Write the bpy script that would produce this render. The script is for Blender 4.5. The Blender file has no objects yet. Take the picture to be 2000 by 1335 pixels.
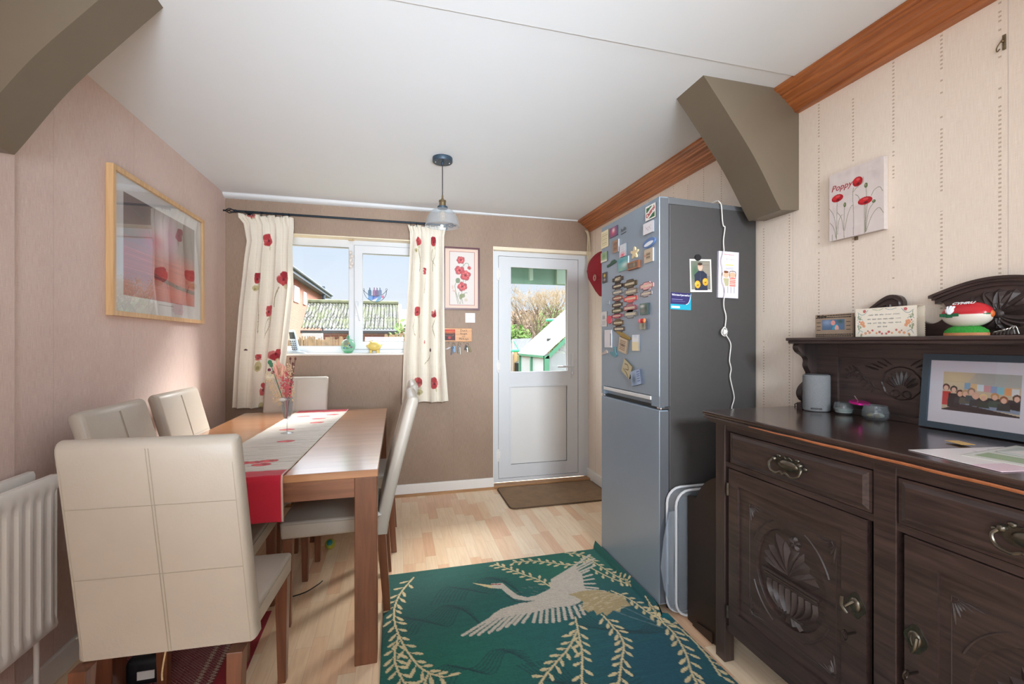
import bpy, bmesh, math, random
import numpy as np
from mathutils import Vector, Matrix
random.seed(7)
rng = np.random.default_rng(11)
PI = math.pi
scene = bpy.context.scene
COL = scene.collection

# ------------------------------------------------------------------ camera
FPX, CAMH, V0 = 864.0, 1.28, 668.5
YAW = math.atan(225 / 864.0)
cam_d = bpy.data.cameras.new('camera'); cam = bpy.data.objects.new('camera', cam_d); COL.objects.link(cam)
cam.location = (0, 0, CAMH); cam.rotation_euler = (PI / 2, 0, -YAW)
cam_d.sensor_width = 36.0; cam_d.lens = 36.0 * FPX / 2000.0; cam_d.shift_y = 1.0 / 2000.0
cam_d.clip_start = 0.05; cam_d.clip_end = 300
scene.camera = cam
# ------------------------------------------------------------------ view
scene.view_settings.view_transform = 'Standard'; scene.view_settings.look = 'None'
scene.view_settings.gamma = 1.0; scene.view_settings.use_curve_mapping = False
scene.view_settings.exposure = 0.10
scene.cycles.use_denoising = True
scene.cycles.max_bounces = 10; scene.cycles.diffuse_bounces = 6; scene.cycles.transparent_max_bounces = 16
scene.cycles.caustics_reflective = False; scene.cycles.caustics_refractive = False
scene.cycles.sample_clamp_indirect = 6.0
# ------------------------------------------------------------------ world
w = bpy.data.worlds.new('sky'); scene.world = w; w.use_nodes = True
nt = w.node_tree; nt.nodes.clear()
wo = nt.nodes.new('ShaderNodeOutputWorld'); bg = nt.nodes.new('ShaderNodeBackground')
tc = nt.nodes.new('ShaderNodeTexCoord'); sx = nt.nodes.new('ShaderNodeSeparateXYZ'); cr = nt.nodes.new('ShaderNodeValToRGB')
nt.links.new(tc.outputs['Generated'], sx.inputs[0]); nt.links.new(sx.outputs['Z'], cr.inputs[0])
e = cr.color_ramp.elements   # bright haze near the horizon, brighter overcast light from high up
e[0].position = 0.0; e[0].color = (0.86, 0.91, 0.96, 1); e[1].position = 0.20; e[1].color = (0.68, 0.80, 0.95, 1)
k = e.new(0.42); k.color = (5.2, 5.6, 6.0, 1); k = e.new(1.0); k.color = (6.2, 6.6, 7.0, 1)
nt.links.new(cr.outputs[0], bg.inputs[0]); bg.inputs[1].default_value = 1.0
nt.links.new(bg.outputs[0], wo.inputs[0])
# ------------------------------------------------------------------ lights
def lamp(name, kind, loc, target, energy, color, **kw):
    d = bpy.data.lights.new(name, kind); o = bpy.data.objects.new(name, d); COL.objects.link(o)
    o.location = loc; o.rotation_euler = (Vector(target) - Vector(loc)).to_track_quat('-Z', 'Y').to_euler()
    d.energy = energy; d.color = color
    for k, v in kw.items(): setattr(d, k, v)
    return o
R_ = math.radians
lamp('hazy_sun', 'SUN', (6, 8.2, 7.4), (0, 1.4, 0.6), 14.5, (1.0, 0.96, 0.90), angle=R_(20))
lamp('rear_fill', 'AREA', (0.25, -2.45, 1.4), (0.25, 2.0, 1.9), 2.0, (0.84, 0.92, 1.0), shape='RECTANGLE', size=2.4, size_y=1.8)  # soft fill added behind the camera, in the rear wall opening
lamp('side_fill', 'AREA', (-1.3, -1.35, 1.3), (1.75, 1.9, 1.6), 9.0, (0.84, 0.92, 1.0), shape='RECTANGLE', size=1.9, size_y=1.6, spread=R_(80))  # unseen fill added at the left rear to brighten the cream right wall
lamp('ceiling_fill', 'AREA', (0.2, -1.0, 1.15), (0.0, 3.0, 2.405), 17.5, (0.80, 0.90, 1.0), shape='RECTANGLE', size=1.6, size_y=0.5, spread=R_(56))  # lamp added behind the camera, aimed up to brighten the ceiling
lamp('back_wall_fill', 'AREA', (0.68, -1.6, 2.12), (0.95, 3.8, 0.95), 11.0, (0.84, 0.92, 1.0), shape='RECTANGLE', size=0.7, size_y=0.4, spread=R_(46))  # added narrow-spread fill that brightens the back wall and door
# ------------------------------------------------------------------ measuring
_c, _s = math.cos(YAW), math.sin(YAW)
def at(u, v, X=None, Y=None, Z=None):
    """point of the room seen at photo pixel (u, v) on the plane X=, Y= or Z="""
    a = (u - 1000) / FPX; b = (V0 - v) / FPX
    d = (_s + a * _c, _c - a * _s, b)
    t = X / d[0] if X is not None else (Y / d[1] if Y is not None else (Z - CAMH) / d[2])
    return Vector((d[0] * t, d[1] * t, CAMH + d[2] * t))
# ------------------------------------------------------------------ materials
def lin(c):
    out = []
    for x in c[:3]:
        x = x / 255.0
        out.append(x / 12.92 if x <= 0.04045 else ((x + 0.055) / 1.055) ** 2.4)
    return out
def lin4(c): return (*lin(c), 1.0)
MATS = {}
def mat(name, color=(200, 200, 200), rough=0.6, metal=0.0, noise=0.0, nscale=20.0, stretch=(1, 1, 1), bump=0.0, bscale=60.0,
        color2=None, spec=0.5, attr=None, coat=0.0, trans=0.0, ior=1.45, alpha=1.0, sheen=0.0):
    if name in MATS: return MATS[name]
    m = bpy.data.materials.new(name); m.use_nodes = True; MATS[name] = m
    n = m.node_tree.nodes; l = m.node_tree.links
    b = n['Principled BSDF']
    b.inputs['Roughness'].default_value = rough; b.inputs['Metallic'].default_value = metal
    b.inputs['Specular IOR Level'].default_value = spec; b.inputs['Coat Weight'].default_value = coat
    b.inputs['Coat Roughness'].default_value = 0.12
    b.inputs['Transmission Weight'].default_value = trans; b.inputs['IOR'].default_value = ior; b.inputs['Alpha'].default_value = alpha
    b.inputs['Sheen Weight'].default_value = sheen
    src = None
    if attr:
        a = n.new('ShaderNodeAttribute'); a.attribute_name = attr; src = a.outputs['Color']
    if noise > 0 or color2 or bump > 0:
        t = n.new('ShaderNodeTexCoord'); mp = n.new('ShaderNodeMapping'); mp.inputs['Scale'].default_value = stretch
        l.new(t.outputs['Object'], mp.inputs[0])
        no = n.new('ShaderNodeTexNoise'); no.inputs['Scale'].default_value = nscale; no.inputs['Detail'].default_value = 5
        no.inputs['Roughness'].default_value = 0.6
        l.new(mp.outputs[0], no.inputs['Vector'])
    if not attr:
        c1 = lin(color)
        if color2 or noise > 0:
            c2 = lin(color2) if color2 else [x * (1 - noise) for x in c1]
            r = n.new('ShaderNodeValToRGB'); r.color_ramp.elements[0].position = 0.3; r.color_ramp.elements[1].position = 0.7
            r.color_ramp.elements[0].color = (*c2, 1); r.color_ramp.elements[1].color = (*c1, 1)
            l.new(no.outputs['Fac'], r.inputs[0]); src = r.outputs[0]
        else:
            b.inputs['Base Color'].default_value = (*c1, 1)
    if src: l.new(src, b.inputs['Base Color'])
    if bump > 0:
        nb = n.new('ShaderNodeTexNoise'); nb.inputs['Scale'].default_value = bscale; nb.inputs['Detail'].default_value = 3
        l.new(mp.outputs[0], nb.inputs['Vector'])
        bp = n.new('ShaderNodeBump'); bp.inputs['Strength'].default_value = bump; bp.inputs['Distance'].default_value = 0.004
        l.new(nb.outputs['Fac'], bp.inputs['Height']); l.new(bp.outputs[0], b.inputs['Normal'])
    return m
def mnode(n, l, op, a, b=None, c=None):
    x = n.new('ShaderNodeMath'); x.operation = op
    for i, v in enumerate((a, b, c)):
        if v is None: continue
        if isinstance(v, (int, float)): x.inputs[i].default_value = v
        else: l.new(v, x.inputs[i])
    return x.outputs[0]
def glass_mat(name, tint=(254, 254, 254), gloss=1.0, rough=0.0, frost=0.0, fres=0.8):
    """thin pane: lets light straight through and mirrors a little by Fresnel"""
    if name in MATS: return MATS[name]
    m = bpy.data.materials.new(name); m.use_nodes = True; MATS[name] = m
    n = m.node_tree.nodes; l = m.node_tree.links; n.clear()
    o = n.new('ShaderNodeOutputMaterial'); t = n.new('ShaderNodeBsdfTransparent'); g = n.new('ShaderNodeBsdfGlossy')
    t.inputs[0].default_value = lin4(tint); g.inputs['Roughness'].default_value = rough; g.inputs[0].default_value = (gloss, gloss, gloss, 1)
    f = n.new('ShaderNodeFresnel'); f.inputs[0].default_value = 1.45
    mx = n.new('ShaderNodeMixShader'); ge = n.new('ShaderNodeNewGeometry'); l.new(mnode(n, l, 'MULTIPLY', mnode(n, l, 'MULTIPLY', f.outputs[0], fres), mnode(n, l, 'SUBTRACT', 1.0, ge.outputs['Backfacing'])), mx.inputs[0]); l.new(t.outputs[0], mx.inputs[1]); l.new(g.outputs[0], mx.inputs[2])
    last = mx.outputs[0]
    if frost > 0:
        d = n.new('ShaderNodeBsdfDiffuse'); d.inputs[0].default_value = lin4((235, 238, 242)); m2 = n.new('ShaderNodeMixShader')
        m2.inputs[0].default_value = frost; l.new(last, m2.inputs[1]); l.new(d.outputs[0], m2.inputs[2]); last = m2.outputs[0]
    l.new(last, o.inputs[0]); return m
def wood_mat(name, dark, light, axis='X', rough=0.45, scale=6.0, coat=0.0, bump=0.05, knots=False):
    if name in MATS: return MATS[name]
    m = bpy.data.materials.new(name); m.use_nodes = True; MATS[name] = m
    n = m.node_tree.nodes; l = m.node_tree.links; b = n['Principled BSDF']
    t = n.new('ShaderNodeTexCoord'); mp = n.new('ShaderNodeMapping')
    st = {'X': (0.6, 8, 8), 'Y': (8, 0.6, 8), 'Z': (8, 8, 0.6)}[axis]
    mp.inputs['Scale'].default_value = st; l.new(t.outputs['Object'], mp.inputs[0])
    no = n.new('ShaderNodeTexNoise'); no.inputs['Scale'].default_value = scale; no.inputs['Detail'].default_value = 8; no.inputs['Distortion'].default_value = 0.7
    l.new(mp.outputs[0], no.inputs['Vector'])
    r = n.new('ShaderNodeValToRGB'); e = r.color_ramp.elements
    e[0].position = 0.3; e[1].position = 0.7; e[0].color = lin4(dark); e[1].color = lin4(light)
    l.new(no.outputs['Fac'], r.inputs[0]); src = r.outputs[0]
    if knots:
        mp2 = n.new('ShaderNodeMapping'); mp2.inputs['Scale'].default_value = {'X': (0.35, 1, 1), 'Y': (1, 0.35, 1), 'Z': (1, 1, 0.35)}[axis]
        l.new(t.outputs['Object'], mp2.inputs[0])
        vo = n.new('ShaderNodeTexVoronoi'); vo.inputs['Scale'].default_value = 5.0; l.new(mp2.outputs[0], vo.inputs['Vector'])
        k = mnode(n, l, 'LESS_THAN', vo.outputs['Distance'], 0.045)
        mx = n.new('ShaderNodeMix'); mx.data_type = 'RGBA'; l.new(k, mx.inputs[0]); l.new(src, mx.inputs[6]); mx.inputs[7].default_value = lin4([x * 0.45 for x in dark]); src = mx.outputs[2]
    l.new(src, b.inputs['Base Color'])
    b.inputs['Roughness'].default_value = rough; b.inputs['Coat Weight'].default_value = coat; b.inputs['Coat Roughness'].default_value = 0.15
    bp = n.new('ShaderNodeBump'); bp.inputs['Strength'].default_value = bump; bp.inputs['Distance'].default_value = 0.003
    l.new(no.outputs['Fac'], bp.inputs['Height']); l.new(bp.outputs[0], b.inputs['Normal'])
    return m
# ------------------------------------------------------------------ mesh building
def bm_new(): return bmesh.new()
def box(bm, x0, x1, y0, y1, z0, z1, bev=0.0, seg=2):
    r = bmesh.ops.create_cube(bm, size=1.0)
    vs = r['verts']
    for v in vs:
        v.co = Vector(((x0 + x1) / 2 + v.co.x * (x1 - x0), (y0 + y1) / 2 + v.co.y * (y1 - y0), (z0 + z1) / 2 + v.co.z * (z1 - z0)))
    if bev > 0:
        es = list({e for v in vs for e in v.link_edges})
        bmesh.ops.bevel(bm, geom=es, offset=bev, segments=seg, affect='EDGES', profile=0.5)
    return bm
def hexa(bm, bot, top, bev=0.0, seg=2):
    """eight-cornered solid: bot and top are 4 points each, same winding"""
    vb = [bm.verts.new(p) for p in bot]; vt = [bm.verts.new(p) for p in top]
    fs = [bm.faces.new(vb[::-1]), bm.faces.new(vt)]
    for i in range(4): fs.append(bm.faces.new([vb[i], vb[(i + 1) % 4], vt[(i + 1) % 4], vt[i]]))
    if bev > 0:
        es = list({e for f in fs for e in f.edges})
        bmesh.ops.bevel(bm, geom=es, offset=bev, segments=seg, affect='EDGES', profile=0.5)
    return bm
def prism(bm, pts, axis, a, b):
    """polygon pts (2D, in the other two axes in order) swept along axis from a to b"""
    def P(p, t):
        if axis == 'X': return (t, p[0], p[1])
        if axis == 'Y': return (p[0], t, p[1])
        return (p[0], p[1], t)
    va = [bm.verts.new(P(p, a)) for p in pts]; vb = [bm.verts.new(P(p, b)) for p in pts]
    n = len(pts)
    bm.faces.new(va); bm.faces.new(vb[::-1])
    for i in range(n): bm.faces.new([va[i], vb[i], vb[(i + 1) % n], va[(i + 1) % n]])
    bmesh.ops.recalc_face_normals(bm, faces=bm.faces)
    return bm
def lathe(bm, prof, center=(0, 0, 0), seg=32, axis='Z', sx=1.0, sy=1.0):
    """prof: list of (r, h)"""
    rings = []
    C = Vector(center)
    for r, h in prof:
        ring = []
        for i in range(seg):
            a = 2 * PI * i / seg
            x, y = r * math.cos(a) * sx, r * math.sin(a) * sy
            v = {'Z': (x, y, h), 'X': (h, x, y), 'Y': (x, h, y)}[axis]
            ring.append(bm.verts.new(C + Vector(v)))
        rings.append(ring)
    for k in range(len(rings) - 1):
        for i in range(seg):
            j = (i + 1) % seg
            bm.faces.new([rings[k][i], rings[k][j], rings[k + 1][j], rings[k + 1][i]])
    if prof[0][0] > 1e-5: bm.faces.new(rings[0][::-1])
    if prof[-1][0] > 1e-5: bm.faces.new(rings[-1])
    bmesh.ops.remove_doubles(bm, verts=bm.verts, dist=1e-6)
    bmesh.ops.recalc_face_normals(bm, faces=bm.faces)
    return bm
def tube(bm, pts, r, seg=8, closed=False, r2=None):
    pts = [Vector(p) for p in pts]; n = len(pts); rings = []; up = None
    for i, p in enumerate(pts):
        if closed: d = pts[(i + 1) % n] - pts[i - 1]
        else: d = pts[min(i + 1, n - 1)] - pts[max(i - 1, 0)]
        if d.length < 1e-9: d = Vector((0, 0, 1))
        d.normalize()
        if up is None: up = d.orthogonal().normalized()
        up = (up - d * up.dot(d)); up = up.normalized() if up.length > 1e-6 else d.orthogonal().normalized()
        s = d.cross(up)
        rr = (r + (r2 - r) * i / max(1, n - 1)) if r2 is not None else (r[i] if isinstance(r, (list, tuple)) else r)
        rings.append([bm.verts.new(p + (up * math.cos(2 * PI * k / seg) + s * math.sin(2 * PI * k / seg)) * rr) for k in range(seg)])
    m = n if closed else n - 1
    for i in range(m):
        A, B = rings[i], rings[(i + 1) % n]
        for k in range(seg): bm.faces.new([A[k], A[(k + 1) % seg], B[(k + 1) % seg], B[k]])
    if not closed: bm.faces.new(rings[0][::-1]); bm.faces.new(rings[-1])
    return bm
def sphere(bm, c, r, sx=1, sy=1, sz=1, seg=20):
    q = bmesh.ops.create_uvsphere(bm, u_segments=seg, v_segments=max(6, seg // 2), radius=r)
    for v in q['verts']: v.co = Vector((c[0] + v.co.x * sx, c[1] + v.co.y * sy, c[2] + v.co.z * sz))
    return bm
def spline(pts, n=8):
    """Catmull-Rom through pts (any dimension)"""
    P = [np.array(p, float) for p in pts]; P = [2 * P[0] - P[1]] + P + [2 * P[-1] - P[-2]]; out = []
    for i in range(1, len(P) - 2):
        for k in range(n):
            t = k / n
            out.append(0.5 * ((2 * P[i]) + (-P[i - 1] + P[i + 1]) * t + (2 * P[i - 1] - 5 * P[i] + 4 * P[i + 1] - P[i + 2]) * t * t + (-P[i - 1] + 3 * P[i] - 3 * P[i + 1] + P[i + 2]) * t ** 3))
    out.append(P[-2]); return [tuple(p) for p in out]
WORLDM = {}
def wm(o):
    if o is None: return Matrix.Identity(4)
    M = Matrix.LocRotScale(o.location, o.rotation_euler, o.scale)
    return (wm(o.parent) @ M) if o.parent else M
def tag(o, label=None, cat=None, group=None, kind=None):
    if label: o['label'] = label
    if cat: o['category'] = cat
    if group: o['group'] = group
    if kind: o['kind'] = kind
    return o
def link_mesh(name, me, m, parent=None, smooth=False, world=False, label=None):
    if m is not None: me.materials.append(m)
    if smooth:
        for p in me.polygons: p.use_smooth = True
        try: me.set_sharp_from_angle(angle=math.radians(40))
        except Exception: pass
    o = bpy.data.objects.new(name, me); COL.objects.link(o)
    if parent is not None:
        o.parent = parent
        if world: me.transform(wm(parent).inverted())
    else:
        n = len(me.vertices); co = np.empty(n * 3, np.float32); me.vertices.foreach_get('co', co); co = co.reshape(-1, 3)
        mn, mx = co.min(0), co.max(0)
        c = Vector((float(mn[0] + mx[0]) / 2, float(mn[1] + mx[1]) / 2, float(mn[2])))
        me.transform(Matrix.Translation(-c)); o.location = c
    if label: o['label'] = label
    return o
def obj(name, bm, m, parent=None, smooth=False, world=False, label=None):
    me = bpy.data.meshes.new(name); bmesh.ops.recalc_face_normals(bm, faces=bm.faces); bm.to_mesh(me); bm.free()
    return link_mesh(name, me, m, parent, smooth, world, label)
def thing(name, label, cat, loc=(0, 0, 0), rz=0.0, group=None):
    o = bpy.data.objects.new(name, None); COL.objects.link(o); o.empty_display_size = 0.1
    o.location = loc; o.rotation_euler = (0, 0, rz)
    return tag(o, label, cat, group)
def struct(name, bm, m, parent=None, smooth=False):
    o = obj(name, bm, m, parent, smooth, world=parent is not None)
    if parent is None: o['kind'] = 'structure'
    return o
def dup(o, loc=None, rz=None, label=None, group=None, parent=None):
    c = o.copy(); COL.objects.link(c)
    if parent is not None: c.parent = parent
    if loc is not None: c.location = loc
    if rz is not None: c.rotation_euler = (0, 0, rz)
    if label: c['label'] = label
    if group: c['group'] = group
    for ch in list(o.children): dup(ch, parent=c)
    return c
def lettering(text, size, m, parent, M, name='lettering', extrude=0.0003, align='CENTER', shear=0.0, bold=0.0, squeeze=1.0):
    """text in the XY plane of matrix M (world), as a flat raised mesh part"""
    cu = bpy.data.curves.new(name, 'FONT'); cu.body = text; cu.size = size; cu.extrude = extrude; cu.align_x = align; cu.align_y = 'CENTER'
    cu.resolution_u = 2; cu.shear = shear; cu.offset = bold
    to = bpy.data.objects.new('tmp_text', cu); COL.objects.link(to)
    dg = bpy.context.evaluated_depsgraph_get()
    me = bpy.data.meshes.new_from_object(to.evaluated_get(dg))
    bpy.data.objects.remove(to); bpy.data.curves.remove(cu)
    me.transform(Matrix.Diagonal((squeeze, 1, 1, 1))); me.transform(M)
    me.materials.clear()
    return link_mesh(name, me, m, parent, world=True)
def basis(origin, xdir, ydir):
    x = Vector(xdir).normalized(); y = Vector(ydir).normalized(); z = x.cross(y)
    return Matrix(((x.x, y.x, z.x, origin[0]), (x.y, y.y, z.y, origin[1]), (x.z, y.z, z.z, origin[2]), (0, 0, 0, 1)))
# ------------------------------------------------------------------ painted surfaces (printed / woven patterns as colour attributes)
class Canvas:
    """colours at the nodes of a dense grid; w x h in metres (or any unit), origin top-left, v downwards"""
    def __init__(s, w, h, nx, ny, base=(255, 255, 255)):
        s.w, s.h, s.nx, s.ny = w, h, nx, ny
        s.x, s.y = np.meshgrid(np.linspace(0, w, nx), np.linspace(0, h, ny))
        s.c = np.empty((ny, nx, 3)); s.c[:] = lin(base)
    def put(s, mask, col, a=1.0):
        m = mask.astype(float) * a
        s.c += (np.array(lin(col)) - s.c) * m[..., None]
        return s
    def rect(s, x0, y0, x1, y1, col, a=1.0): return s.put((s.x >= x0) & (s.x <= x1) & (s.y >= y0) & (s.y <= y1), col, a)
    def ell(s, cx, cy, rx, ry, col, a=1.0, ang=0.0):
        dx, dy = s.x - cx, s.y - cy; ca, sa = math.cos(ang), math.sin(ang)
        return s.put(((dx * ca + dy * sa) / rx) ** 2 + ((-dx * sa + dy * ca) / ry) ** 2 <= 1, col, a)
    def soft(s, cx, cy, rx, ry, col, a=1.0):
        d = ((s.x - cx) / rx) ** 2 + ((s.y - cy) / ry) ** 2
        return s.put(np.exp(-d), col, a)
    def poly(s, pts, col, a=1.0):
        ins = np.zeros(s.x.shape, bool); n = len(pts)
        xs = [p[0] for p in pts]; ys = [p[1] for p in pts]
        i0, i1 = np.searchsorted(s.y[:, 0], [min(ys), max(ys)]); j0, j1 = np.searchsorted(s.x[0], [min(xs), max(xs)])
        i0, j0 = max(0, i0 - 1), max(0, j0 - 1); X = s.x[i0:i1 + 1, j0:j1 + 1]; Y = s.y[i0:i1 + 1, j0:j1 + 1]; I = np.zeros(X.shape, bool)
        for k in range(n):
            (xa, ya), (xb, yb) = pts[k], pts[(k + 1) % n]
            if ya == yb: continue
            cnd = (ya > Y) != (yb > Y)
            I ^= cnd & (X < (xb - xa) * (Y - ya) / (yb - ya) + xa)
        ins[i0:i1 + 1, j0:j1 + 1] = I
        return s.put(ins, col, a)
    def line(s, pts, wd, col, a=1.0, wd2=None):
        n = len(pts)
        for k in range(n - 1):
            (xa, ya), (xb, yb) = pts[k][:2], pts[k + 1][:2]
            wk = wd if wd2 is None else wd + (wd2 - wd) * k / max(1, n - 2)
            i0, i1 = np.searchsorted(s.y[:, 0], [min(ya, yb) - wk, max(ya, yb) + wk]); j0, j1 = np.searchsorted(s.x[0], [min(xa, xb) - wk, max(xa, xb) + wk])
            if i1 <= i0 or j1 <= j0: continue
            X = s.x[i0:i1, j0:j1]; Y = s.y[i0:i1, j0:j1]
            dx, dy = xb - xa, yb - ya; L = dx * dx + dy * dy + 1e-12
            t = np.clip(((X - xa) * dx + (Y - ya) * dy) / L, 0, 1)
            m = (X - xa - t * dx) ** 2 + (Y - ya - t * dy) ** 2 <= (wk / 2) ** 2
            s.c[i0:i1, j0:j1] += (np.array(lin(col)) - s.c[i0:i1, j0:j1]) * (m[..., None] * a)
        return s
    def scribble(s, x0, y0, x1, y1, rows, col, wd, fill=0.9):
        """rows of small print too fine to read"""
        for r in range(rows):
            y = y0 + (y1 - y0) * (r + 0.5) / rows; x = x0
            while x < x0 + (x1 - x0) * fill:
                L = random.uniform(0.04, 0.12) * (x1 - x0); s.line([(x, y), (min(x1, x + L), y)], wd, col); x += L + 0.025 * (x1 - x0)
        return s
    def grain(s, amt, sx=1, sy=1):
        g = rng.random(((s.ny + sy - 1) // sy + 1, (s.nx + sx - 1) // sx + 1)); g = np.repeat(np.repeat(g, sy, 0), sx, 1)[:s.ny, :s.nx]
        s.c *= (1 - amt * g)[..., None]; return s
    def mesh(s, name, place, m, parent=None, world=True, smooth=True, thick=None, label=None):
        S, T = s.x / s.w, s.y / s.h
        P = np.array(place(S, T)); P = np.moveaxis(P, 0, -1).reshape(-1, 3)
        nx, ny = s.nx, s.ny; C = np.concatenate([s.c, np.ones((ny, nx, 1))], 2).reshape(-1, 4)
        q = np.arange(nx * ny).reshape(ny, nx)
        F = np.stack([q[:-1, :-1], q[1:, :-1], q[1:, 1:], q[:-1, 1:]], -1).reshape(-1, 4)
        if thick is not None:
            off = np.array(thick(S, T)); off = np.moveaxis(off, 0, -1).reshape(-1, 3)
            n0 = nx * ny; P = np.concatenate([P, P + off]); C = np.concatenate([C, C])
            B = F[:, ::-1] + n0
            e = []
            for a, b in ((q[0, :-1], q[0, 1:]), (q[1:, 0], q[:-1, 0]), (q[-1, 1:], q[-1, :-1]), (q[:-1, -1], q[1:, -1])):
                e.append(np.stack([a, b, b + n0, a + n0], -1))
            F = np.concatenate([F, B] + e)
        me = bpy.data.meshes.new(name)
        me.vertices.add(len(P)); me.vertices.foreach_set('co', P.astype(np.float32).ravel())
        me.loops.add(F.size); me.loops.foreach_set('vertex_index', F.astype(np.int32).ravel())
        me.polygons.add(len(F)); me.polygons.foreach_set('loop_start', np.arange(0, F.size, 4, dtype=np.int32))
        me.update(calc_edges=True); me.validate()
        ca = me.color_attributes.new('paint', 'FLOAT_COLOR', 'POINT'); ca.data.foreach_set('color', C.astype(np.float32).ravel())
        if smooth: me.polygons.foreach_set('use_smooth', np.ones(len(F), bool))
        return link_mesh(name, me, m, parent, world=world and parent is not None, label=label)
def flat(o, xv, yv):
    """place a canvas as a parallelogram: origin o (top-left), xv along the top, yv down"""
    o, xv, yv = np.array(o, float), np.array(xv, float), np.array(yv, float)
    return lambda S, T: [o[i] + xv[i] * S + yv[i] * T for i in range(3)]
PAPER = mat('printed_paper', attr='paint', rough=0.55)
CLOTH = mat('printed_cloth', attr='paint', rough=0.9, bump=0.25, bscale=900, sheen=0.2)
GLOSSP = mat('glossy_print', attr='paint', rough=0.22)
def poppy(cv, cx, cy, r, cols=((196, 52, 60), (160, 26, 40), (222, 96, 96)), sq=1.0, seed=0, centre=(60, 30, 40)):
    rr = random.Random(seed)
    for k, (c, f) in enumerate(((cols[1], 1.0), (cols[0], 0.9), (cols[2], 0.55), (cols[0], 0.45))):
        n = 5 + k
        for i in range(n):
            a = 2 * PI * i / n + rr.random() * 1.2
            cv.ell(cx + math.cos(a) * r * 0.45 * f, cy + math.sin(a) * r * 0.45 * f * sq, r * 0.55 * f, r * 0.48 * f * sq, c, 0.85, ang=a)
    for i in range(6):
        a = rr.random() * 6.28; cv.line([(cx, cy), (cx + math.cos(a) * r * 0.8, cy + math.sin(a) * r * 0.7 * sq)], r * 0.06, cols[1], 0.6)
    cv.ell(cx, cy, r * 0.2, r * 0.18 * sq, centre, 0.8)
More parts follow.
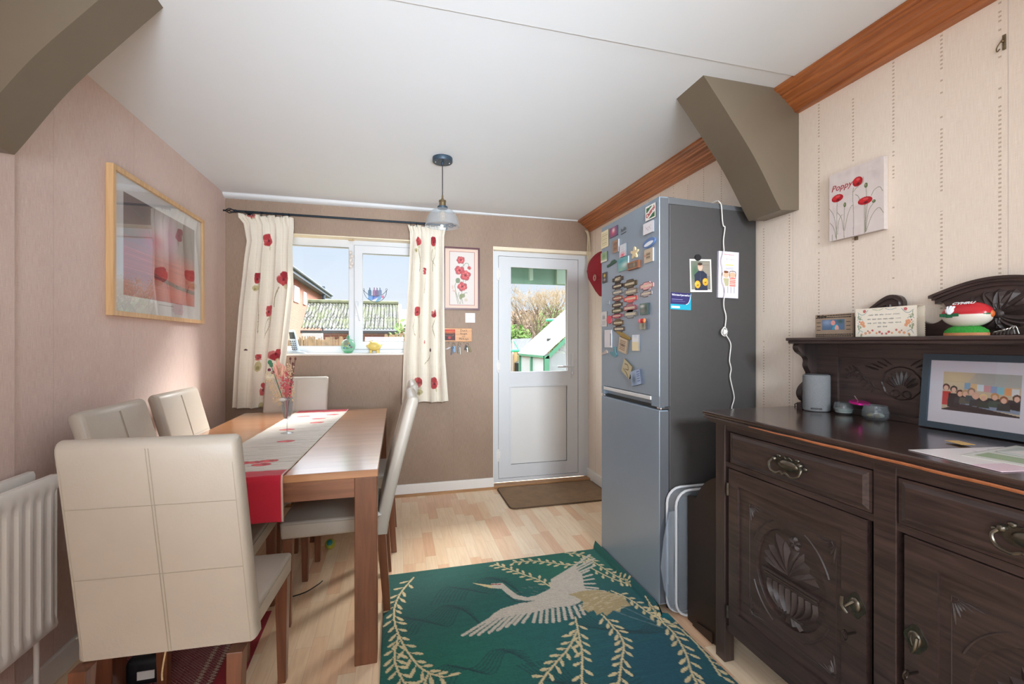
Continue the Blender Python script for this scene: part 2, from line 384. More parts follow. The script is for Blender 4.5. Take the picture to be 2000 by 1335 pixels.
# =================================================================== THE ROOM
XL, XR, YB, ZC, YR = -1.26, 1.75, 3.80, 2.405, -2.6
def wallpaper(name, c1, c2, axis, seams=0.53, dots=False):
    m = bpy.data.materials.new(name); m.use_nodes = True; n = m.node_tree.nodes; l = m.node_tree.links; b = n['Principled BSDF']
    b.inputs['Roughness'].default_value = 0.62
    g = n.new('ShaderNodeNewGeometry'); sp = n.new('ShaderNodeSeparateXYZ'); l.new(g.outputs['Position'], sp.inputs[0])
    u = sp.outputs[axis]; z = sp.outputs['Z']
    def comb(a, c, s1, s2):
        cb = n.new('ShaderNodeCombineXYZ'); l.new(mnode(n, l, 'MULTIPLY', a, s1), cb.inputs[0]); l.new(mnode(n, l, 'MULTIPLY', c, s2), cb.inputs[1]); return cb.outputs[0]
    n1 = n.new('ShaderNodeTexNoise'); n1.inputs['Scale'].default_value = 1.0; n1.inputs['Detail'].default_value = 4; l.new(comb(u, z, 640, 20), n1.inputs['Vector'])
    n2 = n.new('ShaderNodeTexNoise'); n2.inputs['Scale'].default_value = 1.0; n2.inputs['Detail'].default_value = 4; l.new(comb(u, z, 45, 520), n2.inputs['Vector'])
    n3 = n.new('ShaderNodeTexNoise'); n3.inputs['Scale'].default_value = 1.0; n3.inputs['Detail'].default_value = 3; l.new(comb(u, z, 3.0, 1.6), n3.inputs['Vector'])
    f = mnode(n, l, 'ADD', mnode(n, l, 'MULTIPLY', n1.outputs['Fac'], 0.5), mnode(n, l, 'ADD', mnode(n, l, 'MULTIPLY', n2.outputs['Fac'], 0.25), mnode(n, l, 'MULTIPLY', n3.outputs['Fac'], 0.25)))
    r = n.new('ShaderNodeValToRGB'); r.color_ramp.elements[0].position = 0.38; r.color_ramp.elements[1].position = 0.62
    r.color_ramp.elements[0].color = lin4(c2); r.color_ramp.elements[1].color = lin4(c1); l.new(f, r.inputs[0]); src = r.outputs[0]
    # seams of the drops of paper
    fr = mnode(n, l, 'FRACT', mnode(n, l, 'DIVIDE', mnode(n, l, 'ADD', u, 10.13), seams)); se = mnode(n, l, 'LESS_THAN', fr, 0.004)
    mx = n.new('ShaderNodeMix'); mx.data_type = 'RGBA'; l.new(mnode(n, l, 'MULTIPLY', se, 0.35), mx.inputs[0]); l.new(src, mx.inputs[6]); mx.inputs[7].default_value = lin4([x * 0.7 for x in c2]); src = mx.outputs[2]
    if dots:
        per = 0.147
        q = mnode(n, l, 'DIVIDE', mnode(n, l, 'ADD', u, 10.0 - 1.503 + 0.5 * per + per * 0 - (10.0 % per)), per)
        cell = mnode(n, l, 'FLOOR', q); fx = mnode(n, l, 'FRACT', q)
        inx = mnode(n, l, 'LESS_THAN', mnode(n, l, 'ABSOLUTE', mnode(n, l, 'SUBTRACT', fx, 0.5)), 0.024)
        zz = mnode(n, l, 'DIVIDE', z, 0.0135); inz = mnode(n, l, 'LESS_THAN', mnode(n, l, 'FRACT', zz), 0.42)
        wn = n.new('ShaderNodeTexNoise'); wn.inputs['Scale'].default_value = 1.0; wn.inputs['Detail'].default_value = 1
        cb = n.new('ShaderNodeCombineXYZ'); l.new(mnode(n, l, 'MULTIPLY', cell, 7.31), cb.inputs[0]); l.new(mnode(n, l, 'MULTIPLY', z, 3.2), cb.inputs[1]); l.new(cb.outputs[0], wn.inputs['Vector'])
        pres = mnode(n, l, 'GREATER_THAN', wn.outputs['Fac'], 0.44)
        w2 = n.new('ShaderNodeTexWhiteNoise'); w2.noise_dimensions = '2D'
        cb2 = n.new('ShaderNodeCombineXYZ'); l.new(cell, cb2.inputs[0]); l.new(mnode(n, l, 'FLOOR', zz), cb2.inputs[1]); l.new(cb2.outputs[0], w2.inputs['Vector'])
        spare = mnode(n, l, 'GREATER_THAN', mnode(n, l, 'ADD', w2.outputs['Value'], mnode(n, l, 'MULTIPLY', pres, 0.8)), 0.72)
        k = mnode(n, l, 'MULTIPLY', mnode(n, l, 'MULTIPLY', inx, inz), spare)
        mx = n.new('ShaderNodeMix'); mx.data_type = 'RGBA'; l.new(mnode(n, l, 'MULTIPLY', k, 0.75), mx.inputs[0]); l.new(src, mx.inputs[6]); mx.inputs[7].default_value = lin4((176, 152, 128)); src = mx.outputs[2]
    l.new(src, b.inputs['Base Color'])
    bp = n.new('ShaderNodeBump'); bp.inputs['Strength'].default_value = 0.35; bp.inputs['Distance'].default_value = 0.002
    l.new(f, bp.inputs['Height']); l.new(bp.outputs[0], b.inputs['Normal'])
    return m
M_WL = wallpaper('mauve_woven_wallpaper', (232, 212, 204), (208, 184, 176), 'Y')
M_WB = wallpaper('taupe_woven_wallpaper', (168, 145, 126), (142, 119, 101), 'X')
M_WR = wallpaper('cream_dotted_wallpaper', (244, 231, 216), (232, 216, 200), 'Y', seams=0.735, dots=True)
M_CEIL = mat('painted_ceiling', (230, 235, 239), rough=0.7, bump=0.15, bscale=2.5, noise=0.03, nscale=1.5)
M_WHITE = mat('white_gloss_paint', (238, 236, 232), rough=0.35, noise=0.03, nscale=9)
M_UPVC = mat('white_upvc', (218, 221, 224), rough=0.28, noise=0.02, nscale=4)
M_PLASTER = mat('plain_plaster', (206, 186, 168), rough=0.8, noise=0.06, nscale=6, bump=0.2, bscale=20)
# floor
def floor_mat():
    m = bpy.data.materials.new('beech_strip_laminate'); m.use_nodes = True; n = m.node_tree.nodes; l = m.node_tree.links; b = n['Principled BSDF']
    g = n.new('ShaderNodeNewGeometry'); sp = n.new('ShaderNodeSeparateXYZ'); l.new(g.outputs['Position'], sp.inputs[0])
    x, y = sp.outputs['X'], sp.outputs['Y']; W, Lh = 0.064, 0.34
    row = mnode(n, l, 'FLOOR', mnode(n, l, 'DIVIDE', mnode(n, l, 'ADD', x, 5.02), W))
    wr = n.new('ShaderNodeTexWhiteNoise'); wr.noise_dimensions = '1D'; l.new(row, wr.inputs['W'])
    yy = mnode(n, l, 'ADD', mnode(n, l, 'DIVIDE', mnode(n, l, 'ADD', y, 5), Lh), mnode(n, l, 'MULTIPLY', wr.outputs['Value'], 3.7))
    cell = mnode(n, l, 'FLOOR', yy)
    cb = n.new('ShaderNodeCombineXYZ'); l.new(row, cb.inputs[0]); l.new(cell, cb.inputs[1])
    wn = n.new('ShaderNodeTexWhiteNoise'); wn.noise_dimensions = '2D'; l.new(cb.outputs[0], wn.inputs['Vector'])
    r = n.new('ShaderNodeValToRGB'); e = r.color_ramp.elements; e[0].position = 0; e[0].color = lin4((234, 192, 156)); e[1].position = 1; e[1].color = lin4((250, 228, 198))
    k = r.color_ramp.elements.new(0.35); k.color = lin4((246, 217, 182)); k = r.color_ramp.elements.new(0.12); k.color = lin4((240, 200, 164))
    l.new(wn.outputs['Value'], r.inputs[0])
    gn = n.new('ShaderNodeTexNoise'); gn.inputs['Scale'].default_value = 1; gn.inputs['Detail'].default_value = 6; gn.inputs['Distortion'].default_value = 0.6
    cg = n.new('ShaderNodeCombineXYZ'); l.new(mnode(n, l, 'MULTIPLY', x, 60), cg.inputs[0]); l.new(mnode(n, l, 'ADD', mnode(n, l, 'MULTIPLY', y, 5), mnode(n, l, 'MULTIPLY', wn.outputs['Value'], 40)), cg.inputs[1]); l.new(cg.outputs[0], gn.inputs['Vector'])
    mx = n.new('ShaderNodeMix'); mx.data_type = 'RGBA'; mx.blend_type = 'MULTIPLY'; mx.inputs[0].default_value = 0.35
    l.new(r.outputs[0], mx.inputs[6]); r2 = n.new('ShaderNodeValToRGB'); r2.color_ramp.elements[0].position = 0.3; r2.color_ramp.elements[0].color = (0.74, 0.66, 0.56, 1); r2.color_ramp.elements[1].position = 0.6; r2.color_ramp.elements[1].color = (1, 1, 1, 1)
    l.new(gn.outputs['Fac'], r2.inputs[0]); l.new(r2.outputs[0], mx.inputs[7])
    fx = mnode(n, l, 'FRACT', mnode(n, l, 'DIVIDE', mnode(n, l, 'ADD', x, 5.02), W)); fy = mnode(n, l, 'FRACT', yy)
    gap = mnode(n, l, 'MAXIMUM', mnode(n, l, 'LESS_THAN', fx, 0.018), mnode(n, l, 'LESS_THAN', fy, 0.005))
    m3 = n.new('ShaderNodeMix'); m3.data_type = 'RGBA'; l.new(mnode(n, l, 'MULTIPLY', gap, 0.35), m3.inputs[0]); l.new(mx.outputs[2], m3.inputs[6]); m3.inputs[7].default_value = lin4((150, 112, 80))
    l.new(m3.outputs[2], b.inputs['Base Color']); b.inputs['Roughness'].default_value = 0.34
    return m
bm = bm_new(); box(bm, XL - 0.1, XR + 0.1, YR - 0.1, YB + 0.2, -0.08, 0.0); struct('floor', bm, floor_mat())
bm = bm_new(); box(bm, XL - 0.1, XR + 0.1, YR - 0.1, YB + 0.25, ZC, ZC + 0.12)
# shallow plaster step left where the old ceilings meet
prism(bm, [(-0.25, ZC + 0.001), (-0.25, ZC - 0.004), (1.62, ZC - 0.006), (1.62, ZC + 0.001)], 'Y', 1.05, 1.50)
struct('ceiling', bm, M_CEIL)
# left wall with the shallow pier carrying the old opening
bm = bm_new(); box(bm, XL - 0.12, XL, -0.35, YB + 0.2, 0, ZC); box(bm, XL - 0.12, XL, YR, -0.35, 2.25, ZC); box(bm, XL - 0.12, XL, YR, -2.35, 0, 2.25); box(bm, XL - 0.12, XL, -2.35, -0.35, 0, 0.15); struct('wall_left', bm, M_WL)
bm = bm_new(); box(bm, XL, XL + 0.012, 1.52, 1.872, 0.1, ZC, 0.005); struct('trim_12', bm, M_WL)
bm = bm_new(); box(bm, XR, XR + 0.12, YR, YB + 0.2, 0, ZC); struct('wall_right', bm, M_WR)
# back wall with window and door openings
WX0, WX1, WZ0, WZ1 = -0.97, 0.27, 1.19, 2.138
DX0, DX1, DZ1 = 0.818, XR, 2.125
bm = bm_new()
Y0, Y1 = YB, YB + 0.2
box(bm, XL, WX0, Y0, Y1, 0, ZC); box(bm, WX0, WX1, Y0, Y1, 0, WZ0); box(bm, WX0, WX1, Y0, Y1, WZ1, ZC)
box(bm, WX1, DX0, Y0, Y1, 0, ZC); box(bm, DX0, DX1, Y0, Y1, DZ1, ZC)
struct('wall_back', bm, M_WB)
# cream painted reveals
M_REV = mat('cream_painted_reveal', (240, 226, 200), rough=0.6, noise=0.04, nscale=8)
M_REVW = mat('white_painted_reveal', (238, 234, 226), rough=0.6, noise=0.04, nscale=8)
bm = bm_new(); box(bm, WX0 - 0.001, WX1 + 0.001, Y0 + 0.001, Y0 + 0.11, WZ1 - 0.008, WZ1 + 0.002); box(bm, WX0 - 0.002, WX0 + 0.006, Y0 + 0.001, Y0 + 0.11, WZ0, WZ1)
box(bm, WX1 - 0.006, WX1 + 0.002, Y0 + 0.001, Y0 + 0.11, WZ0, WZ1); struct('trim_1', bm, M_REV)
bm = bm_new(); box(bm, DX0 - 0.001, DX1 - 0.002, Y0 + 0.001, Y0 + 0.07, DZ1 - 0.03, DZ1 + 0.002, 0.004)
struct('trim_2', bm, M_REV)
bm = bm_new(); box(bm, DX0 - 0.002, DX0 + 0.004, Y0 + 0.001, Y0 + 0.07, 0.0, DZ1 - 0.03); struct('trim_3', bm, M_REVW)
# window board
bm = bm_new(); box(bm, WX0 - 0.01, WX1 + 0.01, YB - 0.012, Y0 + 0.12, WZ0 - 0.014, WZ0 + 0.002, 0.004); struct('trim_4', bm, M_REVW)
# rear wall (behind the camera) with a wide opening added, so light reaches the front of the room
bm = bm_new()
box(bm, XL, XR, YR - 0.12, YR, 0, 0.45); box(bm, XL, XR, YR - 0.12, YR, 2.3, ZC); box(bm, XL, -0.95, YR - 0.12, YR, 0.45, 2.3); box(bm, 1.45, XR, YR - 0.12, YR, 0.45, 2.3)
struct('wall_rear', bm, M_PLASTER)
# coving at the back left
bm = bm_new(); rows_ = []
for x, k in ((XL, 1.0), (-0.6, 0.95), (0.1, 0.7), (0.7, 0.42), (1.2, 0.25), (1.64, 0.18)):
    rows_.append([bm.verts.new(p) for p in [(x, YB + 0.001, ZC + 0.001), (x, YB - 0.070 * k, ZC + 0.001)] + [(x, YB - 0.060 * k * math.cos(a) + 0.0, ZC - 0.004 - 0.026 * k * math.sin(a)) for a in [i * PI / 2 / 5 for i in range(6)]]])
for a, b in zip(rows_[:-1], rows_[1:]):
    for i in range(len(a)): bm.faces.new([a[i], a[(i + 1) % len(a)], b[(i + 1) % len(a)], b[i]])
bm.faces.new(rows_[0]); bm.faces.new(rows_[-1]); struct('trim_5', bm, M_CEIL, smooth=True)
# skirting
def skirting(name, x0, x1, y0, y1, ax):
    bm = bm_new(); box(bm, x0, x1, y0, y1, 0, 0.098, 0.004); return struct(name, bm, M_WHITE)
skirting('baseboard_back', XL, DX0 + 0.005, YB - 0.016, YB, 'X')
skirting('baseboard_right', XR - 0.016, XR, 1.6, YB + 0.06, 'Y')
skirting('baseboard_left', XL, XL + 0.016, 1.9, YB - 0.016, 'Y')
M_BEAD = wood_mat('beech_floor_bead', (150, 106, 66), (186, 142, 98), 'X', scale=4)
bm = bm_new(); prism(bm, [(YB - 0.034, 0.0), (YB - 0.033, 0.008), (YB - 0.025, 0.016), (YB - 0.016, 0.019), (YB - 0.016, 0.0)], 'X', XL + 0.02, DX0 + 0.005); struct('trim_6', bm, M_BEAD)
bm = bm_new(); box(bm, DX0 + 0.004, XR - 0.017, YB - 0.02, YB + 0.065, 0.0, 0.026, 0.005); struct('trim_7', bm, M_BEAD)   # door threshold strip
# timber cornice along the right wall, stopping each side of the brace
M_PINE = wood_mat('varnished_pine', (142, 78, 38), (190, 116, 62), 'Y', rough=0.32, scale=5, coat=0.3, knots=True)
prof = [(XR, ZC), (1.615, ZC), (1.615, 2.392), (1.624, 2.386), (1.640, 2.384), (1.644, 2.376), (1.652, 2.374), (1.656, 2.366), (1.674, 2.360), (1.678, 2.350), (1.690, 2.347),
        (1.694, 2.338), (1.712, 2.330), (1.716, 2.324), (1.722, 2.322), (1.724, 2.312), (XR, 2.310)]
def cornice(name, y0, y1):
    bm = bm_new(); prism(bm, prof, 'Y', y0, y1); return struct(name, bm, M_PINE)
cornice('trim_8', 1.785, YB - 0.001); cornice('trim_9', YR, 1.600)
# painted knee braces under the ceiling
M_BRACE = mat('olive_brown_gloss', (112, 100, 84), rough=0.38, noise=0.05, nscale=7, bump=0.12, bscale=25)
def brace(name, xw, sgn, y0, y1):
    bm = bm_new()
    tip = xw - sgn * 0.50
    curve = spline([(tip, ZC), (xw - sgn * 0.41, 2.30), (xw - sgn * 0.285, 2.155), (xw - sgn * 0.165, 2.005), (xw - sgn * 0.075, 1.895), (xw, 1.868)], 6)
    curve = spline([(tip, ZC), (xw - sgn * 0.375, 2.255), (xw - sgn * 0.24, 2.085), (xw - sgn * 0.125, 1.905), (xw - sgn * 0.1, 1.868)], 6)
    pts = [(xw, ZC + 0.001)] + [(p[0], min(p[1], ZC + 0.001)) for p in curve] + [(xw, 1.876)]
    prism(bm, pts, 'Y', y0, y1); return struct(name, bm, M_BRACE)
brace('trim_10', XR, 1, 1.600, 1.785)
brace('trim_11', XL, -1, 1.575, 1.735)
# ------------------------------------------------------------------ window
PANE = glass_mat('window_glass')
def frame_rect(bm, x0, x1, z0, z1, y0, y1, wd, bev=0.006):
    box(bm, x0 + wd, x1 - wd, y0, y1, z0, z0 + wd); box(bm, x0 + wd, x1 - wd, y0, y1, z1 - wd, z1)
    box(bm, x0, x0 + wd, y0, y1, z0, z1); box(bm, x1 - wd, x1, y0, y1, z0, z1)
win = thing('window_1', 'white plastic two-light casement window between the poppy curtains', 'window', (-0.35, YB + 0.13, WZ0)); win['kind'] = 'structure'
bm = bm_new(); frame_rect(bm, WX0, WX1, WZ0, WZ1 - 0.006, YB + 0.10, YB + 0.17, 0.06)
box(bm, -0.385, -0.325, YB + 0.102, YB + 0.168, WZ0 + 0.06, WZ1 - 0.066)
obj('window_frame', bm, M_UPVC, win, world=True)
bm = bm_new(); frame_rect(bm, -0.340, WX1 - 0.03, WZ0 + 0.035, WZ1 - 0.05, YB + 0.085, YB + 0.15, 0.062)
sash = obj('sash', bm, M_UPVC, win, world=True)
bm = bm_new(); box(bm, -0.335, -0.31, YB + 0.074, YB + 0.085, 1.50, 1.62, 0.004); box(bm, -0.33, -0.315, YB + 0.045, YB + 0.075, 1.575, 1.60, 0.004)
hexa(bm, [(-0.332, YB + 0.035, 1.60), (-0.314, YB + 0.035, 1.60), (-0.314, YB + 0.05, 1.60), (-0.332, YB + 0.05, 1.60)], [(-0.30, YB + 0.04, 1.46), (-0.288, YB + 0.04, 1.46), (-0.288, YB + 0.05, 1.46), (-0.30, YB + 0.05, 1.46)], 0.003)
obj('window_handle', bm, M_UPVC, sash, world=True)
bm = bm_new(); box(bm, WX0 + 0.05, -0.38, YB + 0.132, YB + 0.136, WZ0 + 0.05, WZ1 - 0.05); obj('pane', bm, PANE, win, world=True)
bm = bm_new(); box(bm, -0.30, WX1 - 0.07, YB + 0.12, YB + 0.124, WZ0 + 0.08, WZ1 - 0.10); obj('pane', bm, PANE, sash, world=True)
M_GSK = mat('grey_gasket', (150, 156, 162), rough=0.5, noise=0.05, nscale=30)
def gasket(x0, x1, z0, z1, y, par):
    bm = bm_new(); wd = 0.004
    for a in ((x0 + wd, x1 - wd, z0, z0 + wd), (x0 + wd, x1 - wd, z1 - wd, z1), (x0, x0 + wd, z0, z1), (x1 - wd, x1, z0, z1)): box(bm, a[0], a[1], y, y + 0.012, a[2], a[3])
    obj('gasket', bm, M_GSK, par, world=True)
gasket(WX0 + 0.059, -0.384, WZ0 + 0.059, WZ1 - 0.065, YB + 0.108, win); gasket(-0.279, WX1 - 0.091, WZ0 + 0.096, WZ1 - 0.111, YB + 0.094, sash)
gasket(-0.344, WX1 - 0.026, WZ0 + 0.031, WZ1 - 0.046, YB + 0.089, sash)
# ------------------------------------------------------------------ door
door = thing('door_1', 'white half-glazed plastic back door with lever handle', 'door', (1.26, YB + 0.08, 0)); door['kind'] = 'structure'
YD = YB + 0.06
bm = bm_new(); box(bm, DX0 + 0.004, 0.878, YD - 0.005, YD + 0.07, 0.03, 2.10); box(bm, 1.646, 1.708, YD - 0.005, YD + 0.07, 0.03, 2.10)
box(bm, 0.878, 1.646, YD - 0.005, YD + 0.07, 2.055, 2.10); box(bm, 0.878, 1.646, YD - 0.005, YD + 0.07, 0.03, 0.062)
box(bm, 1.708, XR, YD + 0.0, YD + 0.07, 0.0, 2.10)
obj('door_frame', bm, M_UPVC, door, world=True)
bm = bm_new(); LX0, LX1, LZ0, LZ1 = 0.882, 1.642, 0.066, 2.052
for (z0, z1) in ((LZ0, 0.172), (0.885, 1.012), (1.965, LZ1)): box(bm, 0.990, 1.540, YD - 0.002, YD + 0.06, z0, z1)
box(bm, LX0, 0.990, YD - 0.002, YD + 0.06, LZ0, LZ1); box(bm, 1.540, LX1, YD - 0.002, YD + 0.06, LZ0, LZ1)
leaf = obj('door_leaf', bm, M_UPVC, door, world=True)
def bead(bm, x0, x1, z0, z1, y0, y1, wd):
    for a in ((x0 + wd, x1 - wd, z0, z0 + wd), (x0 + wd, x1 - wd, z1 - wd, z1), (x0, x0 + wd, z0, z1), (x1 - wd, x1, z0, z1)): box(bm, a[0], a[1], y0, y1, a[2], a[3])
bm = bm_new(); bead(bm, 0.978, 1.552, 1.0, 1.975, YD - 0.006, YD + 0.02, 0.016); bead(bm, 0.978, 1.552, 0.165, 0.895, YD - 0.006, YD + 0.02, 0.016); obj('glazing_bead', bm, M_UPVC, leaf, world=True)
bm = bm_new(); bead(bm, 0.991, 1.539, 1.013, 1.962, YD + 0.014, YD + 0.024, 0.004); bead(bm, 0.991, 1.539, 0.178, 0.882, YD + 0.006, YD + 0.02, 0.004)
obj('gasket', bm, mat('black_rubber', (40, 40, 42), rough=0.6), leaf, world=True)
bm = bm_new(); box(bm, 0.985, 1.545, YD + 0.014, YD + 0.04, 0.172, 0.888); obj('lower_panel', bm, mat('white_panel', (226, 226, 224), rough=0.3, noise=0.02, nscale=5), leaf, world=True)
bm = bm_new(); box(bm, 0.985, 1.545, YD + 0.03, YD + 0.034, 1.005, 1.97); obj('pane', bm, PANE, leaf, world=True)
M_CHROME = mat('satin_chrome', (205, 205, 208), rough=0.25, metal=1.0)
bm = bm_new(); box(bm, 1.573, 1.600, YD - 0.014, YD - 0.002, 0.952, 1.178, 0.005); tube(bm, [(1.586, YD - 0.012, 1.06), (1.586, YD - 0.05, 1.06)], 0.009)
tube(bm, spline([(1.586, YD - 0.048, 1.06), (1.54, YD - 0.052, 1.062), (1.48, YD - 0.05, 1.058), (1.425, YD - 0.05, 1.06)], 5), 0.009); obj('door_handle', bm, M_UPVC, leaf, smooth=True, world=True)
bm = bm_new(); box(bm, 1.580, 1.593, YD - 0.019, YD - 0.012, 0.985, 1.012, 0.003); obj('lock_barrel', bm, M_CHROME, leaf, world=True)
for z in (1.89, 1.067, 0.275):
    bm = bm_new(); tube(bm, [(0.874, YD - 0.008, z - 0.055), (0.874, YD - 0.008, z + 0.055)], 0.009, 10); box(bm, 0.862, 0.895, YD - 0.012, YD - 0.004, z - 0.035, z + 0.035, 0.003); obj('hinge', bm, M_WHITE, door, smooth=True, world=True)
# =================================================================== DINING TABLE AND CHAIRS
M_LEATH = mat('cream_leather', (196, 188, 176), rough=0.36, noise=0.10, nscale=3.5, bump=0.12, bscale=160)
M_STITCH = mat('pale_stitching', (182, 172, 156), rough=0.7, noise=0.1, nscale=300)
M_LEG = wood_mat('stained_leg_wood', (98, 58, 38), (128, 80, 54), 'Z', rough=0.35, scale=5, coat=0.2)
M_TOP = wood_mat('honey_table_top', (154, 102, 64), (182, 128, 86), 'X', rough=0.3, scale=3.5, coat=1.0, bump=0.03)
M_APRON = wood_mat('honey_apron', (116, 72, 50), (146, 96, 68), 'X', rough=0.35, scale=5, coat=0.2)
def make_chair(label, lean=0.155, zb=0.372):
    rear = lambda z: -0.245 - lean * max(0.0, (z - 0.38) / 0.642) ** 1.15
    t = thing('dining_chair', label, 'chair', group='cream leather dining chairs')
    # backrest: leaning slab with rounded top, slightly dished
    bm = bm_new(); zs = [zb + (0.997 - zb) * i / 12 for i in range(13)]
    pr = [(rear(z), z) for z in zs]; th = 0.056
    cap = [(rear(1.0) + th / 2 - math.cos(a) * th / 2 * 0.98, 0.997 + math.sin(a) * 0.026) for a in [PI * k / 8 for k in range(1, 8)]]
    pf = [(rear(z) + th, z) for z in reversed(zs)]
    pts = pr + cap + pf
    n = len(pts); rows = []
    for x, ins in ((-0.216, 0.012), (-0.21, 0.004), (-0.203, 0.0), (0.0, 0.0), (0.203, 0.0), (0.21, 0.004), (0.216, 0.012)):
        cy = sum(p[0] for p in pts) / n
        row = []
        for (y, z) in pts:
            mid = rear(min(z, 1.0)) + th / 2; k = 1 - 2 * ins / th
            row.append(bm.verts.new((x, mid + (y - mid) * k, z - (ins * 0.6 if z > 0.99 else 0) + (ins * 0.5 if z < zb + 0.005 else 0))))
        rows.append(row)
    for a, b in zip(rows[:-1], rows[1:]):
        for i in range(n): bm.faces.new([a[i], a[(i + 1) % n], b[(i + 1) % n], b[i]])
    bm.faces.new(rows[0]); bm.faces.new(rows[-1][::-1])
    back = obj('backrest', bm, M_LEATH, t, smooth=True)
    bm = bm_new()
    for side, off in ((0, -0.0008), (1, th + 0.0008)):
        for dx in (-0.0035, 0.0035): tube(bm, [(dx, rear(z) + off, z) for z in zs], 0.0009, 5)
        for z in (zb + 0.22, zb + 0.41): tube(bm, [(x, rear(z) + off, z) for x in (-0.202, 0, 0.202)], 0.0010, 5)
    for sx in (-1, 1): tube(bm, [(sx * 0.2025, rear(z) - 0.0001, z) for z in zs[:-1]], 0.0008, 5)
    obj('stitching', bm, M_STITCH, back)
    bm = bm_new()
    hexa(bm, [(-0.215, -0.2, 0.398), (0.215, -0.2, 0.398), (0.222, 0.212, 0.398), (-0.222, 0.212, 0.398)],
         [(-0.215, -0.2, 0.474), (0.215, -0.2, 0.474), (0.224, 0.215, 0.476), (-0.224, 0.215, 0.476)], 0.013, 3)
    seat = obj('seat', bm, M_LEATH, t, smooth=True)
    bm = bm_new(); pl = [(-0.222, -0.19, 0.463), (-0.2235, 0.2, 0.465), (-0.21, 0.2155, 0.465), (0.21, 0.2155, 0.465), (0.2235, 0.2, 0.465), (0.222, -0.19, 0.463)]
    tube(bm, pl, 0.0018, 5); obj('piping', bm, M_STITCH, seat)
    for sx in (-1, 1):
        bm = bm_new(); x = sx * 0.197
        hexa(bm, [(x - 0.014, 0.172, 0), (x + 0.014, 0.172, 0), (x + 0.014, 0.200, 0), (x - 0.014, 0.200, 0)],
             [(x - 0.022, 0.162, 0.40), (x + 0.022, 0.162, 0.40), (x + 0.022, 0.205, 0.40), (x - 0.022, 0.205, 0.40)], 0.002)
        obj('leg', bm, M_LEG, t)
        bm = bm_new(); x = sx * 0.190
        hexa(bm, [(x - 0.015, -0.262, 0), (x + 0.015, -0.262, 0), (x + 0.015, -0.230, 0), (x - 0.015, -0.230, 0)],
             [(x - 0.021, -0.238, 0.40), (x + 0.021, -0.238, 0.40), (x + 0.021, -0.196, 0.40), (x - 0.021, -0.196, 0.40)], 0.002)
        obj('leg', bm, M_LEG, t)
    return t
near_chair = make_chair('cream leather dining chair seen from behind, back to the camera beside the radiator', 0.030, 0.432)
for ch_ in list(near_chair.children):      # this chair's back leans a little to one side
    if ch_.name.startswith('backrest'):
        for o_ in [ch_] + list(ch_.children):
            for v_ in o_.data.vertices: v_.co.x -= 0.075 * (v_.co.z - 0.88)
near_chair.location = (-0.624, 1.662, 0); near_chair.rotation_euler = (0, 0, math.radians(-3))
chair = make_chair('cream leather dining chair against the mauve wall, nearer one of that side')
chair.location = (-0.775, 2.185, 0); chair.rotation_euler = (0, 0, math.radians(-90))
for x, y, a, lb in ((-0.785, 2.745, -91, 'cream leather dining chair against the mauve wall, by the left curtain'),
                    (-0.290, 2.385, 90, 'cream leather dining chair on the open side of the table, nearer one with metal plate'),
                    (-0.262, 2.995, 90, 'cream leather dining chair on the open side of the table, the farther one'),
                    (-0.722, 3.262, 180, 'cream leather dining chair at the far end of the table under the window')):
    c = dup(chair, (x, y, 0), math.radians(a), lb)
    if y == 2.385:
        bm = bm_new(); hexa(bm, [(-0.2275, -0.222, 0.474), (-0.2275, -0.202, 0.470), (-0.216, -0.202, 0.470), (-0.216, -0.222, 0.474)], [(-0.2275, -0.178, 0.506), (-0.2275, -0.170, 0.498), (-0.216, -0.170, 0.498), (-0.216, -0.178, 0.506)])
        obj('fixing_plate', bm, M_WHITE, c)
bm = bm_new(); tube(bm, spline([(0.020, -0.240, 0.430), (0.018, -0.246, 0.405), (0.012, -0.242, 0.370), (0.016, -0.248, 0.355)], 4), 0.0022, 6); obj('tie_cord', bm, mat('jute_cord', (206, 182, 140), rough=0.9, noise=0.2, nscale=200), near_chair, smooth=True)
# table
TX0, TX1, TY0, TY1, TZ = -1.052, -0.072, 1.842, 3.540, 0.775
table = thing('dining_table', 'honey-coloured wooden dining table with square legs and a poppy runner on it', 'table', ((TX0 + TX1) / 2, (TY0 + TY1) / 2, 0))
bm = bm_new(); box(bm, TX0, TX1, TY0, TY1, TZ - 0.03, TZ, 0.003); obj('tabletop', bm, M_TOP, table, world=True)
LW = 0.086
for (x, y) in ((TX0, TY0), (TX1 - LW, TY0), (TX0, TY1 - LW), (TX1 - LW, TY1 - LW)):
    bm = bm_new(); e = 0.004; dx = e if x < -0.5 else -e; dy = e if y < 2.5 else -e
    box(bm, x + dx, x + dx + LW, y + dy, y + dy + LW, 0, TZ - 0.03, 0.003); obj('leg', bm, M_LEG, table, world=True)
for (x0, x1, y0, y1) in ((TX0 + LW + .004, TX1 - LW - .004, TY0 + 0.012, TY0 + 0.034), (TX0 + LW + .004, TX1 - LW - .004, TY1 - 0.034, TY1 - 0.012), (TX0 + 0.012, TX0 + 0.034, TY0 + LW + .004, TY1 - LW - .004), (TX1 - 0.034, TX1 - 0.012, TY0 + LW + .004, TY1 - LW - .004)):
    bm = bm_new(); box(bm, x0, x1, y0, y1, 0.668, TZ - 0.03); obj('apron', bm, M_APRON, table, world=True)
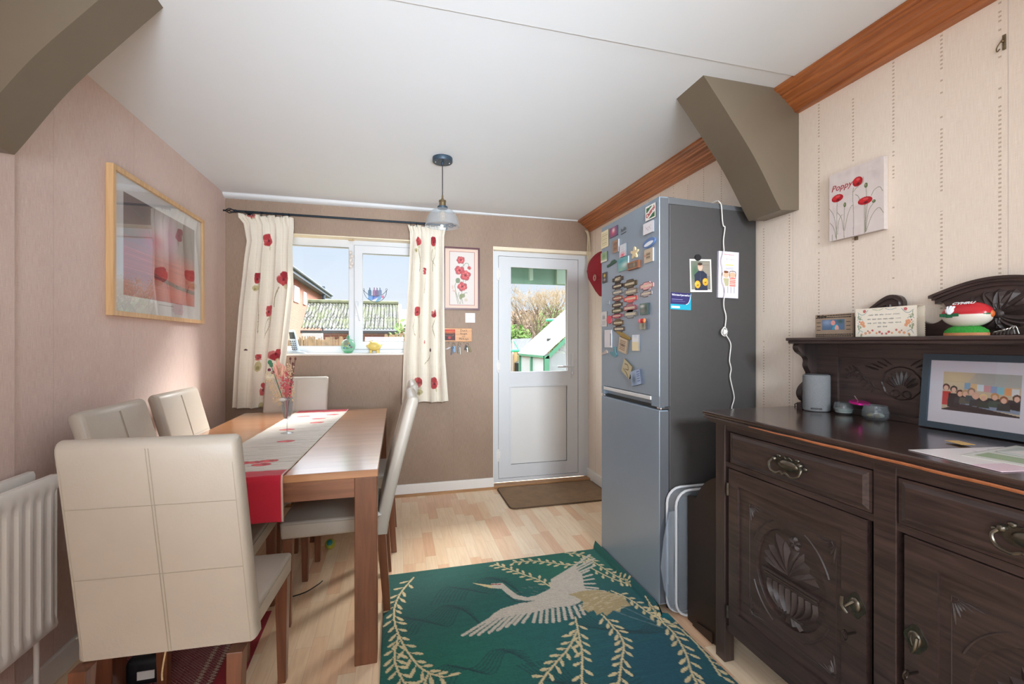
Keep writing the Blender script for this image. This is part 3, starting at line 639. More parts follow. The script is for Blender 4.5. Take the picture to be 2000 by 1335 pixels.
# runner: lies along the table and hangs over the near and the far end
def runner():
    w_, L1, Lf, drop = 0.355, TY1 - TY0, 0.05, 0.172
    tot = drop + L1 + Lf
    cv = Canvas(w_, tot, 110, 520, (206, 200, 190))   # v from the hanging near end to the far end
    for k in range(260):
        y = random.uniform(drop + 0.02, tot - 0.1); x = random.uniform(0, w_); L = random.uniform(0.05, 0.2)
        cv.line([(x, y), (x + L, y + random.uniform(-.006, .006))], random.uniform(0.003, 0.010), random.choice([(164, 158, 152), (226, 221, 212), (182, 176, 168)]), 0.55)
    cv.rect(0, 0, w_, drop + 0.075, (190, 30, 54)); cv.rect(0, tot - 0.16, w_, tot, (200, 36, 58))
    for y in (drop + 0.02, drop + 0.036, drop + 0.052): cv.line([(0, y), (w_, y)], 0.003, (140, 16, 36), 0.7)
    def motif(cx, cy, k):
        for (dx, dy, r) in ((0.0, 0.06, 0.034), (-0.085, 0.05, 0.03), (-0.01, 0.005, 0.032)):
            x, y = cx + dx * k, cy + dy
            cv.line(spline([(x, y), (x + 0.05 * k, y + 0.03), (x + 0.12 * k, y + 0.02)], 4), 0.003, (120, 128, 84), 0.8)
            cv.ell(x, y, r * 1.15, r * 0.75, (190, 36, 52)); cv.ell(x - r * .2, y - r * .2, r * 0.6, r * 0.36, (222, 70, 78)); cv.ell(x + r * .3, y + r * .1, r * 0.3, r * 0.22, (120, 18, 36))
    motif(0.235, drop + 0.17, 1); motif(0.10, drop + 0.17, -1)
    for (y, x) in ((drop + 0.62, 0.2), (drop + 0.95, 0.12), (drop + 1.15, 0.24), (drop + 1.3, 0.22), (drop + 1.42, 0.1), (drop + 1.45, 0.28)):
        cv.ell(x, y, 0.042, 0.026, (196, 52, 64)); cv.ell(x - 0.01, y, 0.02, 0.012, (226, 96, 100)); cv.line([(x, y), (x + 0.08, y + 0.03)], 0.003, (130, 136, 92), 0.8)
    for x in (0.004, w_ - 0.004): cv.line([(x, 0), (x, tot)], 0.006, (196, 190, 170), 0.9)
    x0n, x0f = -0.770, -0.702
    def place(S, T):
        d = T * tot; e = 0.0035; r = 0.012
        yt = TY0 + np.clip(d - drop, 0, L1)
        k = (yt - TY0) / L1; xl = x0n + (x0f - x0n) * k
        X = xl + S * w_
        wav = 0.0012 * np.sin(S * 21 + d * 17) + 0.0010 * np.sin(d * 60 + S * 5)
        near = d < drop; far = d > drop + L1
        Yn = TY0 - e - r * np.sin(np.clip((drop - d) / 0.03, 0, 1) * PI / 2) * 0.6 + 0.004 * np.sin(S * 9 + 1) * (drop - d) / drop
        Y = np.where(near, Yn, np.where(far, TY1 + e, yt))
        Z = np.where(near, TZ + e - (drop - d), np.where(far, TZ + e - (d - drop - L1), TZ + e + 0.6 * np.abs(wav)))
        X = X + np.where(near, (drop - d) * 0.02, 0)
        return [X, Y, Z]
    o = cv.mesh('table_runner', place, CLOTH, thick=lambda S, T: [S * 0, np.where(T * tot < drop, 0.0, 0.0), -0.002 + S * 0])
    return tag(o, 'long cream and red poppy runner laid down the middle of the dining table', 'table runner')
runner()

# =================================================================== FRIDGE FREEZER
M_FF = mat('steel_grey_door', (148, 163, 178), rough=0.32, metal=0.35, noise=0.05, nscale=3, bump=0.05, bscale=300)
M_FS = mat('graphite_side', (70, 68, 67), rough=0.5, noise=0.06, nscale=30, bump=0.15, bscale=400)
FX0, FX1, FY0, FY1 = 1.190, 1.742, 1.832, 2.436
fr = thing('fridge_freezer', 'tall grey fridge freezer with its door covered in magnets', 'fridge', ((FX0 + FX1) / 2, (FY0 + FY1) / 2, 0))
bm = bm_new(); box(bm, FX0 + 0.058, FX1, FY0 + 0.004, FY1 - 0.004, 0.035, 1.935, 0.004)
obj('cabinet', bm, M_FS, fr, world=True)
bm = bm_new(); hexa(bm, [(FX0 + 0.05, FY0 + 0.002, 1.935), (FX1, FY0 + 0.002, 1.928), (FX1, FY1 - 0.002, 1.928), (FX0 + 0.05, FY1 - 0.002, 1.935)],
                    [(FX0 + 0.05, FY0 + 0.002, 1.968), (FX1, FY0 + 0.002, 1.948), (FX1, FY1 - 0.002, 1.948), (FX0 + 0.05, FY1 - 0.002, 1.968)], 0.003)
obj('top_cover', bm, mat('grey_plastic', (96, 98, 100), rough=0.45, noise=0.04, nscale=40), fr, world=True)
bm = bm_new(); box(bm, FX0, FX0 + 0.048, FY0, FY1, 1.024, 1.966, 0.003, 2); box(bm, FX0 + 0.001, FX0 + 0.048, FY0, FY0 + 0.068, 0.976, 1.026); box(bm, FX0 + 0.001, FX0 + 0.048, FY1 - 0.034, FY1, 0.976, 1.026)
box(bm, FX0 + 0.028, FX0 + 0.048, FY0, FY1, 0.976, 1.026)
fd = obj('fridge_door', bm, M_FF, fr, world=True)
M_EDG = mat('dark_door_edge', (92, 94, 98), rough=0.45, noise=0.05, nscale=30)
bm = bm_new(); box(bm, FX0 + 0.003, FX0 + 0.0485, FY0 - 0.0008, FY0 + 0.004, 0.978, 1.960); obj('edge_trim', bm, M_EDG, fd, world=True)
bm = bm_new(); box(bm, FX0 - 0.004, FX0 + 0.012, FY0 + 0.068, FY1 - 0.034, 1.002, 1.021, 0.003); obj('handle_trim', bm, mat('pale_satin_trim', (222, 224, 226), rough=0.3, metal=0.3, noise=0.03, nscale=8), fd, world=True)
bm = bm_new(); box(bm, FX0, FX0 + 0.048, FY0, FY1, 0.05, 0.962, 0.003, 2); fz = obj('freezer_door', bm, M_FF, fr, world=True)
bm = bm_new(); box(bm, FX0 + 0.003, FX0 + 0.0485, FY0 - 0.0008, FY0 + 0.004, 0.056, 0.956); obj('edge_trim', bm, M_EDG, fz, world=True)
bm = bm_new(); box(bm, FX0 + 0.02, FX0 + 0.06, FY0 + 0.002, FY1 - 0.002, 0.960, 0.978); box(bm, FX0 + 0.047, FX0 + 0.06, FY0 + 0.006, FY1 - 0.006, 0.06, 1.95)
obj('door_gasket', bm, mat('dark_gasket', (52, 54, 56), rough=0.6, noise=0.05, nscale=30), fr, world=True)
for ya, yb in ((FY0 - 0.004, FY0 + 0.03), (FY1 - 0.03, FY1 + 0.004)):
    bm = bm_new(); box(bm, FX0 + 0.005, FX0 + 0.05, ya, yb, 0.963, 0.974, 0.003); obj('hinge', bm, M_CHROME, fr, world=True)
for y in (FY0 + 0.05, FY1 - 0.05):
    for x in (FX0 + 0.09, FX1 - 0.06):
        bm = bm_new(); lathe(bm, [(0.018, 0), (0.018, 0.012), (0.012, 0.014), (0.012, 0.036)], (x, y, 0), 14); obj('foot', bm, mat('black_plastic', (32, 32, 34), rough=0.45, noise=0.05, nscale=30), fr, world=True)

# =================================================================== SIDEBOARD
M_OAK = wood_mat('dark_stained_oak', (48, 38, 36), (76, 60, 56), 'Y', rough=0.34, scale=9, coat=0.2, bump=0.2)
M_OAKZ = wood_mat('dark_stained_oak_upright', (48, 38, 36), (74, 59, 55), 'Z', rough=0.36, scale=5, coat=0.15, bump=0.12)
M_CARV = mat('dark_carved_oak', (66, 55, 52), rough=0.38, noise=0.25, nscale=18, bump=0.15, bscale=120)
M_TOPW = wood_mat('dark_polished_top', (42, 30, 27), (70, 52, 46), 'Y', rough=0.2, scale=4, coat=0.5, bump=0.03)
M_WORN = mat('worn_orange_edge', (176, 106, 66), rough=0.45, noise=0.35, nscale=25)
M_BRASS = mat('aged_pewter_brass', (122, 116, 104), rough=0.3, metal=0.9, noise=0.35, nscale=60)
SX, SC = 1.270, 0.900        # front plane, middle
sb = thing('sideboard', 'antique dark oak sideboard with carved doors and a scrolled shelf back against the cream wall', 'sideboard', (1.5, SC, 0))
S0, S1 = 0.25, 1.552
bm = bm_new()
box(bm, SX + 0.02, 1.742, S0 + 0.01, S0 + 0.03, 0.13, 0.955); box(bm, SX + 0.02, 1.742, S1 - 0.03, S1 - 0.01, 0.13, 0.955)
box(bm, SX + 0.03, 1.738, S0 + 0.03, S1 - 0.03, 0.13, 0.15); box(bm, 1.725, 1.738, S0 + 0.03, S1 - 0.03, 0.15, 0.955)
box(bm, SX + 0.03, 1.72, SC - 0.012, SC + 0.012, 0.15, 0.955); box(bm, SX + 0.03, 1.72, S0 + 0.03, S1 - 0.03, 0.79, 0.80)
obj('carcass', bm, M_OAK, sb, world=True)
bm = bm_new()
box(bm, SX + 0.001, SX + 0.032, SC - 0.029, SC + 0.029, 0.06, 0.955, 0.002)                 # middle upright
for m_ in (1, -1):
    a, b = sorted((SC + m_ * 0.029, SC + m_ * 0.602))
    box(bm, SX + 0.004, SX + 0.03, a, b, 0.786, 0.806); box(bm, SX + 0.004, SX + 0.03, a, b, 0.929, 0.956); box(bm, SX + 0.008, SX + 0.03, a, b, 0.13, 0.153)
obj('face_frame', bm, M_OAK, sb, world=True)
for y in (S0 + 0.002, S1 - 0.054):
    bm = bm_new(); box(bm, SX - 0.001, SX + 0.045, y, y + 0.052, 0, 0.956, 0.003); obj('leg', bm, M_OAKZ, sb, world=True)
    bm = bm_new(); box(bm, 1.695, 1.740, y, y + 0.052, 0, 0.13, 0.003); obj('leg', bm, M_OAKZ, sb, world=True)
# moulded top
bm = bm_new(); e0, e1 = 0.222, 1.580
box(bm, 1.228, 1.744, e0, e1, 0.985, 1.000, 0.004); box(bm, 1.236, 1.744, e0 + 0.008, e1 - 0.008, 0.979, 0.986)
worktop = obj('top', bm, M_TOPW, sb, world=True)
bm = bm_new(); box(bm, 1.231, 1.744, e0 + 0.003, e1 - 0.003, 0.971, 0.980, 0.003); box(bm, 1.240, 1.744, e0 + 0.012, e1 - 0.012, 0.964, 0.972, 0.002); box(bm, 1.248, 1.744, e0 + 0.02, e1 - 0.02, 0.955, 0.965, 0.002)
mo = obj('edge_moulding', bm, M_OAK, sb, world=True)
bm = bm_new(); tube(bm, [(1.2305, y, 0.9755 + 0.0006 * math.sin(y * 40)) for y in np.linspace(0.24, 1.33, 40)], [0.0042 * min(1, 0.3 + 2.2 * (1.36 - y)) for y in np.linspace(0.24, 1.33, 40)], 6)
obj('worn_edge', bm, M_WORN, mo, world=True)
# ---- relief helpers on the plane X = const, h = height towards the room
def P3(x0, y, z, h): return (x0 - h, y, z)
def ridge(bm, x0, pts, wd, h, mir=None):
    """raised rib along 2D pts with a pointed section"""
    n = len(pts); L, C, R = [], [], []
    for i, p in enumerate(pts):
        a = pts[max(0, i - 1)]; b = pts[min(n - 1, i + 1)]; dx, dy = b[0] - a[0], b[1] - a[1]; q = math.hypot(dx, dy) + 1e-9
        nx, ny = -dy / q, dx / q; ww = (wd[i] if isinstance(wd, list) else wd) / 2
        f = lambda y, z, hh: bm.verts.new(P3(x0, (2 * mir - y) if mir is not None else y, z, hh))
        L.append(f(p[0] + nx * ww, p[1] + ny * ww, -0.001)); C.append(f(p[0], p[1], h * (ww / (max(wd) / 2) if isinstance(wd, list) else 1))); R.append(f(p[0] - nx * ww, p[1] - ny * ww, -0.001))
    for i in range(n - 1):
        bm.faces.new([L[i], L[i + 1], C[i + 1], C[i]]); bm.faces.new([C[i], C[i + 1], R[i + 1], R[i]])
def leafshape(bm, x0, base, tip, wd, h, mir=None, bend=0.0):
    n = 7; pts = []; ws = []
    dx, dy = tip[0] - base[0], tip[1] - base[1]
    for i in range(n):
        t = i / (n - 1); o = bend * math.sin(PI * t)
        pts.append((base[0] + dx * t - dy * o, base[1] + dy * t + dx * o)); ws.append(wd * (0.25 + 0.75 * math.sin(PI * min(1, t * 0.85 + 0.1))) if t < 1 else 0.001)
    ridge(bm, x0, pts, ws, h, mir)
def plate(bm, x0, x1, pts, mir=None):
    q = [((2 * mir - p[0]) if mir is not None else p[0], p[1]) for p in pts]
    prism(bm, q, 'X', x0, x1)
def make_door(mir, ajar):
    M = lambda y: (2 * SC - y) if mir else y
    mm = SC if mir else None
    def B(bm, x0, x1, y0, y1, z0, z1, bev=0.0):
        a, b = sorted((M(y0), M(y1))); box(bm, x0, x1, a, b, z0, z1, bev)
    XF = SX + 0.001
    bm = bm_new()
    B(bm, XF, XF + 0.022, 1.432, 1.478, 0.158, 0.783); B(bm, XF, XF + 0.022, 0.948, 1.020, 0.158, 0.783)
    B(bm, XF, XF + 0.022, 1.020, 1.432, 0.725, 0.783); B(bm, XF, XF + 0.022, 1.020, 1.432, 0.158, 0.228)
    d = obj('door', bm, M_OAK, sb, world=True)
    # panel with sunk oval
    bm = bm_new(); XP = XF + 0.010; cy, cz, ry, rz_ = 1.212, 0.480, 0.137, 0.162; N = 64
    pr = (1.000, 1.452, 0.208, 0.745); O, E1, E2 = [], [], []
    for i in range(N):
        a = 2 * PI * i / N; ca, sa = math.cos(a), math.sin(a)
        t = min(((pr[1] - cy) / ca if ca > 1e-6 else (pr[0] - cy) / ca if ca < -1e-6 else 9), ((pr[3] - cz) / sa if sa > 1e-6 else (pr[2] - cz) / sa if sa < -1e-6 else 9))
        O.append(bm.verts.new((XP, M(cy + ca * t), cz + sa * t)))
        E1.append(bm.verts.new((XP, M(cy + ry * ca), cz + rz_ * sa))); E2.append(bm.verts.new((XP + 0.010, M(cy + (ry - .003) * ca), cz + (rz_ - .003) * sa)))
    for i in range(N):
        j = (i + 1) % N; bm.faces.new([O[i], O[j], E1[j], E1[i]]); bm.faces.new([E1[i], E1[j], E2[j], E2[i]])
    bm.faces.new(E2)
    obj('panel', bm, M_OAK, d, world=True)
    # carving
    bm = bm_new(); XO = XP + 0.010
    leaves = [((1.215, .49), (1.305, .555), .045, .05), ((1.215, .49), (1.325, .50), .03, .0), ((1.215, .49), (1.275, .610), .050, .05), ((1.215, .49), (1.235, .60), .035, .0), ((1.215, .485), (1.180, .585), .050, -.05),
              ((1.215, .485), (1.140, .555), .048, -.05), ((1.21, .485), (1.105, .505), .046, -.08), ((1.25, .49), (1.322, .53), .03, .05), ((1.205, .49), (1.16, .59), .03, -.05), ((1.2, .48), (1.12, .53), .03, 0)]
    for b_, t_, w_, bd in leaves: leafshape(bm, XO, b_, t_, w_ * 1.35, 0.014, mm, bd)
    for k in range(5):
        a = 2 * PI * k / 5 + .4; leafshape(bm, XO, (1.195, .607), (1.195 + .026 * math.cos(a), .607 + .026 * math.sin(a)), 0.024, 0.009, mm)
    for i, z in enumerate((0.470, 0.459, 0.449)):
        y0, y1 = 1.100 + i * 0.006, 1.322 - i * 0.006; B(bm, XO - 0.012 + i * 0.002, XO + 0.002, y0, y1, z - 0.0045, z + 0.004, 0.0015)
    for k in range(8):
        t = (k - 3.5) / 3.5; x_t = 1.211 + t * 0.088; x_b = 1.211 + t * 0.040
        pts = [(x_t, .444), (x_t + t * 0.002, .415), (x_t - t * 0.014, .385), (x_b, .362)]
        ridge(bm, XO, spline(pts, 3), 0.022, 0.011, mm)
    B(bm, XO - 0.010, XO + 0.002, 1.160, 1.262, 0.353, 0.362, 0.0015)
    for k in range(4):
        t = (k - 1.5) / 1.5; ridge(bm, XO, [(1.211 + t * .02, .352), (1.211 + t * .03, .338), (1.211 + t * .042, .328)], 0.02, 0.009, mm)
    obj('carving', bm, M_CARV, d, smooth=True, world=True)
    # incised border and corner fans as fine ribs
    bm = bm_new(); y0, y1, z0, z1 = 1.043, 1.381, 0.268, 0.677
    for a, b in (((y0, z0), (y1, z0)), ((y1, z0), (y1, z1)), ((y1, z1), (y0, z1)), ((y0, z1), (y0, z0))): ridge(bm, XP, [a, b], 0.0035, 0.0016, mm)
    for (cy_, cz_, sy, sz) in ((y0, z0, 1, 1), (y1, z0, -1, 1), (y1, z1, -1, -1), (y0, z1, 1, -1)):
        for k in range(6):
            a = (k + 0.5) / 6 * PI / 2; r0, r1 = 0.016, 0.030 + 0.045 * (abs(a - PI / 4) / (PI / 4)) ** 1.3
            leafshape(bm, XP, (cy_ + sy * r0 * math.cos(a), cz_ + sz * r0 * math.sin(a)), (cy_ + sy * r1 * math.cos(a), cz_ + sz * r1 * math.sin(a)), 0.008, 0.003, mm)
        ridge(bm, XP, [(cy_ + sy * .014 * math.cos(a), cz_ + sz * .014 * math.sin(a)) for a in [PI / 2 * k / 5 for k in range(6)]], 0.004, 0.0025, mm)
    for k, a0 in enumerate((45, 135, 225, 315)):
        ridge(bm, XP, [(cy + (ry + .022) * math.cos(math.radians(a0 + q)), cz + (rz_ + .028) * math.sin(math.radians(a0 + q))) for q in range(-22, 23, 4)], 0.007, 0.0035, mm)
    obj('border_carving', bm, M_CARV, d, world=True)
    # pull and key
    bm = bm_new(); py, pz = 0.975, 0.530
    pl = [(py + 0.024 * math.cos(a) * (1 + .12 * math.cos(4 * a)), pz + 0.034 * math.sin(a) * (1 + .1 * math.cos(4 * a))) for a in [2 * PI * k / 24 for k in range(24)]]
    plate(bm, XF - 0.003, XF, pl, mm); sphere(bm, (XF - 0.006, M(py), pz + .002), 0.016, 0.5, 1, 1.3)
    tube(bm, [(XF - 0.012, M(py), pz + 0.012), (XF - 0.022, M(py + 0.004), pz + 0.006), (XF - 0.028, M(py + 0.012), pz - 0.004)], 0.004, 8)
    tube(bm, spline([(XF - 0.026, M(py + 0.008), pz - 0.022), (XF - 0.032, M(py + 0.018), pz - 0.004), (XF - 0.028, M(py + 0.02), pz + 0.02)], 4), 0.005, 8)
    obj('pull', bm, M_BRASS, d, smooth=True, world=True)
    bm = bm_new(); kz = 0.450; ky = 0.978
    tube(bm, [(XF, M(ky), kz), (XF - 0.034, M(ky), kz)], 0.0032, 8)
    tube(bm, [(XF - 0.042, M(ky + 0.0), kz) if False else (XF - 0.040 - 0.008 * math.cos(a), M(ky + 0.002 * math.sin(a)), kz + 0.012 * math.sin(a)) for a in [2 * PI * k / 16 for k in range(16)]], 0.0026, 6, closed=True)
    obj('key', bm, mat('dark_iron_key', (70, 62, 56), rough=0.4, metal=0.8, noise=0.2, nscale=60), d, smooth=True, world=True)
    if not mir:
        for z in (0.215, 0.70):
            bm = bm_new(); tube(bm, [(XF - 0.002, 1.482, z - 0.025), (XF - 0.002, 1.482, z + 0.025)], 0.0045, 8); obj('hinge', bm, M_BRASS, d, smooth=True, world=True)
    return d
make_door(False, 0); make_door(True, 0)
def make_drawer(mir):
    M = lambda y: (2 * SC - y) if mir else y
    mm = SC if mir else None
    def B(bm, x0, x1, y0, y1, z0, z1, bev=0.0):
        a, b = sorted((M(y0), M(y1))); box(bm, x0, x1, a, b, z0, z1, bev)
    XF = SX - 0.002
    bm = bm_new(); a, b = sorted((M(0.934), M(1.470)))
    o1, o2 = 0.0, 0.012
    hexa(bm, [(XF + 0.02, a, 0.808), (XF + 0.02, b, 0.808), (XF + 0.02, b, 0.926), (XF + 0.02, a, 0.926)], [(XF + 0.004, a, 0.808), (XF + 0.004, b, 0.808), (XF + 0.004, b, 0.926), (XF + 0.004, a, 0.926)])
    hexa(bm, [(XF + 0.0045, a + .006, 0.814), (XF + 0.0045, b - .006, 0.814), (XF + 0.0045, b - .006, 0.920), (XF + 0.0045, a + .006, 0.920)], [(XF - 0.003, a + .02, 0.826), (XF - 0.003, b - .02, 0.826), (XF - 0.003, b - .02, 0.908), (XF - 0.003, a + .02, 0.908)])
    d = obj('drawer', bm, M_OAK, sb, world=True)
    # ornate swing handle
    bm = bm_new(); hy, hz = 1.196, 0.872; XH = XF - 0.003
    out = []
    for k in range(48):
        a_ = 2 * PI * k / 48; r = 1 + 0.10 * math.cos(6 * a_) + 0.10 * math.cos(2 * a_)
        out.append((hy + 0.060 * r * math.cos(a_), hz + 0.024 * (1.05 + 0.12 * math.cos(8 * a_)) * math.sin(a_)))
    plate(bm, XH - 0.002, XH, out, mm)
    sphere(bm, (XH - 0.002, M(hy), hz - 0.002), 0.034, 0.32, 1.15, 0.55)
    for sy in (-1, 1):
        sphere(bm, (XH - 0.006, M(hy + sy * 0.050), hz + 0.010), 0.009, 1.2, 1, 1)
        for k in range(3): sphere(bm, (XH - 0.003, M(hy + sy * (0.036 + 0.014 * k)), hz + 0.022 - 0.010 * k), 0.007, 0.7, 1.2, 0.9, 12)
    bail = [(XH - 0.008, 0.052, 0.010), (XH - 0.018, 0.062, -0.006), (XH - 0.022, 0.052, -0.026), (XH - 0.023, 0.028, -0.032), (XH - 0.023, 0.010, -0.024), (XH - 0.024, 0.0, -0.030)]
    bl = spline([(p[0], hy + p[1], hz + p[2]) for p in bail] + [(p[0], hy - p[1], hz + p[2]) for p in bail[-2::-1]], 5)
    tube(bm, [(p[0], M(p[1]), p[2]) for p in bl], 0.0042, 8)
    tube(bm, spline([(XH - 0.006, M(hy - 0.02), hz + 0.018), (XH - 0.009, M(hy - 0.01), hz + 0.025), (XH - 0.009, M(hy), hz + 0.019), (XH - 0.009, M(hy + 0.01), hz + 0.025), (XH - 0.006, M(hy + 0.02), hz + 0.018)], 4), 0.0028, 6)
    obj('handle', bm, M_BRASS, d, smooth=True, world=True)
make_drawer(False); make_drawer(True)
# backboard, brackets, shelf
bm = bm_new(); box(bm, 1.734, 1.746, 0.285, 1.512, 1.0, 1.275)
for (y0, y1, z0, z1) in ((1.398, 1.512, 1.0, 1.275), (0.285, 0.402, 1.0, 1.275), (0.402, 1.398, 1.222, 1.275), (0.402, 1.398, 1.0, 1.02), (0.875, 0.925, 1.02, 1.222)): box(bm, 1.724, 1.735, y0, y1, z0, z1, 0.0015)
bb = obj('backboard', bm, M_OAK, sb, world=True)
def shell(bm, cy, cz, r):
    X0 = 1.7335
    ridge(bm, X0, [(cy + r * math.cos(a) * (1 + .04 * math.cos(9 * a)), cz + r * 0.92 * math.sin(a)) for a in [2 * PI * k / 40 for k in range(41)]], 0.006, 0.004)
    for k in range(9):
        a = math.radians(18 + k * 18); leafshape(bm, X0, (cy + .02 * math.cos(a), cz - .018 + .012 * math.sin(a)), (cy + r * .9 * math.cos(a), cz - .012 + r * .92 * math.sin(a)), 0.013, 0.005)
    for s in (-1, 1): ridge(bm, X0, [(cy + s * (0.018 + 0.013 * math.cos(a)), cz - 0.038 + 0.012 * math.sin(a)) for a in [2 * PI * k / 14 for k in range(15)]], 0.005, 0.004)
    for s in (-1, 1):
        st = spline([(cy + s * r * 1.05, cz - .03), (cy + s * 0.11, cz - .01), (cy + s * 0.15, cz + 0.035), (cy + s * .19, cz + .02)], 6)
        ridge(bm, X0, st, 0.004, 0.003)
        for k in range(3, len(st) - 1, 2):
            y, z = st[k]; leafshape(bm, X0, (y, z), (y + s * 0.018, z + 0.02), 0.008, 0.004); leafshape(bm, X0, (y, z), (y + s * 0.014, z - 0.022), 0.008, 0.004)
        for q in range(4): leafshape(bm, X0, (cy + s * (.03 + .015 * q), cz + r * (1.0 - .1 * q)), (cy + s * (.06 + .022 * q), cz + r * (1.35 - .15 * q)), 0.008, 0.004)
for y in (1.172, 0.628):
    bm = bm_new(); shell(bm, y, 1.135, 0.063); obj('shell_carving', bm, M_CARV, bb, world=True)
for y in (1.488, 0.287):
    bm = bm_new()
    cv_ = spline([(1.728, 1.275), (1.628, 1.275), (1.622, 1.258), (1.634, 1.240), (1.664, 1.222), (1.676, 1.205), (1.674, 1.180), (1.690, 1.150), (1.688, 1.125), (1.652, 1.095), (1.640, 1.065), (1.652, 1.040), (1.668, 1.030)][1:], 4)
    prism(bm, [(p[0], p[1]) for p in [(1.728, 1.275)] + cv_ + [(1.644, 1.026), (1.644, 1.0), (1.728, 1.0)]], 'Y', y, y + 0.026)
    obj('bracket', bm, M_OAKZ, sb, world=True)
bm = bm_new(); box(bm, 1.606, 1.746, 0.264, 1.534, 1.287, 1.300, 0.003); box(bm, 1.612, 1.746, 0.270, 1.528, 1.275, 1.288, 0.003); obj('shelf', bm, M_OAK, sb, world=True)
half = [(1.475, 1.300), (1.440, 1.325), (1.400, 1.345), (1.330, 1.378), (1.270, 1.413), (1.232, 1.440), (1.202, 1.452), (1.172, 1.445), (1.158, 1.425), (1.156, 1.400), (1.135, 1.374), (1.105, 1.354), (1.078, 1.343), (1.055, 1.347), (1.037, 1.364), (1.031, 1.388), (1.040, 1.408), (1.056, 1.420), (1.062, 1.430)]
hs = spline(half, 3)
top = [(1.062 - (1.062 - SC) * t, 1.430 + 0.040 * math.sin(t * PI / 2)) for t in [k / 10 for k in range(1, 11)]]
left = hs + top; full = left + [(2 * SC - p[0], p[1]) for p in reversed(left[:-1])]
bm = bm_new(); prism(bm, full, 'X', 1.722, 1.740); ped = obj('pediment', bm, M_OAK, sb, world=True)
bm = bm_new()
arc = [(1.072 - (1.072 - SC) * t, 1.428 + 0.042 * math.sin(t * PI / 2)) for t in [k / 12 for k in range(13)]]; arc = arc + [(2 * SC - p[0], p[1]) for p in reversed(arc[:-1])]
def strip(bm, arc, x0, x1, up, dn):
    a = [(p[0], p[1] + up) for p in arc]; b = [(p[0], p[1] - dn) for p in reversed(arc)]; prism(bm, a + b, 'X', x0, x1)
strip(bm, arc, 1.704, 1.740, 0.006, 0.003); arc2 = [(SC + (p[0] - SC) * .96, p[1] - 0.003) for p in arc]; strip(bm, arc2, 1.709, 1.740, 0.001, 0.007); arc3 = [(SC + (p[0] - SC) * .93, p[1] - 0.010) for p in arc]; strip(bm, arc3, 1.716, 1.740, 0.001, 0.012)
obj('arch_moulding', bm, M_OAK, ped, world=True)
for s in (1, -1):
    bm = bm_new(); mi = None if s == 1 else SC
    ridge(bm, 1.722, spline([(1.35, 1.362), (1.28, 1.398), (1.225, 1.428), (1.195, 1.438), (1.173, 1.428), (1.170, 1.408), (1.184, 1.398), (1.198, 1.404), (1.2, 1.416)], 5), 0.008, 0.005, mi)
    ridge(bm, 1.722, spline([(1.32, 1.366), (1.26, 1.395), (1.215, 1.415), (1.204, 1.400), (1.19, 1.388), (1.172, 1.392)], 5), 0.006, 0.004, mi)
    obj('scroll_carving', bm, M_CARV, ped, world=True)
bm = bm_new()
for s in (1, -1):
    mi = None if s == 1 else SC
    for k in range(7):
        a = math.radians(20 + k * 22); leafshape(bm, 1.722, (0.895, 1.365), (0.895 + 0.10 * math.cos(a), 1.365 + 0.075 * math.sin(a)), 0.042, 0.016, mi, 0.08)
    for k in range(4):
        a = math.radians(-20 - k * 20); leafshape(bm, 1.722, (0.895, 1.365), (0.895 + 0.085 * math.cos(a), 1.365 + 0.05 * math.sin(a)), 0.034, 0.014, mi, -0.1)
sphere(bm, (1.716, SC, 1.365), 0.015, 0.8)
obj('leaf_carving', bm, M_CARV, ped, world=True)
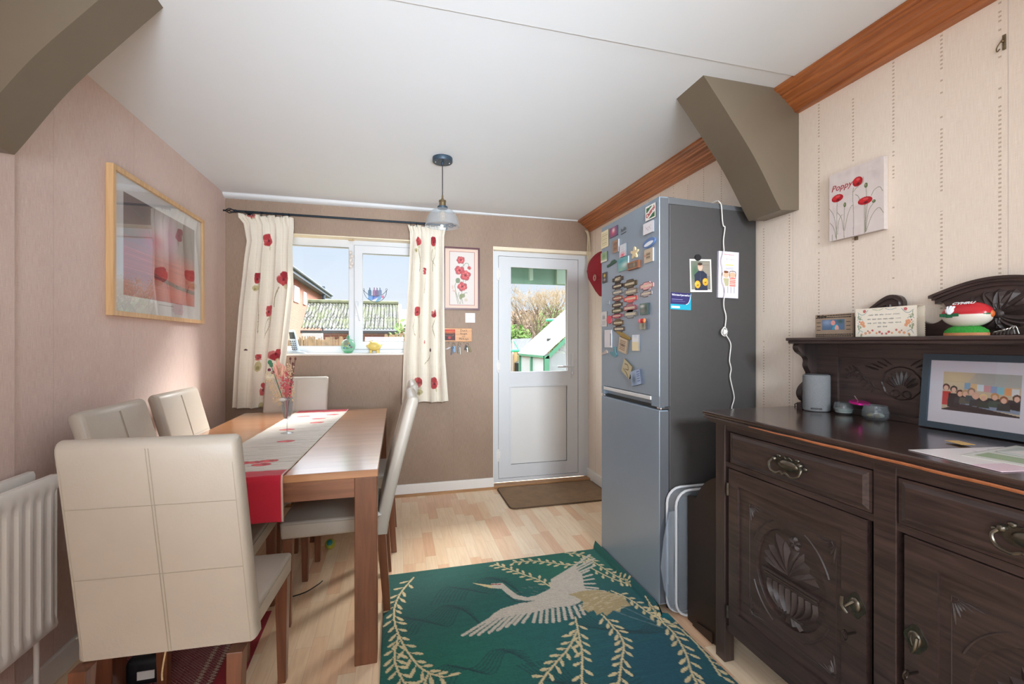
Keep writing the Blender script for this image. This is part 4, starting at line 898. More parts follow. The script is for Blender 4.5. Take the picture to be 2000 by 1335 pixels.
# =================================================================== RUGS, MAT
def rug():
    X0, X1, Ya, Yb = -0.062, 1.232, 0.86, 2.512
    W, H = X1 - X0, Yb - Ya
    cv = Canvas(W, H, 300, 384, (22, 98, 88))
    def U(p):   # point of the photograph crop -> rug coordinates
        q = at(700 + p[0] / 2.6316, 900 + p[1] / 2.6316, Z=0.01); return (q.x - X0, Yb - q.y)
    cv.soft(1.05, 0.95, 0.45, 0.6, (18, 84, 104), 0.95); cv.soft(0.15, 0.35, 0.25, 0.3, (20, 78, 76), 0.7); cv.soft(0.95, 0.15, 0.3, 0.22, (18, 116, 88), 0.7)
    cv.soft(0.35, 0.75, 0.28, 0.25, (24, 116, 94), 0.7); cv.soft(0.7, 0.62, 0.35, 0.25, (24, 108, 104), 0.5)
    for i, (cx, cy, n, s) in enumerate(((0.18, 0.42, 9, 1), (0.42, 0.22, 9, 1), (0.72, 0.95, 9, -1), (0.35, 0.78, 6, 1), (0.85, 1.3, 8, 1), (1.0, 0.7, 7, -1))):
        for k in range(n):
            o = k * 0.020; pts = spline([(cx - 0.20 + o, cy + 0.12 * s), (cx - 0.12 + o * .8, cy - 0.02 + o * .4), (cx + o * .7, cy + 0.02 + o * .5), (cx + 0.10 + o * .5, cy - 0.06 * s + o * .3), (cx + 0.22 + o * .2, cy - 0.02 + o)], 8)
            cv.line(pts, 0.006, (22, 62, 68), 0.55)
    for k in range(140): y = random.uniform(0, H); cv.line([(random.uniform(0, W * .7), y), (random.uniform(W * .3, W), y + random.uniform(-.005, .005))], 0.0045, random.choice([(16, 74, 76), (34, 118, 108)]), 0.22)
    CR, WH, GO = (228, 210, 164), (214, 204, 188), (190, 168, 124)
    def branch(pts, L=0.060, step=0.036, wd=0.0085, side=0, skip=0):
        q = spline([U(p) for p in pts], 10); cv.line(q, wd, CR)
        acc = 0.0; k = 0
        for i in range(1, len(q)):
            dx, dy = q[i][0] - q[i - 1][0], q[i][1] - q[i - 1][1]; d = math.hypot(dx, dy); acc += d
            if acc > step * 0.5:
                acc = 0; k += 1; sgn = 1 if k % 2 else -1
                if side and sgn != side: continue
                a = math.atan2(dy, dx) + sgn * random.uniform(0.62, 0.95); l = L * random.uniform(0.85, 1.15)
                e = (q[i][0] + math.cos(a) * l, q[i][1] + math.sin(a) * l); m_ = ((q[i][0] + e[0]) / 2, (q[i][1] + e[1]) / 2)
                cv.line([q[i][:2], e], wd * 0.55, CR); cv.ell(m_[0] + math.cos(a) * l * .16, m_[1] + math.sin(a) * l * .16, l * 0.38, 0.0076, CR, 1, a)
    branch([(285, 595), (215, 680), (185, 760), (190, 840), (230, 940), (300, 1040), (360, 1085), (440, 1108)])
    branch([(205, 900), (186, 1000), (205, 1080), (250, 1160), (330, 1300)])
    branch([(360, 1090), (340, 1150), (360, 1240)])
    branch([(1000, 652), (930, 610), (860, 585), (780, 555), (700, 530)], 0.045)
    branch([(1200, 500), (1100, 532), (1000, 522), (900, 512), (800, 520)], 0.042)
    branch([(1060, 470), (1150, 482), (1230, 530), (1310, 580), (1400, 628)], 0.042)
    branch([(1200, 550), (1300, 600), (1420, 640)], 0.04, side=1)
    branch([(1500, 720), (1560, 820), (1620, 880), (1680, 980), (1715, 1090), (1765, 1180), (1850, 1300)], 0.055)
    branch([(1300, 665), (1370, 695), (1420, 725), (1480, 770), (1540, 805)], 0.045)
    branch([(1560, 820), (1640, 850), (1730, 930), (1800, 1010), (1860, 1100)], 0.05, side=-1)
    branch([(1250, 785), (1310, 850), (1362, 930), (1352, 1030), (1335, 1160), (1300, 1300)], 0.055)
    branch([(1115, 800), (1135, 900), (1150, 1000), (1150, 1160), (1180, 1300)], 0.05)
    branch([(1125, 870), (1080, 960), (1010, 1040), (930, 1150), (900, 1300)], 0.055)
    # crane
    P = lambda l: [U(p) for p in l]
    cv.line(P([(1300, 762), (1400, 800), (1560, 852)]), 0.008, (96, 126, 136), 0.8); cv.line(P([(1370, 752), (1520, 822)]), 0.008, (96, 126, 136), 0.8)
    cv.poly(P([(745, 628), (775, 655), (820, 688), (870, 698), (915, 688), (985, 655), (990, 605), (1040, 575), (1100, 538), (1150, 580), (1160, 640), (1180, 690), (1130, 730), (1080, 745), (1000, 752), (900, 775), (800, 790), (700, 808), (640, 850), (690, 785), (735, 757), (820, 732), (900, 716), (860, 716), (800, 706), (760, 678), (730, 650)]), WH)
    def feathers(bases, tips, wd):
        for b_, t_ in zip(bases, tips):
            q = P([b_, ((b_[0] + t_[0]) / 2, (b_[1] + t_[1]) / 2), t_]); cv.line(q, wd, WH); cv.ell(q[2][0], q[2][1], wd * .5, wd * .5, WH)
    tl = [(537, 893), (577, 893), (617, 890), (672, 880), (717, 868), (762, 850), (802, 838), (845, 828), (900, 825), (935, 828), (967, 828), (1002, 825), (1032, 820), (1065, 812), (1100, 805), (1138, 800), (1160, 785)]
    bl_ = [(690 + 28 * i, 800 - 3.8 * i) for i in range(len(tl))]
    feathers(bl_, tl, 0.0155)
    tu = [(1190, 480), (1212, 500), (1200, 520), (1215, 535), (1185, 560), (1200, 582), (1208, 604), (1214, 628), (1230, 652), (1268, 668)]
    bu = [(1100 + 3 * i, 545 + 12 * i) for i in range(len(tu))]
    feathers(bu, tu, 0.0150)
    cv.poly(P([(680, 628), (740, 625), (752, 640), (735, 655), (690, 652)]), WH); cv.poly(P([(585, 625), (685, 636), (690, 652), (672, 650)]), (222, 200, 150)); cv.line(P([(684, 632), (730, 632)]), 0.008, (170, 60, 56))
    cv.line(P([(760, 690), (800, 716), (860, 724), (905, 716)]), 0.006, (40, 60, 64), 0.8)
    cv.poly(P([(1075, 685), (1150, 665), (1230, 660), (1300, 675), (1360, 692), (1402, 742), (1350, 748), (1345, 775), (1310, 765), (1275, 795), (1255, 775), (1225, 790), (1210, 765), (1180, 775), (1150, 755), (1155, 720), (1110, 692)]), GO)
    for k in range(46):
        x, y = random.uniform(1130, 1360), random.uniform(672, 768); cv.line(P([(x, y), (x + 22, y - 7)]), 0.005, (222, 206, 170), 0.7)
    for k in range(70):
        x = random.uniform(800, 1120); y = random.uniform(640, 790); cv.line(P([(x, y), (x + 20, y + 5)]), 0.003, (184, 176, 164), 0.35)
    cv.grain(0.22, 1, 1); cv.grain(0.12, 6, 1)
    zt = 0.009
    def place(S, T):
        X = X0 + S * W; Y = Yb - T * H; Z = zt + 0.0006 * np.sin(Y * 800)
        over = np.clip(X - 1.168, 0, 1) * (1 / (1 + np.exp(-(Y - 1.80) / 0.012)))     # pushed up against the fridge
        k = np.clip(over / 0.02, 0, 1)
        Xn = X - over * (0.15 + 0.6 * k); Xn = np.where((Y > 1.80), np.minimum(Xn, 1.1835), Xn)
        return [Xn, Y, Z + over * (0.25 + 0.55 * k)]
    o = cv.mesh('area_rug', place, mat('woven_rug', attr='paint', rough=0.95, bump=0.3, bscale=500, sheen=0.1), thick=lambda S, T: [S * 0, S * 0, S * 0 - zt + 0.0004])
    tag(o, 'dark teal rug with a white flying crane and cream willow sprays', 'rug')
rug()
def red_rug():
    W, H = 0.60, 1.25; cv = Canvas(W, H, 200, 400, (120, 38, 52))
    cv.rect(W - 0.10, 0, W, H, (150, 22, 40))
    for j in range(0, 208):
        y = j * 0.006
        for i in range(38): cv.line([(0.01 + i * 0.0125 + (0.006 if j % 2 else 0), y), (0.016 + i * 0.0125 + (0.006 if j % 2 else 0), y + 0.001)], 0.0032, (186, 148, 142), 0.75)
    for xx in (W - 0.115, W - 0.16):
        for j in range(80): y = j * 0.0157; cv.line([(xx - .008, y), (xx + .008, y + .008), (xx - .008, y + .0157)], 0.0035, (206, 188, 168))
    A = Vector((-0.578, 2.33, 0)); d = Vector((0.036, -1.25, 0)); xv = Vector((0.60, 0.0, 0)); o_ = A - xv
    o = cv.mesh('red_rug', lambda S, T: [o_.x + xv.x * S + d.x * T, o_.y + d.y * T + 0 * S, 0.003 + 0 * S], mat('woven_rug'), thick=lambda S, T: [S * 0, S * 0, S * 0 - 0.0026])
    tag(o, 'dark red flat-woven rug with cream stitching, under the table by the near chair', 'rug')
red_rug()
bm = bm_new()
def rrect(x0, x1, y0, y1, r, n=6):
    p = []
    for cx, cy, a0 in ((x1 - r, y1 - r, 0), (x0 + r, y1 - r, 90), (x0 + r, y0 + r, 180), (x1 - r, y0 + r, 270)):
        for k in range(n + 1): a = math.radians(a0 + 90 * k / n); p.append((cx + r * math.cos(a), cy + r * math.sin(a)))
    return p
prism(bm, rrect(0.846, 1.728, 3.278, 3.772, 0.045), 'Z', 0.0, 0.010)
dm = obj('door_mat', bm, mat('brown_carpet_pile', (158, 130, 102), rough=0.98, noise=0.22, nscale=9, bump=0.8, bscale=350), None); tag(dm, 'plain brown doormat with rounded corners in front of the back door', 'doormat')
bm = bm_new(); q = [(p[0], p[1], 0.006) for p in rrect(0.845, 1.729, 3.277, 3.773, 0.046)]; tube(bm, q, 0.006, 6, closed=True); obj('bound_edge', bm, mat('dark_mat_edge', (92, 72, 54), rough=0.9, noise=0.1, nscale=90), dm, world=True)
# ball under the table
tb = thing('ball', 'small yellow and teal toy ball on the floor under the table', 'ball', (-0.40, 2.94, 0))
M_YB = mat('yellow_green_ball', (196, 182, 60), rough=0.5, color2=(120, 150, 70), nscale=30)
bm = bm_new(); sphere(bm, (0, 0, 0.031), 0.031); bo = obj('ball_body', bm, M_YB, tb, smooth=True)
bm = bm_new(); lathe(bm, [(0.0, 0.0318), (0.010, 0.0302), (0.017, 0.0262)], (0, 0, 0.031), 20); p_ = obj('patch', bm, mat('teal_print', (40, 130, 130), rough=0.5, noise=0.1, nscale=90), tb, smooth=True)
for v in p_.data.vertices: v.co = Matrix.Rotation(math.radians(50), 4, 'X') @ (v.co - Vector((0, 0, .031))) + Vector((0, 0, .031))
bm = bm_new(); tube(bm, spline([(-0.62, 2.42, .003), (-0.52, 2.43, .003), (-0.45, 2.46, .003), (-0.40, 2.52, .004), (-0.385, 2.55, .004)], 6), 0.0028, 6); tag(obj('cable_offcut', bm, mat('black_flex', (36, 34, 32), rough=0.6, noise=0.1, nscale=60)), 'thin dark cord lying loose on the floor beneath the table', 'cord')
# bag under the table behind the near chair
bm = bm_new(); box(bm, -0.975, -0.85, 1.94, 2.02, 0.0, 0.10, 0.02, 3); bg_ = obj('storage_bag', bm, mat('black_nylon', (26, 26, 30), rough=0.55, noise=0.2, nscale=20, bump=0.4, bscale=40), smooth=True); tag(bg_, 'black nylon bag on the floor under the table by the radiator', 'bag')
bm = bm_new(); box(bm, -0.93, -0.875, 1.932, 1.936, 0.03, 0.06); obj('pale_label', bm, M_WHITE, bg_, world=True)

# =================================================================== RADIATOR
rd = thing('radiator', 'white double-panel radiator on the left wall', 'radiator', (-1.2, 1.4, 0.27))
def rad_panel(x, zt):
    bm = bm_new(); y0, y1, z0 = 0.90, 1.905, 0.285; n = 180; prof_ = []
    rows = []
    zs = [z0, z0 + 0.012, z0 + 0.03, z0 + 0.05, zt - 0.085, zt - 0.062, zt - 0.045, zt - 0.012, zt]
    am = [0.3, 1, 0, 1, 1, 0.75, 0, 0, 0.2]; am = [0, 0, 0.35, 1, 1, 0.8, 0, 0, 0]
    for z, a in zip(zs, am):
        row = []
        for i in range(n + 1):
            y = y0 + (y1 - y0) * i / n; ph = ((y - y0) / 0.0445) % 1.0; g = 1 / (1 + math.exp(-(abs(ph - 0.5) - 0.26) * 40))
            edge = 0.004 if z in (zs[0], zs[-1]) else 0
            row.append(bm.verts.new((x - 0.010 * a * (1 - g) * 1.0 + edge * 0 - edge, y, z)))
        rows.append(row)
    for a, b in zip(rows[:-1], rows[1:]):
        for i in range(n): bm.faces.new([a[i], a[i + 1], b[i + 1], b[i]])
    box(bm, x - 0.022, x - 0.011, y0, y1, z0, zt); box(bm, x - 0.022, x - 0.003, y0, y0 + 0.003, z0, zt); box(bm, x - 0.022, x - 0.003, y1 - 0.003, y1, z0, zt); box(bm, x - 0.022, x - 0.004, y0, y1, zt - 0.004, zt + 0.001)
    return bm
obj('front_panel', rad_panel(-1.150, 0.818), M_WHITE, rd, smooth=True, world=True)
obj('back_panel', rad_panel(-1.215, 0.832), M_WHITE, rd, smooth=True, world=True)
bm = bm_new()
for i in range(34): y = 0.95 + i * 0.029; box(bm, -1.213, -1.174, y, y + 0.0015, 0.31, 0.80)
obj('convector_fins', bm, M_WHITE, rd, world=True)
bm = bm_new(); tube(bm, [(-1.19, 1.87, 0.30), (-1.19, 1.87, 0.24), (-1.19, 1.87, 0.0)], 0.008, 10); obj('pipe', bm, M_WHITE, rd, smooth=True, world=True)
for y in (1.05, 1.873):
    bm = bm_new(); box(bm, -1.2595, -1.236, y, y + .03, 0.4, 0.8); obj('wall_bracket', bm, M_WHITE, rd, world=True)

# =================================================================== CURTAINS AND ROD
YC = 3.722
def curtain(name, Lp, Rp, flowers, sprigs, folds, ph, label, dark=()):
    zt, zb = 2.243, 0.788
    def edge(P_, z):
        pts = sorted([(at(u, v, Y=YC).z, at(u, v, Y=YC).x) for u, v in P_]); zs = [p[0] for p in pts]; xs = [p[1] for p in pts]; return np.interp(z, zs, xs)
    W, H = 1.0, zt - zb
    width = 0.40
    cv = Canvas(W, H, 210, 340, (240, 232, 216))
    sc = 1.0 / width
    def st(u, v):
        q = at(u, v, Y=YC); l_, r_ = edge(Lp, q.z), edge(Rp, q.z); return (q.x - l_) / (r_ - l_), zt - q.z
    def EL(x, y, rx, ry, c, a=1, ang=0): # metre radii -> canvas (x stretched)
        dx, dy = (cv.x - x) / sc, cv.y - y; ca, sa = math.cos(ang), math.sin(ang)
        cv.put(((dx * ca + dy * sa) / rx) ** 2 + ((-dx * sa + dy * ca) / ry) ** 2 <= 1, c, a)
    rr = random.Random(len(name) + folds)
    for (pts, w_) in sprigs:
        q = [st(*p) for p in pts]; q = spline(q, 8)
        for a, b in zip(q[:-1], q[1:]): EL((a[0] + b[0]) / 2, (a[1] + b[1]) / 2, 0.0022, abs(b[1] - a[1]) / 2 + 0.002, (150, 138, 104), 0.9)
    for (u, v, rx, ry, kind) in flowers:
        x, y = st(u, v); rx, ry = rx * 0.0042, ry * 0.0042
        if kind == 'bud': EL(x, y, rx, ry, (196, 186, 142)); EL(x, y + ry * .3, rx * .5, ry * .4, (160, 150, 104)); continue
        if kind == 'seed': EL(x, y, rx, ry, (70, 40, 36)); continue
        for k in range(9):
            a = rr.random() * 6.28; c = rr.choice([(178, 58, 64), (192, 76, 80), (158, 42, 54), (206, 104, 102)])
            EL(x + math.cos(a) * rx * .45 * sc, y + math.sin(a) * ry * .45, rx * .6, ry * .5, c, 0.9, a)
        EL(x, y + ry * .1, rx * .25, ry * .18, (96, 24, 44), 0.8)
        EL(x + rx * .5 * sc, y + ry * .9, rx * .4, ry * .3, (206, 198, 160), 0.8)
    cv.rect(0, H - 0.055, 1, H - 0.052, (212, 202, 184), 0.6)
    cv.grain(0.05, 1, 1); cv.grain(0.04, 1, 340); cv.grain(0.03, 210, 1)
    def place(S, T):
        Z = zt - T * H + 0.006 * np.sin(S * 23 + ph) * np.exp(-T * 30) + 0.004 * np.sin(S * 9 + 2 * ph) * T
        l_, r_ = edge(Lp, Z), edge(Rp, Z)
        k = np.clip(T / 0.06, 0, 1); pinch = np.exp(-((T - 0.045) / 0.022) ** 2)
        th = 2 * PI * folds * S + ph + 0.5 * np.sin(5 * S + 2 * T)
        fold = np.sin(th) + 0.35 * np.sin(2 * th + 1.1 + T) + 0.25 * np.sin(0.5 * th + 3 * T)
        A = 0.010 + 0.024 * np.clip(T / 0.35, 0, 1) - 0.004 * pinch
        X = l_ + (r_ - l_) * (S + (0.013 * np.sin(2 * th + 0.4) * k + 0.018 * np.sin(3.1 * th) * (1 - k)))
        top = 0.008 * np.sin(th * 3.3) * np.exp(-T * 25)
        Y = YC - 0.004 + A * fold * 0.62 + top
        Y = np.clip(Y, YC - 0.044, 3.772)
        return [X, Y, Z]
    m = mat('curtain_linen', attr='paint', rough=0.9, bump=0.2, bscale=700, sheen=0.15)
    o = cv.mesh(name, place, m, thick=lambda S, T: [S * 0, S * 0 + 0.0015, S * 0])
    return tag(o, label, 'curtain', 'poppy print curtains on the black rod')
Lc = [(464, 424), (474, 436), (480, 470), (475, 500), (464, 600), (457, 700), (452, 797)]
Rc = [(573, 424), (573, 445), (570, 480), (571, 560), (563, 640), (557, 700), (546, 795)]
curtain('curtain', Lc, Rc, [(524, 468, 7, 16, 'f'), (503, 543, 6.5, 14, 'f'), (498, 562, 6.5, 5.5, 'bud'), (554, 544, 10.5, 16, 'f'), (525, 607, 5.5, 14, 'f'), (538, 690, 12, 15, 'f'), (514, 760, 8, 15, 'f'), (504, 715, 4, 9, 'bud'), (505, 697, 2.5, 8, 'f'), (480, 683, 2, 1.5, 'seed'), (491, 422, 6, 4, 'f'), (512, 793, 9, 7, 'bud')],
        [([(524, 622), (516, 640), (518, 655)], 1), ([(545, 560), (540, 580), (538, 600)], 1), ([(528, 620), (524, 640), (514, 660)], 1), ([(505, 562), (508, 600), (506, 650)], 1)], 4, 0.6, 'cream poppy-print curtain at the left side of the window')
Lc = [(796, 438), (801, 452), (802, 470), (798, 560), (789, 690), (786, 782)]
Rc = [(871, 438), (868, 460), (868, 480), (869, 600), (871, 700), (877, 783)]
curtain('curtain', Lc, Rc, [(817, 471, 6, 12, 'f'), (813, 488, 4, 4, 'bud'), (847, 472, 7.5, 13, 'f'), (830, 529, 3, 10, 'f'), (815, 608, 6.5, 12, 'f'), (848, 610, 5.5, 13, 'f'), (829, 668, 2, 5, 'f'), (840, 683, 3, 4, 'seed'), (817, 747, 8, 13, 'f'), (848, 747, 8, 15, 'f'), (818, 766, 8, 6, 'bud')],
        [([(845, 487), (843, 505), (850, 520)], 1), ([(852, 487), (846, 510), (845, 530)], 1), ([(830, 542), (829, 560), (828, 572)], 1), ([(817, 622), (818, 645), (820, 660)], 1), ([(848, 624), (845, 640), (849, 660)], 1), ([(840, 688), (836, 702), (830, 712)], 1), ([(810, 622), (806, 640), (812, 655)], 1), ([(818, 486), (820, 510), (819, 530)], 1)], 4, 2.1, 'cream poppy-print curtain at the right side of the window')
M_IRON = mat('black_iron', (40, 50, 60), rough=0.4, metal=0.6, noise=0.1, nscale=80)
rod = thing('curtain_rod', 'black iron curtain rod with twisted cage finial above the window', 'curtain rod', (-0.4, YC, 2.26))
bm = bm_new(); tube(bm, [(-1.165, YC, 2.262), (0.40, YC, 2.262)], 0.0085, 12); obj('pole', bm, M_IRON, rod, smooth=True, world=True)
def finial(bm, x, s):
    for k in range(4):
        a0 = k * PI / 2; tube(bm, [(x - s * 0.07 * t, YC + 0.017 * math.sin(PI * t) * math.cos(a0 + t * 3.0), 2.262 + 0.017 * math.sin(PI * t) * math.sin(a0 + t * 3.0)) for t in [i / 12 for i in range(13)]], 0.0032, 6)
    sphere(bm, (x - s * 0.076, YC, 2.262), 0.007); lathe(bm, [(0.011, -0.006), (0.012, 0), (0.011, 0.006)], (x, YC, 2.262), 12, 'X')
for x, s in ((-1.168, 1), (0.402, -1)):
    bm = bm_new(); finial(bm, x, s); obj('finial', bm, M_IRON, rod, smooth=True, world=True)
for x in (-1.09, 0.40):
    bm = bm_new(); tube(bm, [(x, YB - 0.002, 2.255), (x, YC, 2.255)], 0.006, 8); lathe(bm, [(0.02, 0), (0.02, 0.006)], (x, YB - 0.007, 2.255), 14, 'Y'); obj('rod_bracket', bm, M_IRON, rod, smooth=True, world=True)
for side, xs in (('left', np.linspace(-1.10, -0.80, 7)), ('right', np.linspace(0.11, 0.37, 6))):
    ring0 = None
    for k, x in enumerate(xs):
        lb = 'small black curtain ring holding up the %s poppy curtain' % side
        if ring0 is None:
            bm = bm_new(); tube(bm, [(x, YC + 0.015 * math.cos(a), 2.2515 + 0.0190 * math.sin(a)) for a in [2 * PI * i / 18 for i in range(18)]], 0.0020, 6, closed=True)
            ring0 = obj('curtain_ring', bm, M_IRON, smooth=True); tag(ring0, lb, 'curtain ring', 'rings of the %s curtain' % side); rx = x
        else: dup(ring0, (ring0.location.x + (x - rx) + random.uniform(-.008, .008), ring0.location.y, ring0.location.z))

# =================================================================== PENDANT LAMP
pn = thing('pendant_lamp', 'pendant lamp with clear glass dome shade hanging from the ceiling', 'lamp', (0.270, 2.72, ZC))
M_SLATE = mat('blue_grey_metal', (62, 78, 92), rough=0.45, metal=0.4, noise=0.06, nscale=40)
M_ABR = mat('antique_brass', (138, 120, 92), rough=0.35, metal=0.8, noise=0.2, nscale=60)
bm = bm_new(); lathe(bm, [(0.060, 0), (0.0605, -0.004), (0.0605, -0.024), (0.058, -0.027), (0.0, -0.027)], seg=40); obj('ceiling_rose', bm, M_SLATE, pn, smooth=True)
for x in (-0.042, 0.042):
    bm = bm_new(); sphere(bm, (x, 0.0, -0.028), 0.0045); obj('screw', bm, M_CHROME, pn, smooth=True)
bm = bm_new(); lathe(bm, [(0.007, -0.027), (0.006, -0.042), (0.0, -0.043)], seg=12); obj('cord_grip', bm, M_SLATE, pn, smooth=True)
bm = bm_new(); tube(bm, [(0, 0, -0.03), (0, 0, -0.232)], 0.003, 8); obj('flex', bm, mat('dark_flex', (58, 54, 58), rough=0.7, noise=0.1, nscale=80), pn, smooth=True)
bm = bm_new(); lathe(bm, [(0.0045, -0.228), (0.0055, -0.232), (0.0055, -0.246), (0.008, -0.248), (0.010, -0.256), (0.022, -0.259), (0.023, -0.268), (0.020, -0.270), (0.0205, -0.298), (0.0, -0.299)], seg=24); obj('lamp_holder', bm, M_ABR, pn, smooth=True)
bm = bm_new(); lathe(bm, [(0.012, -0.294), (0.030, -0.296), (0.032, -0.302), (0.030, -0.310), (0.012, -0.310)], seg=28); obj('shade_ring', bm, M_SLATE, pn, smooth=True)
dome = [(0.028, -0.306), (0.040, -0.310), (0.062, -0.322), (0.080, -0.342), (0.093, -0.366), (0.100, -0.392), (0.102, -0.406), (0.1045, -0.414)]
bm = bm_new(); lathe(bm, dome + [(r - 0.0025, h) for r, h in reversed(dome)], seg=48); obj('lamp_shade', bm, glass_mat('clear_shade_glass', (243, 246, 248), 1.0, 0.03, 0.10), pn, smooth=True)
bm = bm_new(); tube(bm, [(0.1035 * math.cos(a), 0.1035 * math.sin(a), -0.414) for a in [2 * PI * k / 48 for k in range(48)]], 0.0016, 6, closed=True); obj('shade_rim', bm, glass_mat('clear_shade_glass'), pn, smooth=True)
bm = bm_new(); lathe(bm, [(0.0, -0.388), (0.012, -0.386), (0.024, -0.378), (0.0305, -0.364), (0.030, -0.348), (0.022, -0.332), (0.014, -0.320), (0.013, -0.305)], seg=28); bu_ = obj('bulb', bm, glass_mat('bulb_glass', (250, 246, 236), 1.0, 0.02, 0.08), pn, smooth=True)
bm = bm_new()
for k in range(6): a = k * PI / 3; tube(bm, [(0.006 * math.cos(a), 0.006 * math.sin(a), -0.325), (0.013 * math.cos(a + .3), 0.013 * math.sin(a + .3), -0.350), (0.008 * math.cos(a + .6), 0.008 * math.sin(a + .6), -0.376)], 0.0007, 4)
obj('filament', bm, mat('filament_wire', (206, 160, 96), rough=0.4, metal=0.5), bu_)

# =================================================================== PICTURES
M_OAKF = wood_mat('pale_oak_frame', (206, 164, 116), (228, 190, 142), 'Z', rough=0.4, scale=5)
def frame_X(name, root, x_wall, x_front, y0, y1, z0, z1, wd, m, rebate=0.008):
    """picture frame lying in the plane X, front at x_front (either side)"""
    bm = bm_new(); a, b = sorted((x_wall, x_front))
    for (ya, yb, za, zb) in ((y0, y1, z0, z0 + wd), (y0, y1, z1 - wd, z1), (y0, y0 + wd, z0 + wd, z1 - wd), (y1 - wd, y1, z0 + wd, z1 - wd)): box(bm, a, b, ya, yb, za, zb)
    return obj(name, bm, m, root, world=True)
pic = thing('framed_picture', 'large pale wood framed abstract red and grey picture on the left wall', 'picture', (XL, 2.857, 1.40))
frame_X('frame', pic, XL + 0.001, -1.230, 2.370, 3.343, 1.403, 2.085, 0.022, M_OAKF)
cv = Canvas(0.93, 0.64, 250, 180, (214, 217, 222))
cv.rect(0.082, 0.072, 0.836, 0.560, (112, 100, 106)); X_, Y_ = cv.x, cv.y; inn = (X_ > 0.082) & (X_ < 0.836) & (Y_ > 0.072) & (Y_ < 0.560)
c0 = cv.c.copy()
cv.rect(0.082, 0.30, 0.836, 0.560, (176, 74, 80)); cv.rect(0.082, 0.27, 0.836, 0.33, (150, 92, 96), 0.7); cv.soft(0.62, 0.40, 0.34, 0.10, (214, 74, 64), 0.8); cv.soft(0.60, 0.52, 0.3, 0.05, (222, 70, 60), 0.7); cv.soft(0.2, 0.5, 0.2, 0.12, (130, 66, 70), 0.5)
cv.line([(0.36, 0.43), (0.60, 0.462), (0.836, 0.475)], 0.022, (66, 52, 56), 0.85); cv.soft(0.45, 0.20, 0.10, 0.09, (236, 220, 232), 0.95); cv.soft(0.36, 0.25, 0.12, 0.05, (206, 60, 110), 0.8); cv.soft(0.53, 0.2, 0.08, 0.1, (200, 140, 180), 0.7); cv.soft(0.22, 0.13, 0.14, 0.07, (80, 78, 88), 0.7)
cv.soft(0.74, 0.18, 0.1, 0.1, (104, 92, 84), 0.6); cv.line([(0.10, 0.12), (0.25, 0.16), (0.34, 0.25)], 0.008, (92, 100, 106), 0.6)
for y in np.arange(0.33, 0.56, 0.016): cv.line([(0.084, y), (0.834, y + .004)], 0.004, random.choice([(206, 84, 76), (136, 52, 62), (226, 110, 96)]), 0.35)
cv.c[~inn] = c0[~inn]; cv.scribble(0.40, 0.575, 0.56, 0.583, 1, (150, 146, 150), 0.004)
cv.mesh('print', flat((-1.2435, 2.392, 2.064), (0, 0.93, 0), (0, 0, -0.64)), GLOSSP, pic)
bm = bm_new(); box(bm, -1.2400, -1.2385, 2.391, 3.322, 1.424, 2.064); obj('glazing', bm, glass_mat('picture_glass', fres=1.7), pic, world=True)
# poppies in dark red frame on the back wall
pp = thing('framed_picture', 'tall burgundy framed picture of pink poppies beside the right curtain', 'picture', (0.54, YB, 1.56))
bm = bm_new(); x0, x1, z0, z1 = 0.384, 0.696, 1.561, 2.098; wd = 0.014
for (xa, xb, za, zb) in ((x0, x1, z0, z0 + wd), (x0, x1, z1 - wd, z1), (x0, x0 + wd, z0 + wd, z1 - wd), (x1 - wd, x1, z0 + wd, z1 - wd)): box(bm, xa, xb, YB - 0.018, YB - 0.001, za, zb)
obj('frame', bm, mat('burgundy_frame', (92, 44, 52), rough=0.35, noise=0.1, nscale=20), pp, world=True)
cv = Canvas(64, 113, 150, 260, (226, 200, 182)); ox, oy = 869, 486.5
cr_ = lambda x, y: (860 + x / 8.9 - ox, 470 + y / 8.9 - oy)
a, b = cr_(155, 190), cr_(590, 1105); cv.rect(a[0], a[1], b[0], b[1], (170, 88, 84)); cv.rect(a[0] + .9, a[1] + .9, b[0] - .9, b[1] - .9, (220, 212, 206))
G1 = (104, 124, 88)
for l_ in ([(330, 1080), (285, 950), (250, 800), (260, 740), (290, 700)], [(345, 1080), (360, 950), (370, 860)], [(300, 1080), (260, 900), (240, 860)], [(385, 1080), (370, 950), (430, 890), (460, 890)], [(400, 440), (430, 390), (480, 395), (490, 440)], [(385, 440), (400, 400)], [(390, 720), (395, 660)], [(430, 700), (425, 640)], [(350, 1000), (400, 930), (420, 910)], [(300, 960), (320, 880)]): cv.line(spline([cr_(*p) for p in l_], 6), 0.8, G1, 0.9)
for (x, y, rx, ry, c) in ((300, 685, 4.5, 5, G1), (380, 940, 5, 4, (132, 142, 96)), (340, 960, 2, 5, (132, 142, 96)), (210, 800, 2, 4, (214, 184, 172)), (230, 860, 3, 2, (214, 184, 172)), (440, 1010, 3, 3, (206, 192, 168))): cx, cy = cr_(x, y); cv.ell(cx, cy, rx, ry, c, 0.85)
PK = ((200, 84, 88), (150, 44, 58), (226, 134, 128))
for i, (x, y, r, sq) in enumerate(((350, 335, 8.6, .85), (330, 510, 10, .9), (430, 590, 11, .95), (375, 785, 10, .9), (497, 465, 3.8, 1))): cx, cy = cr_(x, y); poppy(cv, cx, cy, r, PK, sq, i, (90, 40, 52))
cv.mesh('print', flat((x0 + wd, YB - 0.008, z1 - wd), (x1 - x0 - 2 * wd, 0, 0), (0, 0, -(z1 - z0 - 2 * wd))), PAPER, pp)
